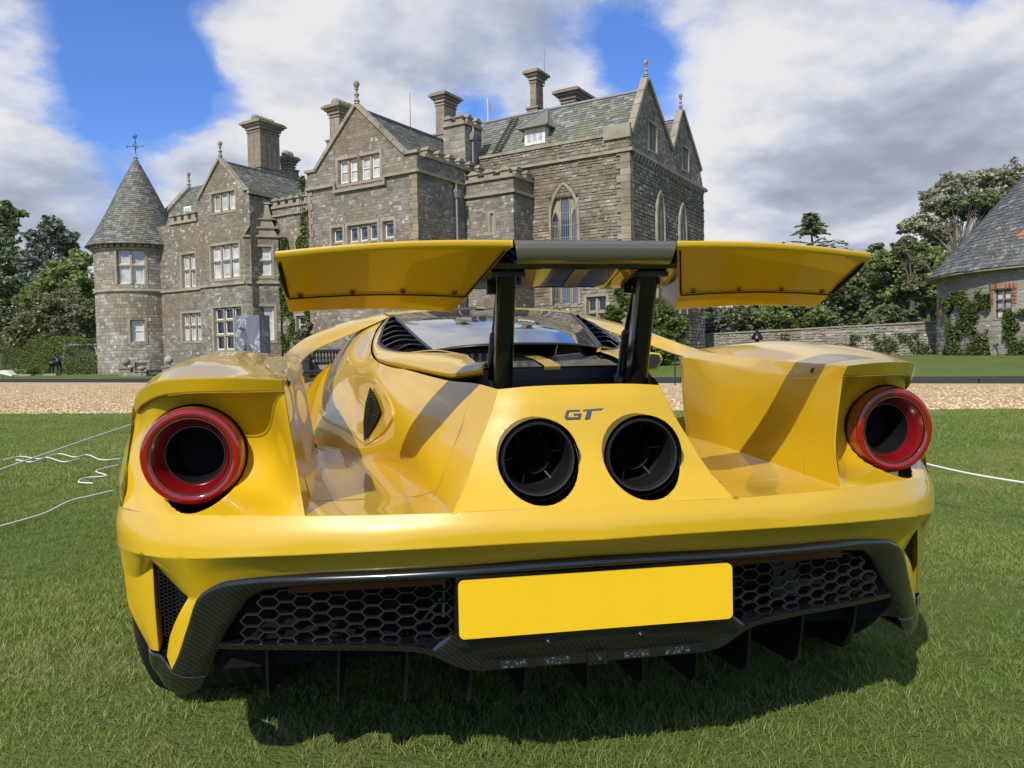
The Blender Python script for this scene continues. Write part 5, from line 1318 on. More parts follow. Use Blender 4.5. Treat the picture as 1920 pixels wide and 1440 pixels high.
# dormer on the hall roof
da0, dz0 = FP(984, 275, bR+.8); da1, _ = FP(1022, 270, bR+.8); dzt = FP(1000, 240, bR+.8)[1]; bD = bR+.8
dm = empty('dormer', W((da0+da1)/2, bD, dz0)); adopt(dm, HOUSE)
mb = MB(); mb.box((da0, bD, dz0-.3), (da1, bD+3.2, dzt), W); mb.build('dormer_walls', MAT['white_paint'], dm)
for k in range(3):
    x0 = da0+.12+(da1-da0-.24)*k/3+.04; x1 = da0+.12+(da1-da0-.24)*(k+1)/3-.04
    q = MB(); q.box((0, 0, 0), (1, 1, 1), lambda X, y, z: frontT(bD)(x0+(x1-x0)*X, dz0+.2+(dzt-dz0-.35)*z, .012*y)); q.build('dormer_pane', MAT['pane_white'], dm)
cm_ = (da0+da1)/2; apex = W(cm_, bD+1.4, FP(1000, 205, bD+1.0)[1]); e_ = .32
cor = [W(da0-e_, bD-e_, dzt-.02), W(da1+e_, bD-e_, dzt-.02), W(da1+e_, bD+2.4, dzt-.02), W(da0-e_, bD+2.4, dzt-.02)]
mb = MB(); mb.add(cor+[apex], [(0, 1, 4), (1, 2, 4), (2, 3, 4), (3, 0, 4), (3, 2, 1, 0)]); mb.build('dormer_roof', MAT['slate'], dm)
for c_ in cor[:3]:
    mb = MB(); mb.tube([c_+Zc*.03, apex+Zc*.03], .055, 6); mb.build('hip_lead', MAT['lead'], dm)
# roof ladder
T_, L_ = roofT(0, (bR+.4, zRp-.15), (bg1, zg1-.5)); la = FP(935, 280, bR+1.2)[0]
mb = MB()
for da in (0, .42): mb.tube([T_(la+da, .3, .12), T_(la+da+.3, L_*.92, .12)], .035, 5)
for k in range(14): mb.tube([T_(la+.3*k/14, .4+L_*.85*k/14, .12), T_(la+.42+.3*k/14, .4+L_*.85*k/14, .12)], .025, 4)
mb.build('roof_ladder', MAT['iron_black'], HOUSE)
# turret in the angle between hall and middle wing
bT = 1.9; tA0 = FP(918, 400, bT)[0]; tA1 = FP(963, 400, bT)[0]; zTs = FP(940, 360, bT)[1]; zTp = FP(940, 335, bT)[1]
slit = (FP(919, 420, bT)[0], FP(923, 437, bT)[1], FP(926, 420, bT)[0], FP(923, 400, bT)[1])
masonry([(26.2, ZG), (tA1, ZG), (tA1, zTp), (26.2, zTp)], frontT(bT), [slit], seed=21); masonry([(bT, ZG), (bR, ZG), (bR, zTp), (bT, zTp)], sideT(tA1), [], seed=22)
window(frontT(bT), *slit, nl=1, pane='pane_dark', frame='dressed_stone', recess=.12, sur=.13, sash=False)
merlons(frontT(bT), 26.3, tA1+.05, zTp, 3, h=.36); merlons(sideT(tA1), bT-.05, bR, zTp, 2, h=.36); bandbox('string_course', frontT(bT), 26.2, tA1+.14, zTs-.1, zTs+.05, .14); bandbox('string_course', sideT(tA1), bT-.1, bR, zTs-.1, zTs+.05, .14)

# M: middle wing with the big gable
bM = -2.0; aM1 = 26.17; aM0 = FP(576, 356, bM)[0]; zMs = 9.72
ap = FP(668, 200, bM); shl = FP(594, 319, bM); shr = FP(758, 288, bM)
zMp = FP(782, 286, bM)[1]; zMl = FP(574, 326, bM)[1]
hT = (FP(634, 320, bM)[0], FP(675, 340, bM)[1], FP(713, 320, bM)[0], FP(675, 293, bM)[1])
h1 = (FP(622, 440, bM)[0], FP(632, 470, bM)[1], FP(643, 440, bM)[0], FP(632, 427, bM)[1])
h2 = (FP(652, 440, bM)[0], FP(680, 470, bM)[1], FP(708, 440, bM)[0], FP(680, 420, bM)[1])
h3 = (FP(718, 440, bM)[0], FP(728, 464, bM)[1], FP(739, 440, bM)[0], FP(728, 414, bM)[1])
masonry([(aM0, ZG), (aM1, ZG), (aM1, zMp), (shr[0], zMp), ap, (shl[0], zMl), (aM0, zMl)], frontT(bM), [hT, h1, h2, h3], seed=31)
am_ = (hT[0]+hT[2])/2
window(frontT(bM), hT[0], hT[1], am_-.07, hT[3], nl=2, recess=.2); window(frontT(bM), am_+.07, hT[1], hT[2], hT[3], nl=2, recess=.2)
window(frontT(bM), *h1, nl=1, rows=(.45, 1), pane='pane_lead', lead=True, sash=False); window(frontT(bM), *h2, nl=3, rows=(.45, 1), pane='pane_lead', lead=True, sash=False); window(frontT(bM), *h3, nl=1, rows=(.45, 1), pane='pane_lead', lead=True, sash=False)
FM = frontT(bM)
hu0, hu1 = FP(630, 345, bM)[0], FP(722, 333, bM)[0]; zd = hT[1]-.32
bandbox('string_course', FM, aM0, hu0, zMs-.08, zMs+.06, .16); bandbox('string_course', FM, hu1, aM1+.1, zMs-.08, zMs+.06, .16); bandbox('string_course', FM, hu0-.08, hu1+.08, zd-.08, zd+.05, .158)
bandbox('string_course', FM, hu0-.085, hu0+.05, zd+.05, zMs+.06, .154); bandbox('string_course', FM, hu1-.05, hu1+.085, zd+.05, zMs+.06, .154)
coping(FM, [(shl[0]-.05, zMl+.0), ap], th=.18); coping(FM, [ap, (shr[0]+.05, zMp)], th=.18); coping(FM, [(aM0-.1, zMl), (shl[0], zMl)], th=.14); coping(FM, [(shr[0], zMp), (aM1+.1, zMp)], th=.14)
finial(W(ap[0], bM+.05, ap[1]+.15), .85)
quoins(FM, aM1-.45, aM1+.012, ZG, zMs-.1, .045); quoins(FM, aM0-.01, aM0+.38, ZG, zMs-.1, .045)
zMw = zMs+.75
masonry([(bM, ZG), (bT+.05, ZG), (bT+.05, zMw), (bM, zMw)], sideT(aM1), [], seed=32)
bandbox('string_course', sideT(aM1), bM-.1, bT, zMs-.08, zMs+.06, .15); merlons(sideT(aM1), bM+.5, bT+1.9, zMw, 6, h=.34)
mb = MB(); mb.box((aM1-.55, bM, zMw), (aM1, bM+.5, zMp-.05), W); mb.build('corner_pier', MAT['house_stone'], HOUSE)
masonry([(bM, 5.0), (bM+3.6, 5.0), (bM+3.6, zMl), (bM, zMl)], lambda u, z, h: W(aM0-h, u, z), [], seed=33, store=False)
bMb = 9.0
T2, L2 = (lambda u, v, h: None), 0
def gable_roof(a_lo, z_lo, a_hi, z_hi, b0, b1, **k):
    l = math.hypot(a_hi-a_lo, z_hi-z_lo); e = ((a_hi-a_lo)/l, (z_hi-z_lo)/l); n_ = (-e[1], e[0]); 
    if n_[1] < 0: n_ = (-n_[0], -n_[1])
    T_ = lambda u, v, h: W(a_lo+e[0]*v+n_[0]*h, b0+u, z_lo+e[1]*v+n_[1]*h)
    slates(T_, [(0, 0), (b1-b0, 0), (b1-b0, l), (0, l)], **k)
gable_roof(aM1-.45, zMp-.2, ap[0], ap[1]-.12, bM+.3, bMb, mat='slate', row=.2, seed=34); gable_roof(aM0+.3, zMl-.2, ap[0], ap[1]-.12, bM+.3, bMb, mat='slate', row=.3, seed=35)
mb = MB(); mb.tube([W(ap[0], bM+.3, ap[1]-.06), W(ap[0], bMb, ap[1]-.06)], .09, 6); mb.build('ridge', MAT['lead'], HOUSE, smooth=60)
# rubble stair tower behind the middle wing
bS = 2.6; sa0, sa1 = FP(832, 280, bS)[0], FP(872, 280, bS)[0]; zs1 = FP(872, 232, bS)[1]; sb1 = SP(903, 280, sa1)[0]
masonry([(sa0, 8), (sa1, 8), (sa1, zs1), (sa0, zs1)], frontT(bS), [], ch=.34, sw=(.3, .7), stone='pale_stone', mortar='pale_mortar', seed=41, jit=.06); masonry([(bS, 8), (sb1, 8), (sb1, zs1), (bS, zs1)], sideT(sa1), [], ch=.34, sw=(.3, .7), stone='house_stone', mortar='pale_mortar', seed=42, jit=.06)
merlons(frontT(bS), sa0, sa1+.05, zs1, 2, h=.36); merlons(sideT(sa1), bS, sb1, zs1, 2, h=.36)

# recessed range with ivy, between middle wing and left gable
bI = .9; aI0 = FP(470, 400, .9)[0]; aI1 = FP(604, 400, .9)[0]; zIs = FP(540, 400, bI)[1]; zIp = FP(540, 388, bI)[1]
hi_ = (FP(556, 470, bI)[0], FP(562, 500, bI)[1], FP(570, 470, bI)[0], FP(562, 449, bI)[1]); hj_ = (FP(556, 600, bI)[0], FP(562, 626, bI)[1], FP(574, 600, bI)[0], FP(562, 592, bI)[1])
masonry([(aI0, ZG), (aI1, ZG), (aI1, zIp), (aI0, zIp)], frontT(bI), [hi_, hj_], seed=51)
window(frontT(bI), *hi_, nl=1, pane='pane_white'); window(frontT(bI), *hj_, nl=1, pane='pane_dark')
merlons(frontT(bI), FP(511, 400, bI)[0], FP(585, 400, bI)[0], zIp, 5, h=.42); bandbox('string_course', frontT(bI), aI0, aI1, zIs-.12, zIs+.0, .13)
T_, L_ = roofT(6.0, (bI+.5, zIp-.1), (bI+5.2, zIp+3.0)); slates(T_, [(0, 0), (aM0-5.7, 0), (aM0-5.7, L_), (0, L_)], mat='slate_green', row=.22, seed=52)

# G: left gable with canted bay
bG = -.6; gA0 = FP(371, 400, bG)[0]; gA1 = FP(468, 400, bG)[0]
gap_ = FP(412, 300, bG); gsl = FP(374, 374, bG); gsr = FP(457, 358, bG); zGl = FP(371, 376, bG)[1]; zGr = FP(468, 356, bG)[1]
g1 = (FP(397, 380, bG)[0], FP(420, 396, bG)[1], FP(441, 380, bG)[0], FP(420, 360, bG)[1])
g2 = (FP(396, 490, bG)[0], FP(425, 522, bG)[1], FP(449, 490, bG)[0], FP(425, 458, bG)[1])
g3 = (FP(401, 600, bG)[0], FP(427, 658, bG)[1], FP(454, 600, bG)[0], FP(427, 576, bG)[1])
gB = FP(460, 500, bG)[0]
masonry([(gA0, ZG), (gB, ZG), (gB, FP(460, 440, bG)[1]), (gA1, FP(460, 440, bG)[1]+.5), (gA1, zGr), (gsr[0], zGr), gap_, (gsl[0], zGl), (gA0, zGl)], frontT(bG), [g1, g2, g3], seed=61)
window(frontT(bG), *g1, nl=3, rows=(1,), sash=False); window(frontT(bG), *g2, nl=3, rows=(1, .85), sash=False); window(frontT(bG), *g3, nl=3, rows=(1, 1, .8), pane='pane_dark', sash=False)
FG = frontT(bG)
coping(FG, [(gsl[0]-.05, zGl), gap_], th=.16); coping(FG, [gap_, (gsr[0]+.05, zGr)], th=.16); coping(FG, [(gsr[0], zGr), (gA1+.1, zGr)], th=.13)
finial(W(gap_[0], bG+.05, gap_[1]+.13), .75)
zst = FP(425, 533, bG)[1]; bandbox('string_course', FG, gA0, gB+.02, zst-.08, zst+.06, .13)
masonry([(bG, ZG), (bI, ZG), (bI, zGr-.3), (bG, zGr-.3)], sideT(gA1), [], seed=62, store=False)
bandbox('eaves', sideT(gA1), bG-.1, bI+3.0, zGr-.2, zGr-.02, .10)
mb = MB(); mb.box((gA1-.3, bI, zGr-2.4), (gA1-.0, bI+3, zGr-.2), W); mb.build('side_wall', MAT['house_stone'], HOUSE)
gable_roof(gA1-.05, zGr-.05, gap_[0], gap_[1]-.1, bG+.3, bI+4.2, mat='slate', row=.2, seed=63); gable_roof(gA0+.2, zGl-.05, gap_[0], gap_[1]-.1, bG+.3, bI+4.2, mat='slate', row=.3, seed=64)
mb = MB(); mb.tube([W(gap_[0], bG+.3, gap_[1]-.05), W(gap_[0], bI+4.2, gap_[1]-.05)], .08, 6); mb.build('ridge', MAT['lead'], HOUSE)
# canted face: from (gB,bG) at 45 degrees
cl_ = 1.9; dA = (Ac+Uc).normalized(); nA = (Ac-Uc).normalized(); cP = W(gB, bG, 0)
cT = lambda u, z, h: cP+dA*u+nA*h+Zc*z
zc1 = FP(470, 442, bG)[1]; k1_ = (.42, FP(475, 520, bG)[1]+.1, 1.5, FP(475, 460, bG)[1]); k2_ = (.45, FP(475, 640, bG)[1], 1.55, FP(475, 577, bG)[1]+.1)
masonry([(0, ZG), (cl_, ZG), (cl_, zc1), (0, zc1)], cT, [k1_, k2_], seed=65)
window(cT, *k1_, nl=1, rows=(1, .85), sash=False); window(cT, *k2_, nl=1, rows=(1,), sash=False); bandbox('string_course', cT, 0, cl_, zst-.08, zst+.06, .12)
# stepped weathering over the canted face
for k, (e0, z0_, z1_) in enumerate(((.10, -.02, .10), (-.05, .10, .50), (.05, .50, .60), (-.18, .60, 1.05), (-.08, 1.05, 1.13), (-.35, 1.13, 2.0), (-.30, 2.0, 2.1), (-.55, 2.1, 2.5))):
    mb = MB(); q0 = cT(-e0*.5, zc1+z0_, e0); mb.prism([(0-max(0, e0), 0), (cl_+e0, 0), (cl_-.2+e0, z1_-z0_), (.1, z1_-z0_)], lambda u, v, h: cT(u, zc1+z0_+v, h), -1.2, e0); mb.build('weathering', MAT['dressed_stone'], HOUSE)

# left range between gable and tower
bL = 0.0; lA0 = 1.6; zLp = FP(345, 417, bL)[1]
l1 = (FP(341, 505, bL)[0], FP(355, 540, bL)[1], FP(367, 505, bL)[0], FP(355, 476, bL)[1]); l2 = (FP(342, 610, bL)[0], FP(358, 640, bL)[1], FP(378, 610, bL)[0], FP(358, 587, bL)[1])
masonry([(lA0, ZG), (gA0+.2, ZG), (gA0+.2, zLp), (lA0, zLp)], frontT(bL), [l1, l2], seed=71)
window(frontT(bL), *l1, nl=2, rows=(1, .85), sash=False); window(frontT(bL), *l2, nl=3, rows=(1, .8), sash=False)
merlons(frontT(bL), FP(318, 415, bL)[0], FP(371, 410, bL)[0], zLp-.05, 4, h=.50); bandbox('string_course', frontT(bL), lA0, gA0+.1, zst-.08, zst+.06, .13)
bq = bL+3.6; rz = FP(357, 354, bq)[1]; al0 = FP(357, 354, bq)[0]
T_, L_ = roofT(al0, (bL+.5, zLp-.1), (bq, rz)); slates(T_, [(0, 0), (7.5, 0), (7.5, L_), (0, L_)], mat='slate', row=.2, seed=72)
T_, L_ = roofT(al0, (bq+3.4, zLp-.1), (bq, rz)); slates(T_, [(0, 0), (7.5, 0), (7.5, L_), (0, L_)], mat='slate', row=.4, seed=73)
mb = MB(); mb.prism([(bL+.3, zLp-.6), (bq, rz+.05), (bq+3.6, zLp-.6)], lambda u, v, h: W(al0+h, u, v), -.35, -.02); mb.build('gable', MAT['house_stone'], HOUSE)
coping(lambda u, z, h: W(al0-h, u, z), [(bL+.2, zLp-.45), (bq, rz)], th=.22, d0=-.15, d1=.4); finial(W(al0-.15, bq, rz+.2), .75)
mb = MB(); mb.tube([W(al0, bq, rz+.03), W(al0+7.5, bq, rz+.03)], .08, 6); mb.build('ridge', MAT['lead'], HOUSE)
dd = (FP(352, 400, bL+1.2)[0], FP(366, 400, bL+1.2)[0]); zd0, zd1 = FP(360, 412, bL+1.2)[1], FP(360, 388, bL+1.2)[1]
mb = MB(); mb.box((dd[0], bL+.9, zd0), (dd[1], bL+2, zd1), W); lw_ = mb.build('roof_light', MAT['white_paint'], HOUSE)
mb = MB(); mb.box((dd[0]+.15, bL+.88, zd0+.15), (dd[1]-.1, bL+.895, zd1-.12), W); mb.build('roof_light_pane', MAT['pane_white'], lw_)

# round corner tower with slated cone
TW = empty('round_tower', T0); adopt(TW, HOUSE)
RT = 2.74; TC = T0+Vector(_r)*.62; zE = 8.65; zTip = at_depth(258, 316, 54.2).z
base_ang = math.atan2(cO[1]-TC.y, cO[0]-TC.x)
cylT = lambda u, z, h: Vector((TC.x+(RT+h)*math.cos(base_ang+u/RT), TC.y+(RT+h)*math.sin(base_ang+u/RT), z))
def cyl_u(x):          # pixel column -> arc position on the visible half
    off = (x-267.5)/73.0; off = max(-.99, min(.99, off)); return RT*math.asin(off)
def zpx(y): return at_depth(252, y, 51.5).z
t1 = (cyl_u(232), zpx(540), cyl_u(276), zpx(477)); t2 = (cyl_u(249), zpx(643), cyl_u(272), zpx(603)); t3 = (cyl_u(254), zpx(697)+.05, cyl_u(274), zpx(680))
circ = 2*math.pi*RT
def cyl_backing():
    us = sorted(set([-circ/2+circ*k/48 for k in range(49)]+[h[0] for h in (t1, t2, t3)]+[h[2] for h in (t1, t2, t3)])); zs = sorted(set([ZG, zE]+[h[i] for h in (t1, t2, t3) for i in (1, 3)])); mb = MB()
    for i in range(len(us)-1):
        for j in range(len(zs)-1):
            mu, mz = (us[i]+us[i+1])/2, (zs[j]+zs[j+1])/2
            if any(h[0] < mu < h[2] and h[1] < mz < h[3] for h in (t1, t2, t3)): continue
            mb.add([cylT(us[i], zs[j], 0), cylT(us[i+1], zs[j], 0), cylT(us[i+1], zs[j+1], 0), cylT(us[i], zs[j+1], 0)], [(0, 1, 2, 3)])
    mb.build('wall', MAT['mortar'], TW)
cyl_backing()
masonry([(-circ/2, ZG), (circ/2, ZG), (circ/2, zE-.5), (-circ/2, zE-.5)], cylT, [t1, t2, t3], back=False, stone='pale_stone', seed=81, sw=(.22, .5), ch=.2)
window(cylT, *t1, nl=2, rows=(1, .8), sash=False, parent=TW, recess=.25); window(cylT, *t2, nl=1, rows=(1,), parent=TW, recess=.25); window(cylT, *t3, nl=1, rows=(1,), parent=TW, bars=3, recess=.2, sash=False)
T_ = lambda x, y, h: Vector((TC.x+x, TC.y+y, h))
mb = MB(); zs_ = zpx(550); mb.lathe([(RT, zs_-.1), (RT+.13, zs_-.06), (RT+.13, zs_+.02), (RT, zs_+.12)], T_, 64); mb.build('string_course', MAT['dressed_stone'], TW, smooth=30)
mb = MB(); mb.lathe([(RT+.02, zE-.55), (RT+.10, zE-.5), (RT+.10, zE-.42), (RT+.04, zE-.40), (RT+.04, zE)], T_, 64); mb.build('cornice', MAT['dressed_stone'], TW, smooth=30)
nd = 44; mb = MB(); 
den = MB(); den.box((-.13, 0, 0), (.13, .20, .34)); dme = den.mesh('dentil'); dme.materials.append(MAT['dressed_stone'])
for k in range(nd):
    a = 2*math.pi*k/nd; o = bpy.data.objects.new('dentil', dme); COL.objects.link(o); o.location = (TC.x+(RT+.02)*math.cos(a), TC.y+(RT+.02)*math.sin(a), zE-.38); o.rotation_euler = (0, 0, a-math.pi/2); adopt(o, TW)
RE = RT+.42; zLow = zE-.18
def coneT(u, v, h):     # u angle fraction*2pi*RE, v slant 0..1
    rr = (RE*(1-v)+.06)*(1-.10*math.sin(math.pi*v)*(1-v))+h; a = u/RE; return Vector((TC.x+rr*math.cos(a), TC.y+rr*math.sin(a), zLow+(zTip-zLow)*v+h*.5))
mb = MB(); r = random.Random(9); nr = 44
for j in range(nr):
    v0, v1 = j/nr, (j+1.08)/nr; rr = RE*(1-v0)+.1; n_ = max(8, int(2*math.pi*rr/.27))
    for k in range(n_):
        a0_ = 2*math.pi*(k+(j % 2)*.5)/n_*RE; a1_ = 2*math.pi*(k+1+(j % 2)*.5)/n_*RE; hh = r.uniform(.02, .038)
        mb.add([coneT(a0_+.006, v0, hh), coneT(a1_-.006, v0, hh), coneT(a1_-.006, min(v1, 1), .004), coneT(a0_+.006, min(v1, 1), .004), coneT(a0_, v0, -.03), coneT(a1_, v0, -.03)], [(0, 1, 2, 3), (4, 5, 1, 0)], r.uniform(.02, .98))
mb.build('cone_roof', MAT['slate_cone'], TW, flip=False)['kind'] = 'stuff'
mb = MB(); mb.lathe([(RE-.02, zLow-.04)]+[((RE*(1-v)+.06)*(1-.10*math.sin(math.pi*v)*(1-v))-.06, zLow+(zTip-zLow)*v) for v in [q/16 for q in range(17)]], T_, 48); mb.lathe([(RE-.02, zLow-.04), (RT, zE-.02)], T_, 48); mb.build('cone_backing', MAT['slate'], TW, smooth=30)
mb = MB(); mb.lathe([(.16, zTip-.25), (.10, zTip), (.16, zTip+.06), (.05, zTip+.14), (.03, zTip+.3)], T_, 10); mb.build('cone_cap', MAT['lead'], TW, smooth=50)
# weather vane
vz = zTip+.2; mb = MB(); cxy = (TC.x, TC.y)
mb.tube([(cxy[0], cxy[1], vz), (cxy[0], cxy[1], vz+1.45)], .025, 6)
rv = Vector(_r)
for s_ in (-1, 1):
    mb.tube([Vector((cxy[0], cxy[1], vz+.62)), Vector((cxy[0], cxy[1], vz+.62))+rv*.48*s_], .018, 5); mb.tube([Vector((cxy[0], cxy[1], vz+.30)), Vector((cxy[0], cxy[1], vz+.75))+rv*.14*s_, Vector((cxy[0], cxy[1], vz+.95))], .014, 5)
    mb.tube([Vector((cxy[0], cxy[1], vz+.62)), Vector((cxy[0], cxy[1], vz+.62))+Vector(cF)*.42*s_], .018, 5)
E_ = Vector((cxy[0], cxy[1], vz+.62))+rv*.48
for a, b_ in (((0, -.09), (0, .09)), ((0, .09), (.10, .09)), ((0, 0), (.08, 0)), ((0, -.09), (.10, -.09))): mb.tube([E_+rv*a[0]+Zc*a[1], E_+rv*b_[0]+Zc*b_[1]], .014, 4)
W_ = Vector((cxy[0], cxy[1], vz+.62))-rv*.62
for a, b_ in (((0, .09), (.035, -.09)), ((.035, -.09), (.07, .05)), ((.07, .05), (.105, -.09)), ((.105, -.09), (.14, .09))): mb.tube([W_+rv*a[0]+Zc*a[1], W_+rv*b_[0]+Zc*b_[1]], .014, 4)
ck = Vector((cxy[0], cxy[1], vz+1.25)); mb.prism([(-.16, -.02), (-.10, .12), (-.04, .02), (.06, .02), (.10, .16), (.15, .12), (.13, .0), (.04, -.10), (-.08, -.10)], lambda u, v, h: ck+rv*u+Zc*v+Vector(cF)*h, -.012, .012)
mb.build('weather_vane', MAT['iron_black'], TW)

# chimneys
chimney(464, 488, 524, 221, 325, 3.2, pots=4); chimney(526, 540, 553, 290, 322, 6.5, pots=2, capf=.8)
chimney(618, 636, 668, 192, 270, 3.4, pots=4); chimney(817, 833, 855, 170, 262, 6.8, pots=0, capf=.9)
chimney(994, 1005, 1018, 128, 212, 8.0, pots=0, capf=.9); chimney(1052, 1078, 1108, 163, 206, 8.6, pots=0, capf=1.1)
# masts
def mast(x, y0, y1, D, r0, name='mast', mat='lead'):
    p0, p1 = at_depth(x, y1, D), at_depth(x, y0, D); mb = MB(); mb.tube([(p0.x, p0.y, p0.z-1), (p0.x, p0.y, p1.z)], [r0, r0*.5], 6); return mb.build(name, MAT[mat], HOUSE)
mast(770, 174, 246, 44, .035); mast(1021, 93, 130, 46, .03)
fl_ = mast(915, 183, 232, 50, .05, 'flagpole', 'white_paint'); p = at_depth(916, 203, 50)
mb = MB(); mb.add([(p.x+.05, p.y, p.z+.55), (p.x+.16, p.y+.02, p.z+.3), (p.x+.14, p.y, p.z-.35), (p.x+.04, p.y, p.z-.1)], [(0, 1, 2, 3)]); mb.build('furled_flag', MAT['brick_red'], fl_, flip=False)
# rain pipes with hoppers
def pipe(x, ytop, b, T, u, z1, z0=0.2, name='rain_pipe'):
    po = MB(); po.tube([T(u, z0, .14), T(u, z1, .14)], .06, 8); o = po.build(name, MAT['lead'], HOUSE, smooth=60)
    q = MB(); q.prism([(-.10, 0), (.10, 0), (.19, .28), (.19, .42), (-.19, .42), (-.19, .28)], lambda a, c, h: T(u+a, z1+c, h), .02, .30); q.build('hopper', MAT['lead'], o)
    q = MB(); q.tube([T(u, z1+.4, .1), T(u, z1+.75, .12)], [.10, .05], 6); q.build('gargoyle', MAT['dressed_stone'], o)
u_, z_ = SP(852, 372, aM1); pipe(852, 0, 0, sideT(aM1), u_, z_)
u_, z_ = FP(507, 430, bI); pipe(507, 0, 0, frontT(bI), u_, z_); u_, z_ = FP(899, 268, bR); pipe(899, 0, 0, frontT(bR-.5), u_, z_, 9.0)

# ---- lay the stones: the ones that show largest are parts, the rest joined
UNIT = {}
def unit_stone(mt_):
    if mt_ in UNIT: return UNIT[mt_]
    e = .06; vs = [(0, -.25, 0), (1, -.25, 0), (1, -.25, 1), (0, -.25, 1), (e, 1, e), (1-e, 1, e), (1-e, 1, 1-e), (e, 1, 1-e)]
    me = bpy.data.meshes.new('stone'); me.from_pydata(vs, [], [(4, 5, 6, 7), (0, 1, 5, 4), (1, 2, 6, 5), (2, 3, 7, 6), (3, 0, 4, 7)]); me.materials.append(MAT[mt_]); UNIT[mt_] = me; return me
def lay(lst, parent, nmax, mats=None):
    lst.sort(key=lambda q: -q[0])
    for (_, T, st, mt_, rv_) in lst[:nmax]:
        u0, z0, u1, z1, h = st
        o0, ox, oz, oy = T(u0, z0, 0), T(u1, z0, 0), T(u0, z1, 0), T(u0, z0, max(h, .01))
        o = bpy.data.objects.new('stone', unit_stone(mt_)); COL.objects.link(o)
        X, Y, Z_ = ox-o0, oy-o0, oz-o0; sy = 1
        rot = Matrix((X.normalized(), Y.normalized(), Z_.normalized())).transposed()
        if rot.determinant() < 0: rot = Matrix((X.normalized(), -Y.normalized(), Z_.normalized())).transposed(); sy = -1
        o.rotation_mode = 'QUATERNION'; o.rotation_quaternion = rot.to_quaternion(); o.scale = (X.length, sy*Y.length, Z_.length)
        o.location = o0; adopt(o, parent)
    bym = {}
    for (_, T, st, mt_, rv_) in lst[nmax:]: bym.setdefault(mt_, MB()); stone_geo(bym[mt_], T, st, .02+.96*rv_)
    for mt_, mb in bym.items():
        o = mb.build('stonework', MAT[mt_], parent, flip=False); o['kind'] = 'stuff'
        bm = bmesh.new(); bm.from_mesh(o.data); bmesh.ops.recalc_face_normals(bm, faces=bm.faces); bm.to_mesh(o.data); bm.free()
lay(ALLST, HOUSE, 300); ALLST.clear()
# ------------------------------------------------------------------ trees and plants
def ground_z(p):
    d = (Vector((p[0], p[1], 0))-Vector((K0.x, K0.y, 0))).dot(kn)
    return lawn_z(Vector((p[0], p[1], 0))) if d > 0 else 0.0
def leaves(mb, c, rad, n, size, r, flat=.0):
    """leaf-sized faces scattered through a clump, denser towards its skin"""
    for _ in range(n):
        v = Vector((r.gauss(0, 1), r.gauss(0, 1), r.gauss(0, 1))).normalized()*(r.random()**.4)
        p = Vector(c)+Vector((v.x*rad[0], v.y*rad[1], v.z*rad[2]))
        s_ = size*r.uniform(.6, 1.4); a = Vector((r.gauss(0, 1), r.gauss(0, 1), r.gauss(0, .6))).normalized(); b_ = a.orthogonal().normalized()
        q = r.uniform(0, 6.28); e = (b_*math.cos(q)+a.cross(b_)*math.sin(q)); a = a*s_; e = e*s_*.6
        mb.add([p-a, p+e, p+a, p-e], [(0, 1, 2, 3)], r.uniform(.02, .98))
def tree(name, label, px_, D, blobs, mat, leaf=.20, dens=260, trunk='bark', seed=1, group=None, cat='tree', tr=.22, limbs=True, sub=15, spread=.8):
    """blobs: (x, y, radius) seen in the photo at depth D; each becomes a cluster of leaf clumps in 3D"""
    r = random.Random(seed); base = at_depth(px_, 690, D); gz = ground_z(base)-.1
    o = empty(name, (base.x, base.y, gz)); tag(o, label, cat, group)
    mb = MB(); cs = []
    for (x, y, rp) in blobs:
        rm = rp*D/FL; c = at_depth(x, y, D+r.uniform(-1, 1)*rm*spread); cs.append((c, rm))
        for k in range(sub):
            v = Vector((r.gauss(0, 1), r.gauss(0, 1), r.gauss(0, .9))).normalized()*rm*r.uniform(.30, 1.05); q = rm*r.uniform(.14, .36)
            leaves(mb, c+v, (q*1.3, q*1.3, q*.7), int(dens*.75*(q/rm)**1.3)+6, leaf, r)
            if k % 2: # stray sprigs at the outline
                e = c+v*1.18; leaves(mb, e, (q*.6, q*.6, q*.45), int(dens*.06), leaf*.9, r)
        leaves(mb, c, (rm*.85, rm*.85, rm*.8), int(dens*.7), leaf*1.1, r)
    mb.build('crown', MAT[mat], o, flip=False)
    tb = MB(); hi = max(c.z for c, _ in cs)
    topz = gz+(hi-gz)*.75; bx = Vector((base.x, base.y, gz)); tp_ = Vector((base.x+r.uniform(-.6, .6), base.y, topz))
    tb.tube([bx, bx.lerp(tp_, .5)+Vector((r.uniform(-.2, .2), 0, 0)), tp_], [tr, tr*.7, tr*.3], 8)
    if limbs:
        for c, rm in cs:
            f = max(.1, min(.95, (c.z-rm*.8-gz)/(topz-gz+.01)))
            s0 = bx.lerp(tp_, f*.8); m_ = s0.lerp(c, .5)+Vector((0, 0, rm*.2)); tb.tube([s0, m_, c], [tr*.35, tr*.2, tr*.07], 6)
            for q in range(4):
                v = Vector((r.gauss(0, 1), r.gauss(0, 1), r.gauss(0, .6))).normalized()*rm*.9; tb.tube([m_, c+v], [tr*.12, tr*.03], 4)
    tb.build('trunk', MAT[trunk], o, smooth=60); return o
G_ = 'trees beyond the house and garden wall'
tree('poplar_tree', 'tall dark narrow tree at the left edge of the photo, behind the clipped hedges', 5, 84, [(8, 405, 28), (2, 450, 38), (18, 490, 36), (-10, 540, 48), (22, 560, 38), (0, 610, 48), (40, 600, 30)], 'leaf_dark', .26, 420, seed=2, group=G_, tr=.4)
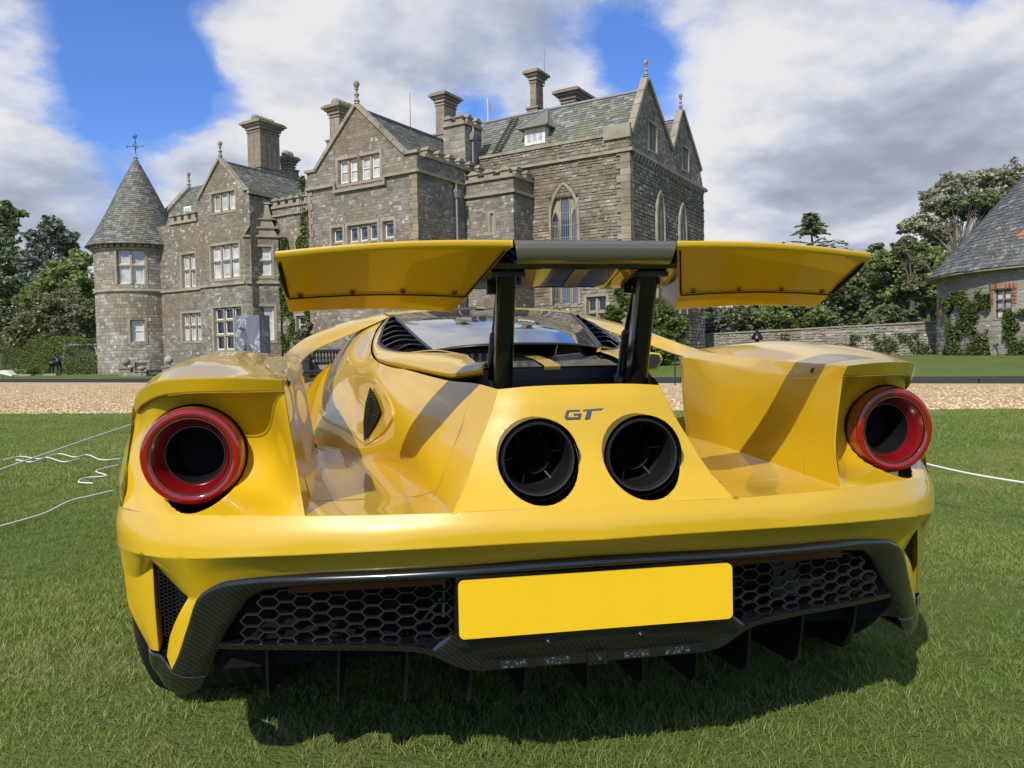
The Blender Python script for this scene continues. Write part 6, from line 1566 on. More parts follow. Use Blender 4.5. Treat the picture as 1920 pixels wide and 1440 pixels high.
tree('poplar_tree', 'tall grey-green tree with an open crown, second from the left edge', 98, 80, [(98, 425, 26), (75, 450, 30), (122, 450, 24), (60, 490, 34), (105, 480, 34), (135, 465, 14), (85, 530, 40)], 'leaf_grey', .24, 330, seed=3, group=G_, tr=.3)
tree('broadleaf_tree', 'mid green bushy tree just left of the round tower', 130, 72, [(150, 490, 24), (120, 515, 36), (165, 530, 32), (80, 540, 34), (140, 560, 40), (60, 570, 30)], 'leaf_mid', .20, 480, seed=4, group=G_)
tree('thorn_tree', 'low olive-brown twiggy tree with pale branches over the clipped hedges', 118, 66, [(90, 575, 34), (130, 580, 36), (165, 590, 28), (60, 600, 32), (110, 610, 34), (160, 625, 26), (30, 630, 26)], 'leaf_olive', .13, 620, 'bark_pale', seed=5, group=G_, tr=.16)
tree('dark_shrub', 'dark low tree behind the hedges at the left edge', 20, 70, [(10, 600, 30), (40, 630, 28), (-5, 640, 30), (175, 640, 20)], 'leaf_dark', .18, 380, seed=6, group=G_)
tree('white_poplar_tree', 'large silvery pale tree rising behind the round house roof', 1800, 74, [(1895, 330, 30), (1860, 335, 26), (1820, 340, 26), (1780, 345, 28), (1750, 375, 30), (1790, 390, 34), (1725, 420, 26), (1702, 425, 18), (1755, 425, 30), (1850, 370, 28), (1880, 380, 34)], 'leaf_pale', .17, 460, 'bark_pale', seed=7, group=G_, tr=.5)
tree('pine_tree', 'dark green flat-topped pine in front of the silvery tree', 1800, 62, [(1790, 382, 22), (1770, 395, 18), (1830, 375, 24), (1860, 375, 22), (1810, 400, 18), (1850, 400, 22), (1890, 400, 24), (1840, 445, 26), (1880, 450, 26)], 'leaf_dark', .15, 520, seed=8, group=G_, tr=.35, sub=6)
for k, (x, bl_, mt_, lab) in enumerate((
    (1590, [(1580, 500, 26), (1600, 530, 34), (1570, 560, 34), (1620, 570, 34), (1590, 600, 30)], 'leaf_dark', 'dark rounded evergreen tree under the right wing tip'),
    (1665, [(1650, 490, 26), (1680, 500, 30), (1655, 540, 36), (1690, 560, 36), (1660, 595, 32)], 'leaf_mid', 'deep green tree right of the dark evergreen behind the garden wall'),
    (1735, [(1720, 470, 26), (1750, 490, 34), (1725, 530, 36), (1760, 550, 34), (1740, 595, 34), (1780, 500, 36)], 'leaf_mid', 'broad green tree touching the left edge of the round house roof'),
    (1700, [(1700, 455, 16), (1685, 470, 14), (1720, 500, 20), (1708, 535, 16)], 'leaf_olive', 'olive thin-crowned tree below the silvery tree'),
    (1640, [(1660, 590, 24), (1700, 600, 24), (1720, 612, 18), (1640, 605, 20)], 'leaf_dark', 'low dark shrub mass just above the garden wall'))):
    tree('evergreen_tree' if k < 3 else 'woodland_shrub', lab, x, 60-3*k, bl_, mt_, .16, 560, seed=20+k, group=G_, tr=.25)
for k, (x, y, rp, mt_, lab) in enumerate(((1345, 605, 24, 'leaf_grey', 'grey-green shrub right of the house corner'), (1395, 590, 26, 'leaf_olive', 'olive shrub behind the garden wall, left of the cedar'), (1450, 590, 26, 'leaf_mid', 'green shrub below the cedar'), (1505, 606, 16, 'leaf_bright', 'light yellow-green shrub leaning over the garden wall'), (1540, 590, 22, 'leaf_mid', 'dark green shrub right of the light yellow-green one'))):
    tree('garden_shrub', lab, x, 50, [(x, y, rp), (x-rp*.8, y+8, rp*.7), (x+rp*.8, y+6, rp*.7)], mt_, .11, 520, seed=40+k, group='shrubs behind the garden wall', cat='shrub', tr=.08, limbs=False)
for k, (x, bl_, mt_, lab, D_) in enumerate((
    (1350, [(1335, 590, 26), (1370, 600, 26), (1400, 612, 22), (1340, 625, 24)], 'leaf_olive', 'grey-olive tree right beside the hall corner, over the garden wall', 64),
    (1440, [(1420, 580, 26), (1460, 570, 28), (1440, 610, 30), (1480, 600, 28)], 'leaf_dark', 'dark tree behind the shrubs, below the small cedar', 68),
    (1530, [(1510, 570, 28), (1545, 555, 30), (1530, 595, 32), (1565, 600, 30)], 'leaf_mid', 'mid green tree directly under the small cedar', 66),
    (1620, [(1600, 500, 26), (1640, 480, 24), (1630, 520, 34), (1610, 560, 36), (1650, 590, 34)], 'leaf_dark', 'dark tree filling the wood between the cedar and the silvery tree', 72),
    (1700, [(1700, 500, 34), (1740, 470, 30), (1680, 550, 38), (1720, 570, 40), (1750, 600, 36), (1700, 610, 36), (1770, 440, 34)], 'leaf_dark', 'dark tree deepest in the wood, left of the round house', 76))):
    tree('woodland_tree', lab, x, D_, bl_, mt_, .17, 620, seed=70+k, group=G_, tr=.25)
tree('woodland_tree', 'dark trees filling the gap behind the olive thorn tree', 60, 90, [(60, 560, 44), (110, 600, 40), (150, 570, 40), (0, 650, 30), (60, 650, 30), (120, 650, 34), (170, 650, 30), (175, 600, 30)], 'leaf_dark', .24, 560, seed=80, group=G_, tr=.3)
# cedar: bare-topped conifer with drooping tiers
cb = at_depth(1534, 690, 56); gz = ground_z(cb); ced = empty('cedar_tree', (cb.x, cb.y, gz)); tag(ced, 'small dark cedar with drooping tiered branches above the right wing', 'tree', G_)
r = random.Random(77); mb = MB(); tb = MB(); tp_ = at_depth(1520, 396, 56); b0_ = Vector((cb.x, cb.y, gz)); tb.tube([b0_, b0_.lerp(tp_, .6), tp_], [.22, .14, .03], 7)
rv = Vector(_r); fv = Vector(cF)
for k in range(26):
    f = k/25; y = 402+f*70 if k < 16 else 462+(k-16)*7; Lp = (10+32*f if k < 16 else 62-(k-16)*1.2)*56/FL*r.uniform(.75, 1.1); s0 = b0_.lerp(tp_, 1-(y-396)/294)
    for ang in (0, math.pi, r.uniform(.6, 2.2), r.uniform(3.6, 5.4)):
        d = rv*math.cos(ang)+fv*math.sin(ang); L_ = Lp*r.uniform(.6, 1.0); e_ = s0+d*L_+Vector((0, 0, L_*.12)); e2 = e_+d*L_*.28-Vector((0, 0, L_*.14))
        tb.tube([s0, e_, e2], [.035, .02, .008], 4)
        for q in range(7): c = s0.lerp(e_, .25+.75*q/6) if q < 5 else e_.lerp(e2, (q-4)/2); leaves(mb, c, (.16, .16, .05), 14, .07, r)
mb.build('crown', MAT['leaf_dark'], ced, flip=False); tb.build('trunk', MAT['bark'], ced)
# big bush at the hall corner, climber on the recessed wall
tree('laurel_bush', 'lush bright green bush against the hall corner, seen between wing strut and buttress', 1220, 33, [(1175, 568, 20), (1205, 580, 28), (1240, 590, 30), (1270, 612, 22), (1165, 545, 16), (1200, 615, 26), (1250, 625, 24), (1150, 590, 20), (1180, 650, 28), (1220, 660, 30), (1260, 655, 26), (1200, 680, 24), (1240, 685, 24)], 'leaf_bright', .075, 620, seed=60, cat='bush', tr=.08, limbs=False)
def climber(name, label, T, areas, n, mat, size, seed, cat='climbing plant', anchor=(0, 0)):
    r = random.Random(seed); p0 = T(anchor[0], anchor[1], .1); o = empty(name, p0); tag(o, label, cat); mb = MB()
    for (u0, z0, u1, z1, dn) in areas:
        for _ in range(int(n*dn)):
            u = r.uniform(u0, u1); z = r.uniform(z0, z1)
            hh = math.sin(u*3.7+z*1.9+seed)+math.sin(z*3.1-u*2.6)+.6*math.sin(u*8.3+z*6.1)+r.uniform(-.6, .6)
            if hh < -.25: continue
            c = T(u, z, r.uniform(.04, .22)); s_ = size*r.uniform(.6, 1.3); a = Vector((r.gauss(0, 1), r.gauss(0, 1), r.gauss(0, 1))).normalized(); b_ = a.orthogonal().normalized()
            mb.add([c-a*s_, c+b_*s_*.7, c+a*s_, c-b_*s_*.7], [(0, 1, 2, 3)], r.uniform(.02, .98))
    mb.build('foliage', MAT[mat], o, flip=False)
    tb = MB()
    for k in range(5):
        u0, z0, u1, z1, dn = areas[k % len(areas)]; u = r.uniform(u0, u1); tb.tube([T(u, max(.1, z0-1), .05), T(u+r.uniform(-.3, .3), (z0+z1)/2, .06), T(u+r.uniform(-.4, .4), z1, .05)], [.03, .02, .01], 5)
    tb.build('stem', MAT['bark'], o); return o
def FA(x0, y0, x1, y1, b, dn): a = FP(x0, y1, b); c = FP(x1, y0, b); return (a[0], a[1], c[0], c[1], dn)
climber('ivy', 'dark green ivy covering the recessed wall left of the big gable', frontT(bI), [FA(498, 500, 520, 660, bI, 1.0), FA(515, 540, 552, 660, bI, 1.0), FA(520, 470, 550, 560, bI, .8), FA(552, 620, 590, 670, bI, .5), FA(575, 560, 592, 670, bI, .5), FA(530, 440, 575, 470, bI, .35)], 2300, 'leaf_ivy', .075, 5, anchor=(12.5, .2))
climber('ivy', 'thin strand of ivy up the left edge of the big gable', frontT(bM), [FA(568, 370, 578, 470, bM, .8), FA(564, 330, 574, 375, bM, .5)], 800, 'leaf_ivy', .07, 6, anchor=(aM0, 3))
tree('golden_conifer', 'olive cone-shaped conifer at the foot of the ivy', 575, 37, [(570, 625, 12), (566, 645, 17), (572, 660, 20), (580, 612, 8)], 'leaf_olive', .06, 600, seed=61, cat='conifer', tr=.06, limbs=False)
# clipped hedges
def hedge(name, label, x0, x1, ytop, D, dep, rnd_=.5, seed=1, base=704):
    r = random.Random(seed); pL, pR = at_depth(x0, 690, D), at_depth(x1, 690, D); zt = at_depth((x0+x1)/2, ytop, D).z; d = (pR-pL); d.z = 0; L_ = d.length; d.normalize(); q = Vector((-d.y, d.x, 0)); gz = ground_z(pL)
    o = empty(name, (pL.x, pL.y, gz)); tag(o, label, 'hedge', 'clipped green hedges left of the tower')
    H = zt-gz; mb = MB(); body = MB(); NU, NV = 14, 8
    def P_(u, v, w): 
        uu, ww = u, w; e = rnd_
        hh = (1-e)+e*max(.0, 1-abs(2*uu-1)**2.2)**.55; s_ = 1-.25*max(0, v-.75)/.25*e; wob = 1+.035*math.sin(uu*17+seed)+.03*math.sin(uu*7.3); return pL+d*(L_*uu)+q*(dep*(.5+(ww-.5)*s_))+Vector((0, 0, gz-pL.z+H*v*hh*wob))
    n = int(L_*H*620)
    for _ in range(n):
        f = r.random()
        if f < .6: c = P_(r.random(), r.random(), 0)
        elif f < .85: c = P_(r.random(), 1, r.random())
        else: c = P_(r.choice((0, 1)), r.random(), r.random())
        c = c+Vector((r.uniform(-.06, .06), r.uniform(-.06, .06), r.uniform(-.06, .06))); s_ = .045*r.uniform(.6, 1.4); a = Vector((r.gauss(0, 1), r.gauss(0, 1), r.gauss(0, 1))).normalized(); b_ = a.orthogonal().normalized()
        mb.add([c-a*s_, c+b_*s_*.7, c+a*s_, c-b_*s_*.7], [(0, 1, 2, 3)], r.uniform(.02, .98))
    mb.build('foliage', MAT['leaf_hedge'], o, flip=False)
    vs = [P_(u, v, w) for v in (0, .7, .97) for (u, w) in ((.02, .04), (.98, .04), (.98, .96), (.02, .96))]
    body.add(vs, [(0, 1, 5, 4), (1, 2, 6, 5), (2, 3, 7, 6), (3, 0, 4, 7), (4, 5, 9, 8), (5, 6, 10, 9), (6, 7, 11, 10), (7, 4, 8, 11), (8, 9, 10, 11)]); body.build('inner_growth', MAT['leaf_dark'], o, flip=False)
hedge('clipped_hedge', 'tall square clipped hedge at the left edge', 2, 86, 621, 68, 3, .12, 1)
hedge('clipped_hedge', 'rounded clipped hedge in the middle, behind the black animal statue', 50, 172, 631, 57, 4.5, 1.0, 2)
hedge('clipped_hedge', 'low square clipped hedge beside the tower', 122, 187, 666, 52, 2, .1, 3)
hedge('clipped_hedge', 'low dark hedge strip between the tall hedges', -30, 50, 693, 56, 1.5, .1, 4)

# ------------------------------------------------------------------ garden wall
D0_, D1_ = 52.0, 42.5; wA = at_depth(1205, 640, D0_); wB = at_depth(1759, 607, D1_); zb = .1
GW = empty('garden_wall', (wA.x, wA.y, .1)); tag(GW, 'long low rubble stone garden wall running right to the round house', 'wall')
d_ = Vector((wB.x-wA.x, wB.y-wA.y, 0)); LW = d_.length; d_.normalize(); nW = Vector((d_.y, -d_.x, 0)); 
if nW.dot(Vector(cO)-wA) < 0: nW = -nW
TWl = lambda u, z, h: Vector((wA.x, wA.y, 0))+d_*u+nW*h+Zc*z
zt0 = at_depth(1205, 634, D0_).z; zt1 = at_depth(1759, 604, D1_).z
masonry([(0, 0), (LW, 0), (LW, zt1), (0, zt0)], TWl, [], ch=.15, sw=(.11, .32), stone='pale_stone', mortar='pale_mortar', parent=GW, jit=.06, proud=(.01, .07), seed=91)
lay(ALLST, GW, 260); ALLST.clear()
for k in range(int(LW/.7)):
    u = k*.7; zz_ = zt0+(zt1-zt0)*u/LW; mb = MB(); mb.box((0, 0, 0), (1, 1, 1), lambda X, y, s: TWl(u+.012+.676*X, zz_+.08*s+rnd.uniform(0, .004), .10*y-.45*(1-y))); mb.build('coping_stone', MAT['dressed_stone'], GW)
mb = MB(); mb.box((0, -.4, 0), (LW, -.02, 1), lambda X, y, s: TWl(X, (zt0+(zt1-zt0)*X/LW)*s, y)); mb.build('core', MAT['pale_mortar'], GW)
climber('wall_creeper', 'dark creeper hanging on the garden wall beside the round house', TWl, [(LW-4.5, .3, LW-.2, 1.7, 1.0), (LW-6, .3, LW-3, .9, .5)], 2600, 'leaf_ivy', .06, 8, anchor=(LW-2, .3))
climber('wall_creeper', 'creeper tufts on the middle of the garden wall', TWl, [(LW*.52, .9, LW*.58, zt0+.05, .6), (LW*.78, .3, LW*.83, .9, .4), (LW*.05, .2, LW*.42, 1.3, 1.1)], 1500, 'leaf_olive', .06, 9, anchor=(LW*.5, .3))

# ------------------------------------------------------------------ round house at the right
DH = 38.0; hc = at_depth(2043, 650, DH); hz = ground_z(hc)-.02; RH = 6.62; REH = 7.1
RHO = empty('round_house', (hc.x, hc.y, hz)); tag(RHO, 'round pale stone house with conical slate roof and brick-edged window at the right edge', 'house')
zEv = at_depth(1742, 516, DH).z; zAp = at_depth(2043, 200, DH).z
ba = math.atan2(cO[1]-hc.y, cO[0]-hc.x)
hT_ = lambda u, z, h: Vector((hc.x+(RH+h)*math.cos(ba+u/RH), hc.y+(RH+h)*math.sin(ba+u/RH), z))
def hit_cyl(x, y):
    d = Vector(cF+cR*(x-960)/FL+cU*(720-y)/FL); o = Vector(cO); ox, oy = o.x-hc.x, o.y-hc.y
    A = d.x**2+d.y**2; B = 2*(ox*d.x+oy*d.y); C = ox*ox+oy*oy-RH*RH; dsc = B*B-4*A*C
    if dsc < 0: dsc = 0
    t_ = (-B-math.sqrt(dsc))/(2*A); p = o+d*t_; a = math.atan2(p.y-hc.y, p.x-hc.x)-ba
    a = (a+math.pi) % (2*math.pi)-math.pi; return a*RH, p.z
uA, zA = hit_cyl(1863, 600); uB, zB = hit_cyl(1897, 541); hw = (min(uA, uB), zA, max(uA, uB), zB)
cH = 2*math.pi*RH
us = sorted(set([-cH/2+cH*k/64 for k in range(65)]+[hw[0], hw[2]])); zs = [hz-.3, hw[1], hw[3], zEv+.15]; mb = MB()
for i in range(len(us)-1):
    for j in range(3):
        if hw[0] < (us[i]+us[i+1])/2 < hw[2] and j == 1: continue
        mb.add([hT_(us[i], zs[j], 0), hT_(us[i+1], zs[j], 0), hT_(us[i+1], zs[j+1], 0), hT_(us[i], zs[j+1], 0)], [(0, 1, 2, 3)])
mb.build('wall', MAT['pale_mortar'], RHO, flip=False)
bw = (hw[0]-.27, hw[1]-.02, hw[2]+.27, hw[3]+.30)
masonry([(-cH/4, hz), (cH/4, hz), (cH/4, zEv), (-cH/4, zEv)], hT_, [bw], ch=.22, sw=(.14, .6), stone='pale_stone', mortar='pale_mortar', back=False, jit=.09, proud=(.002, .016), seed=92)
lay(ALLST, RHO, 200); ALLST.clear()
window(hT_, *hw, nl=2, rows=(1, 1, 1), pane='pane_white', frame='iron_black', recess=.16, parent=RHO, sur=.0, mull=.03, sash=False, fw=.022)
def brick(u, z, du, dz, T=hT_, par=RHO, h=.03):
    mb = MB(); mb.box((0, 0, 0), (1, 1, 1), lambda X, y, s: T(u+du*X, z+dz*s, h*y-.05*(1-y))); mb.build('brick', MAT['brick_red'], par)
nb = int((hw[3]-hw[1])/.078)
for k in range(nb+1):
    z = hw[1]+.078*k; lg = k % 2
    if k > nb*.45:
        brick(hw[0]-(.22 if lg else .12), z, (.215 if lg else .115), .066)
        brick(hw[2]+.005, z, (.215 if lg else .115), .066)
na = 15
for k in range(na): brick(hw[0]-.22+(hw[2]-hw[0]+.44)*k/na, hw[3]+.03+.02*math.sin(math.pi*k/(na-1)), (hw[2]-hw[0]+.44)/na-.012, .22, h=.035)
uL, zL0 = hit_cyl(1762, 610)
for k in range(9): brick(uL-(.1 if k % 2 else 0), zL0+.16*k, .26, .12)
# cone roof, slate by slate
def rconeT(a, v, h):
    rr = (REH*(1-v)+.03)+h*.7; return Vector((hc.x+rr*math.cos(a), hc.y+rr*math.sin(a), zEv+(zAp-zEv)*v-.12*0+h*.7))
r = random.Random(12); rows_ = 46; pieces = []
for j in range(rows_):
    v0, v1 = j/rows_, (j+1.1)/rows_; rr = REH*(1-v0)+.05; n_ = max(8, int(2*math.pi*rr/.30))
    for k in range(n_):
        a0_ = 2*math.pi*(k+(j % 2)*.5+r.uniform(-.06, .06))/n_; a1_ = a0_+2*math.pi/n_*.985; am2 = (a0_+a1_)/2
        if math.cos(am2-ba) < -.15: 
            if j % 2: continue
        hh = r.uniform(.018, .036); dv = r.uniform(-.1, .1)/rows_
        vs = [rconeT(a0_, v0+dv, hh), rconeT(a1_, v0+dv, hh), rconeT(a1_, min(1, v1), .004), rconeT(a0_, min(1, v1), .004), rconeT(a0_, v0+dv, -.02), rconeT(a1_, v0+dv, -.02)]
        pieces.append((math.cos(am2-ba+.55)-.6*v0, vs, r.uniform(.02, .98)))
pieces.sort(key=lambda q: -q[0]); mb = MB()
for i, (_, vs, c) in enumerate(pieces):
    if i < 280:
        q = MB(); q.add(vs, [(0, 1, 2, 3), (4, 5, 1, 0)]); q.build('slate', MAT['slate_blue'], RHO, flip=False)
    else: mb.add(vs, [(0, 1, 2, 3), (4, 5, 1, 0)], c)
mb.build('slating', MAT['slate_blue'], RHO, flip=False)['kind'] = 'stuff'
T_ = lambda x, y, h: Vector((hc.x+x, hc.y+y, h))
mb = MB(); mb.lathe([(REH-.01, zEv-.03), (REH-.02, zEv), (.05, zAp-.05)], T_, 64); mb.build('roof_backing', MAT['slate_blue'], RHO, smooth=30)
mb = MB(); mb.lathe([(RH-.02, zEv-.10), (REH-.03, zEv-.09), (REH+.015, zEv-.085), (REH+.015, zEv-.03), (REH-.05, zEv-.025)], T_, 96); mb.build('eaves_board', MAT['dressed_stone'], RHO, smooth=30)
ua0, _ = hit_cyl(1775, 600); ua1, _ = hit_cyl(1862, 600); ub0, _ = hit_cyl(1898, 600); uc1, _ = hit_cyl(1918, 600)
lo_, hi__ = min(ua0, ua1), max(ua0, ua1); l2, h2_ = min(ub0, uc1), max(ub0, uc1)
climber('climbing_shrub', 'green climbing shrub trained on the wall of the round house', hT_, [(lo_+.2, 2.5, hi__-.1, 3.3, 1.2), (lo_+.3, .5, hi__-.2, 2.8, 1.5), (lo_, .45, hi__+.4, 1.0, .8), (l2-.3, .45, h2_+.6, 2.5, 1.2), (lo_-.1, 2.6, lo_+1.2, 3.1, .4), (lo_+.8, 3.0, hi__-.6, 3.6, .35)], 4200, 'leaf_ivy', .065, 10, anchor=((lo_+hi__)/2, .5))
# ------------------------------------------------------------------ small things in the garden
def block(name, mb, mat, lab, cat, loc=None, **k):
    o = mb.build(name, MAT[mat]); 
    return tag(o, lab, cat, **k)
# marble sculpture
p = at_depth(466, 690, 30); gz = ground_z(p); zt = at_depth(466, 591, 30).z; Tm = lambda u, v, z: Vector((p.x, p.y, 0))+Vector(_r)*u+Vector((cF[0], cF[1], 0)).normalized()*v+Zc*z
rot = R_(14); 
def Tm2(u, v, z): return Tm(u*math.cos(rot)-v*math.sin(rot)*-1, v*math.cos(rot)-u*math.sin(rot), z)
mb = MB(); NU, NV = 22, 34; hw_, dp = .53, .75; vs = []
for j in range(NV+1):
    for i in range(NU+1):
        u = -hw_+2*hw_*i/NU; z = gz+(zt-gz)*j/NV; fz = (z-gz)/(zt-gz); fu = i/NU
        dent = .16*max(0, 1-abs((fu-.38)+(fz-.62)*.75)/.16)*(1 if .35 < fz < .80 else 0)+.10*max(0, 1-abs((fz-.40)+(fu-.6)*.35)/.10)*(1 if fu > .35 else 0)
        e = 0 if 0 < i < NU and 0 < j < NV else 1
        vs.append(Tm2(u, dent*(1-e), z))
mb.add(vs, [(j*(NU+1)+i, j*(NU+1)+i+1, (j+1)*(NU+1)+i+1, (j+1)*(NU+1)+i) for j in range(NV) for i in range(NU)])
c = [Tm2(-hw_, 0, gz), Tm2(hw_, 0, gz), Tm2(hw_, dp, gz), Tm2(-hw_, dp, gz), Tm2(-hw_, 0, zt), Tm2(hw_, 0, zt), Tm2(hw_, dp, zt), Tm2(-hw_, dp, zt)]
mb.add(c, [(1, 2, 6, 5), (2, 3, 7, 6), (3, 0, 4, 7), (4, 5, 6, 7)])
block('marble_sculpture', mb, 'marble', 'tall grey veined marble block with a carved hollow standing before the house', 'sculpture')
# black animal statue on a pale plinth
D_ = 50; p = at_depth(100, 703, D_); gz = ground_z(p); q = at_depth(97, 703, D_-.3)
rv = Vector(_r); fv = Vector((cF[0], cF[1], 0)).normalized(); s_ = D_/FL
mb = MB(); mb.box((-.45, -.25, 0), (.42, .35, .12), lambda x, y, z: Vector((q.x, q.y, gz))+rv*x+fv*y+Zc*z); block('stone_plinth', mb, 'dressed_stone', 'low pale stone slab under the black animal statue', 'plinth')
c = Vector((p.x+.15, p.y, gz+.12)); st = MB()
B = lambda x, y, z: c+rv*x+fv*y+Zc*z
bm = bmesh.new()
st.tube([B(-.34, 0, .62), B(-.30, 0, .68), B(-.08, 0, .66), B(.12, 0, .72), B(.26, 0, .74), B(.32, 0, .66)], [.08, .17, .17, .19, .19, .08], 12)
st.tube([B(.20, 0, .80), B(.10, 0, .98), B(-.02, -.02, 1.02), B(-.12, -.04, .92)], [.14, .10, .085, .04], 10)
for (x, y) in ((-.28, -.09), (-.22, .10), (.20, -.10), (.27, .10)): st.tube([B(x, y, .62), B(x+.02, y, .34), B(x-.01, y, .30), B(x, y, .0)], [.09, .045, .05, .035], 8)
st.tube([B(-.36, 0, .70), B(-.42, 0, .5), B(-.40, 0, .3)], [.025, .02, .03], 6)
o = st.build('animal_statue', MAT['bronze_black'], smooth=70); rm = o.modifiers.new('r', 'REMESH'); rm.mode = 'VOXEL'; rm.voxel_size = .03; rm.use_smooth_shade = True
tag(o, 'small black bronze animal statue in front of the rounded hedge', 'statue')
# white sloping panel on legs and a stone slab at the left edge
q = at_depth(8, 700, 44); gz = ground_z(q); B = lambda x, y, z: Vector((q.x, q.y, gz))+rv*x+fv*y+Zc*z
t_ = empty('white_bench', B(0, 0, 0)); tag(t_, 'white sloping bench with thin dark legs cut by the left edge', 'bench')
mb = MB(); mb.prism([(-.6, .42), (.05, .45), (.15, .40), (.45, .16), (.40, .10), (-.6, .32)], lambda u, v, h: B(u, h, v), 0, .5); mb.build('panel', MAT['white_paint'], t_)
for x in (-.1, .42): mb = MB(); mb.tube([B(x, .05, 0), B(x, .05, .15)], .02, 5); mb.build('leg', MAT['iron_black'], t_)
q = at_depth(38, 703, 50); gz = ground_z(q); mb = MB(); mb.box((-.65, 0, 0), (.65, .5, .11), lambda x, y, z: Vector((q.x, q.y, gz))+rv*x+fv*y+Zc*z); block('stone_slab', mb, 'dressed_stone', 'low pale stone slab on the lawn near the left edge', 'slab')
# dark shed behind the hedges
q = at_depth(150, 690, 66); gz = ground_z(q); sh = empty('garden_shed', (q.x, q.y, gz)); tag(sh, 'dark low shed between the hedge and the tower, white drainpipe at its corner', 'shed')
B = lambda x, y, z: Vector((q.x, q.y, gz))+rv*x+fv*y+Zc*z; zt = at_depth(175, 645, 66).z-gz
mb = MB(); mb.box((-.5, 0, 0), (1.9, 3, zt-.1), B); mb.build('wall', MAT['dark_wood'], sh)
mb = MB(); mb.box((-.8, -.3, zt-.1), (2.1, 3.3, zt+.02), B); mb.build('roof', MAT['lead'], sh)
mb = MB(); mb.tube([B(1.55, -.15, 0), B(1.55, -.15, zt-.5), B(1.45, -.25, zt-.2)], .06, 8); mb.build('drainpipe', MAT['white_paint'], sh)
# stone ornaments at the tower foot
for k, (x, D_, hgt, lab) in enumerate(((237, 41.5, 1.0, 'weathered stone ball on a pier, leftmost at the foot of the tower'), (267, 41.5, .55, 'small round stone ornament, lowest of the three at the tower foot'), (318, 41.5, 1.05, 'pale stone ball on a pier, rightmost, half hidden by the car wing'))):
    q = at_depth(x, 712, D_); gz = ground_z(q); T_ = lambda a, b_, h: Vector((q.x+a, q.y+b_, gz+h))
    o = empty('stone_ornament', (q.x, q.y, gz)); tag(o, lab, 'ornament', 'stone ornaments at the tower foot')
    mb = MB(); mb.box((-.28, -.28, 0), (.28, .28, hgt*.42), T_); mb.box((-.33, -.33, hgt*.42), (.33, .33, hgt*.50), T_); mb.build('pier', MAT['pale_stone'], o)
    mb = MB(); mb.lathe([(.10, hgt*.5), (.08, hgt*.6), (.20, hgt*.66), (.24, hgt*.78), (.20, hgt*.92), (.08, hgt), (.001, hgt+.01)], T_, 14); mb.build('ball', MAT['pale_stone'], o, smooth=60)
q = at_depth(250, 712, 41.2); q2 = at_depth(316, 712, 41.2); gz = ground_z(q); L_ = (q2-q).length; d2 = (q2-q); d2.z = 0; d2.normalize(); e2 = Vector((-d2.y, d2.x, 0))
mb = MB(); mb.box((0, 0, 0), (L_*.55, .35, .22), lambda x, y, z: Vector((q.x, q.y, gz))-d2*.6+d2*x+e2*y+Zc*z); block('stone_step', mb, 'pale_stone', 'rough pale stone step between the ball ornaments', 'step')
mb = MB(); mb.box((L_*.35, .1, .18), (L_*.95, .2, .34), lambda x, y, z: Vector((q.x, q.y, gz))+d2*x+e2*y+Zc*z); mb.box((L_*.35, .1, 0), (L_*.95, .2, .1), lambda x, y, z: Vector((q.x, q.y, gz))+d2*x+e2*y+Zc*z); block('dark_trough', mb, 'iron_black', 'dark rail between the small ornament and the right ball', 'rail')
# black balustrade and planter seen under the left buttress
D_ = 31; q = at_depth(588, 690, D_); q2 = at_depth(660, 690, D_-1); gz = ground_z(q); d2 = (q2-q); d2.z = 0; L_ = d2.length; d2.normalize(); e2 = Vector((-d2.y, d2.x, 0)); zt = at_depth(600, 656, D_).z-gz; zb_ = at_depth(600, 684, D_).z-gz
B = lambda x, y, z: Vector((q.x, q.y, gz))+d2*x+e2*y+Zc*z
bo = empty('balustrade', B(0, 0, 0)); tag(bo, 'black balustrade on a stone base, seen through the gap under the left buttress', 'balustrade')
mb = MB(); mb.box((0, -.08, zt-.09), (L_, .08, zt), B); mb.build('rail', MAT['iron_black'], bo); mb = MB(); mb.box((0, -.08, zb_), (L_, .08, zb_+.10), B); mb.build('rail', MAT['iron_black'], bo)
mb = MB(); mb.box((-.1, -.12, 0), (L_, .3, zb_-.005), B); mb.build('base', MAT['pale_stone'], bo)
nb_ = int(L_/.17); h_ = zt-.09-zb_-.10
for k in range(nb_):
    x = .09+.17*k; mb = MB(); mb.lathe([(.055, 0), (.05, h_*.12), (.03, h_*.2), (.055, h_*.38), (.05, h_*.5), (.028, h_*.75), (.05, h_*.9), (.055, h_)], lambda a, b_, h: B(x+a, b_, zb_+.10+h), 8); mb.build('baluster', MAT['iron_black'], bo, smooth=60)
q = at_depth(563, 690, 30); gz = ground_z(q); zt = at_depth(563, 672, 30).z-gz; mb = MB(); B = lambda x, y, z: Vector((q.x, q.y, gz))+rv*x+fv*y+Zc*z
mb.box((-.36, 0, 0), (.34, .6, zt), B); mb.box((-.40, -.03, zt-.08), (.38, .64, zt+.01), B); block('black_planter', mb, 'iron_black', 'square black planter left of the black balustrade', 'planter')
# sign on a post by the kerb
q = at_depth(1266, 700, 20.5); gz = 0; o = empty('garden_sign', (q.x, q.y, gz)); tag(o, 'small pale sign on a dark post behind the tail panel, right of the door mirror', 'sign')
B = lambda x, y, z: Vector((q.x, q.y, gz))+rv*x+fv*y+Zc*z; zt = at_depth(1266, 652, 20.5).z
mb = MB(); mb.box((-.015, 0, 0), (.015, .03, zt-.1), B); mb.build('post', MAT['iron_black'], o); mb = MB(); mb.box((-.12, -.01, zt-.13), (.12, .01, zt), B); mb.build('board', MAT['sign_white'], o)
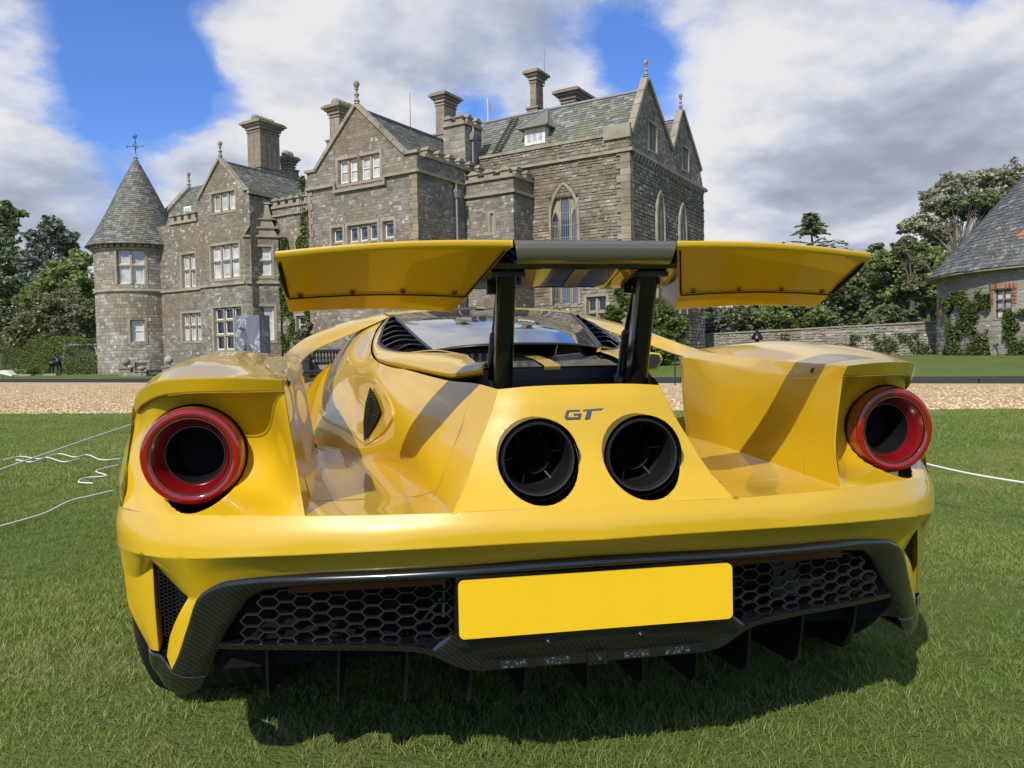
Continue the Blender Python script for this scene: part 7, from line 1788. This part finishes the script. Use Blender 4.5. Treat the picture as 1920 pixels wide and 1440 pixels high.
# dark finialled lantern before the garden wall
q = at_depth(1420, 668, 44); gz = ground_z(q); zt = at_depth(1420, 617, 44).z-gz; T_ = lambda a, b_, h: Vector((q.x+a, q.y+b_, gz+h))
mb = MB(); mb.lathe([(.25, 0), (.12, .12), (.08, zt*.5), (.10, zt*.62), (.34, zt*.66), (.32, zt*.72), (.20, zt*.86), (.07, zt*.90), (.09, zt*.94), (.02, zt)], T_, 14)
o = mb.build('garden_urn', MAT['bronze_black'], smooth=50); tag(o, 'dark domed urn standing in front of the garden wall', 'urn')
# ropes
def rope(name, label, pts, r_=.008, sag=0, n=60):
    mb = MB(); P_ = cr_eval([tuple(p) for p in pts], n) if len(pts) > 2 else np.array([tuple(Vector(pts[0]).lerp(Vector(pts[1]), i/20)-Zc*sag*4*(i/20)*(1-i/20)) for i in range(21)])
    mb.tube([tuple(p) for p in P_], r_, 6); o = mb.build(name, MAT['rope_white'], smooth=80); return tag(o, label, 'rope')
rope('barrier_rope', 'taut white rope leaving the left edge and passing behind the car', [at_depth(-260, 960, 3.9), at_depth(-60, 901, 4.6), at_depth(243, 797, 7.6), at_depth(420, 742, 10.5)], .006)
rope('barrier_rope', 'taut white rope right of the right tail lamp, running behind the car', [at_depth(2350, 990, 3.3), at_depth(2000, 919, 3.7), at_depth(1750, 873, 4.2), at_depth(1500, 800, 5.4), at_depth(1245, 721, 9.6)], .006)
def gp_(x, y): v = ray((x, y), 2, .03); return v
rope('loose_rope', 'loose white rope lying wavy on the grass at the left', [gp_(*q) for q in ((8, 862), (40, 856), (75, 860), (110, 851), (140, 857), (165, 853), (190, 862), (228, 860))], .006)
rope('loose_rope', 'tangled white rope on the grass nearest the left tail lamp', [gp_(*q) for q in ((222, 872), (196, 878), (180, 884), (200, 892), (160, 896), (148, 904), (175, 906))], .006)
rope('loose_rope', 'long white rope lying on the grass at the lower left', [gp_(*q) for q in ((-10, 990), (40, 976), (85, 962), (130, 940), (170, 930), (212, 920))], .006)
rope('loose_rope', 'small white twist of rope beside the wavy rope', [gp_(*q) for q in ((30, 862), (60, 866), (88, 858), (120, 866), (150, 860))], .006)
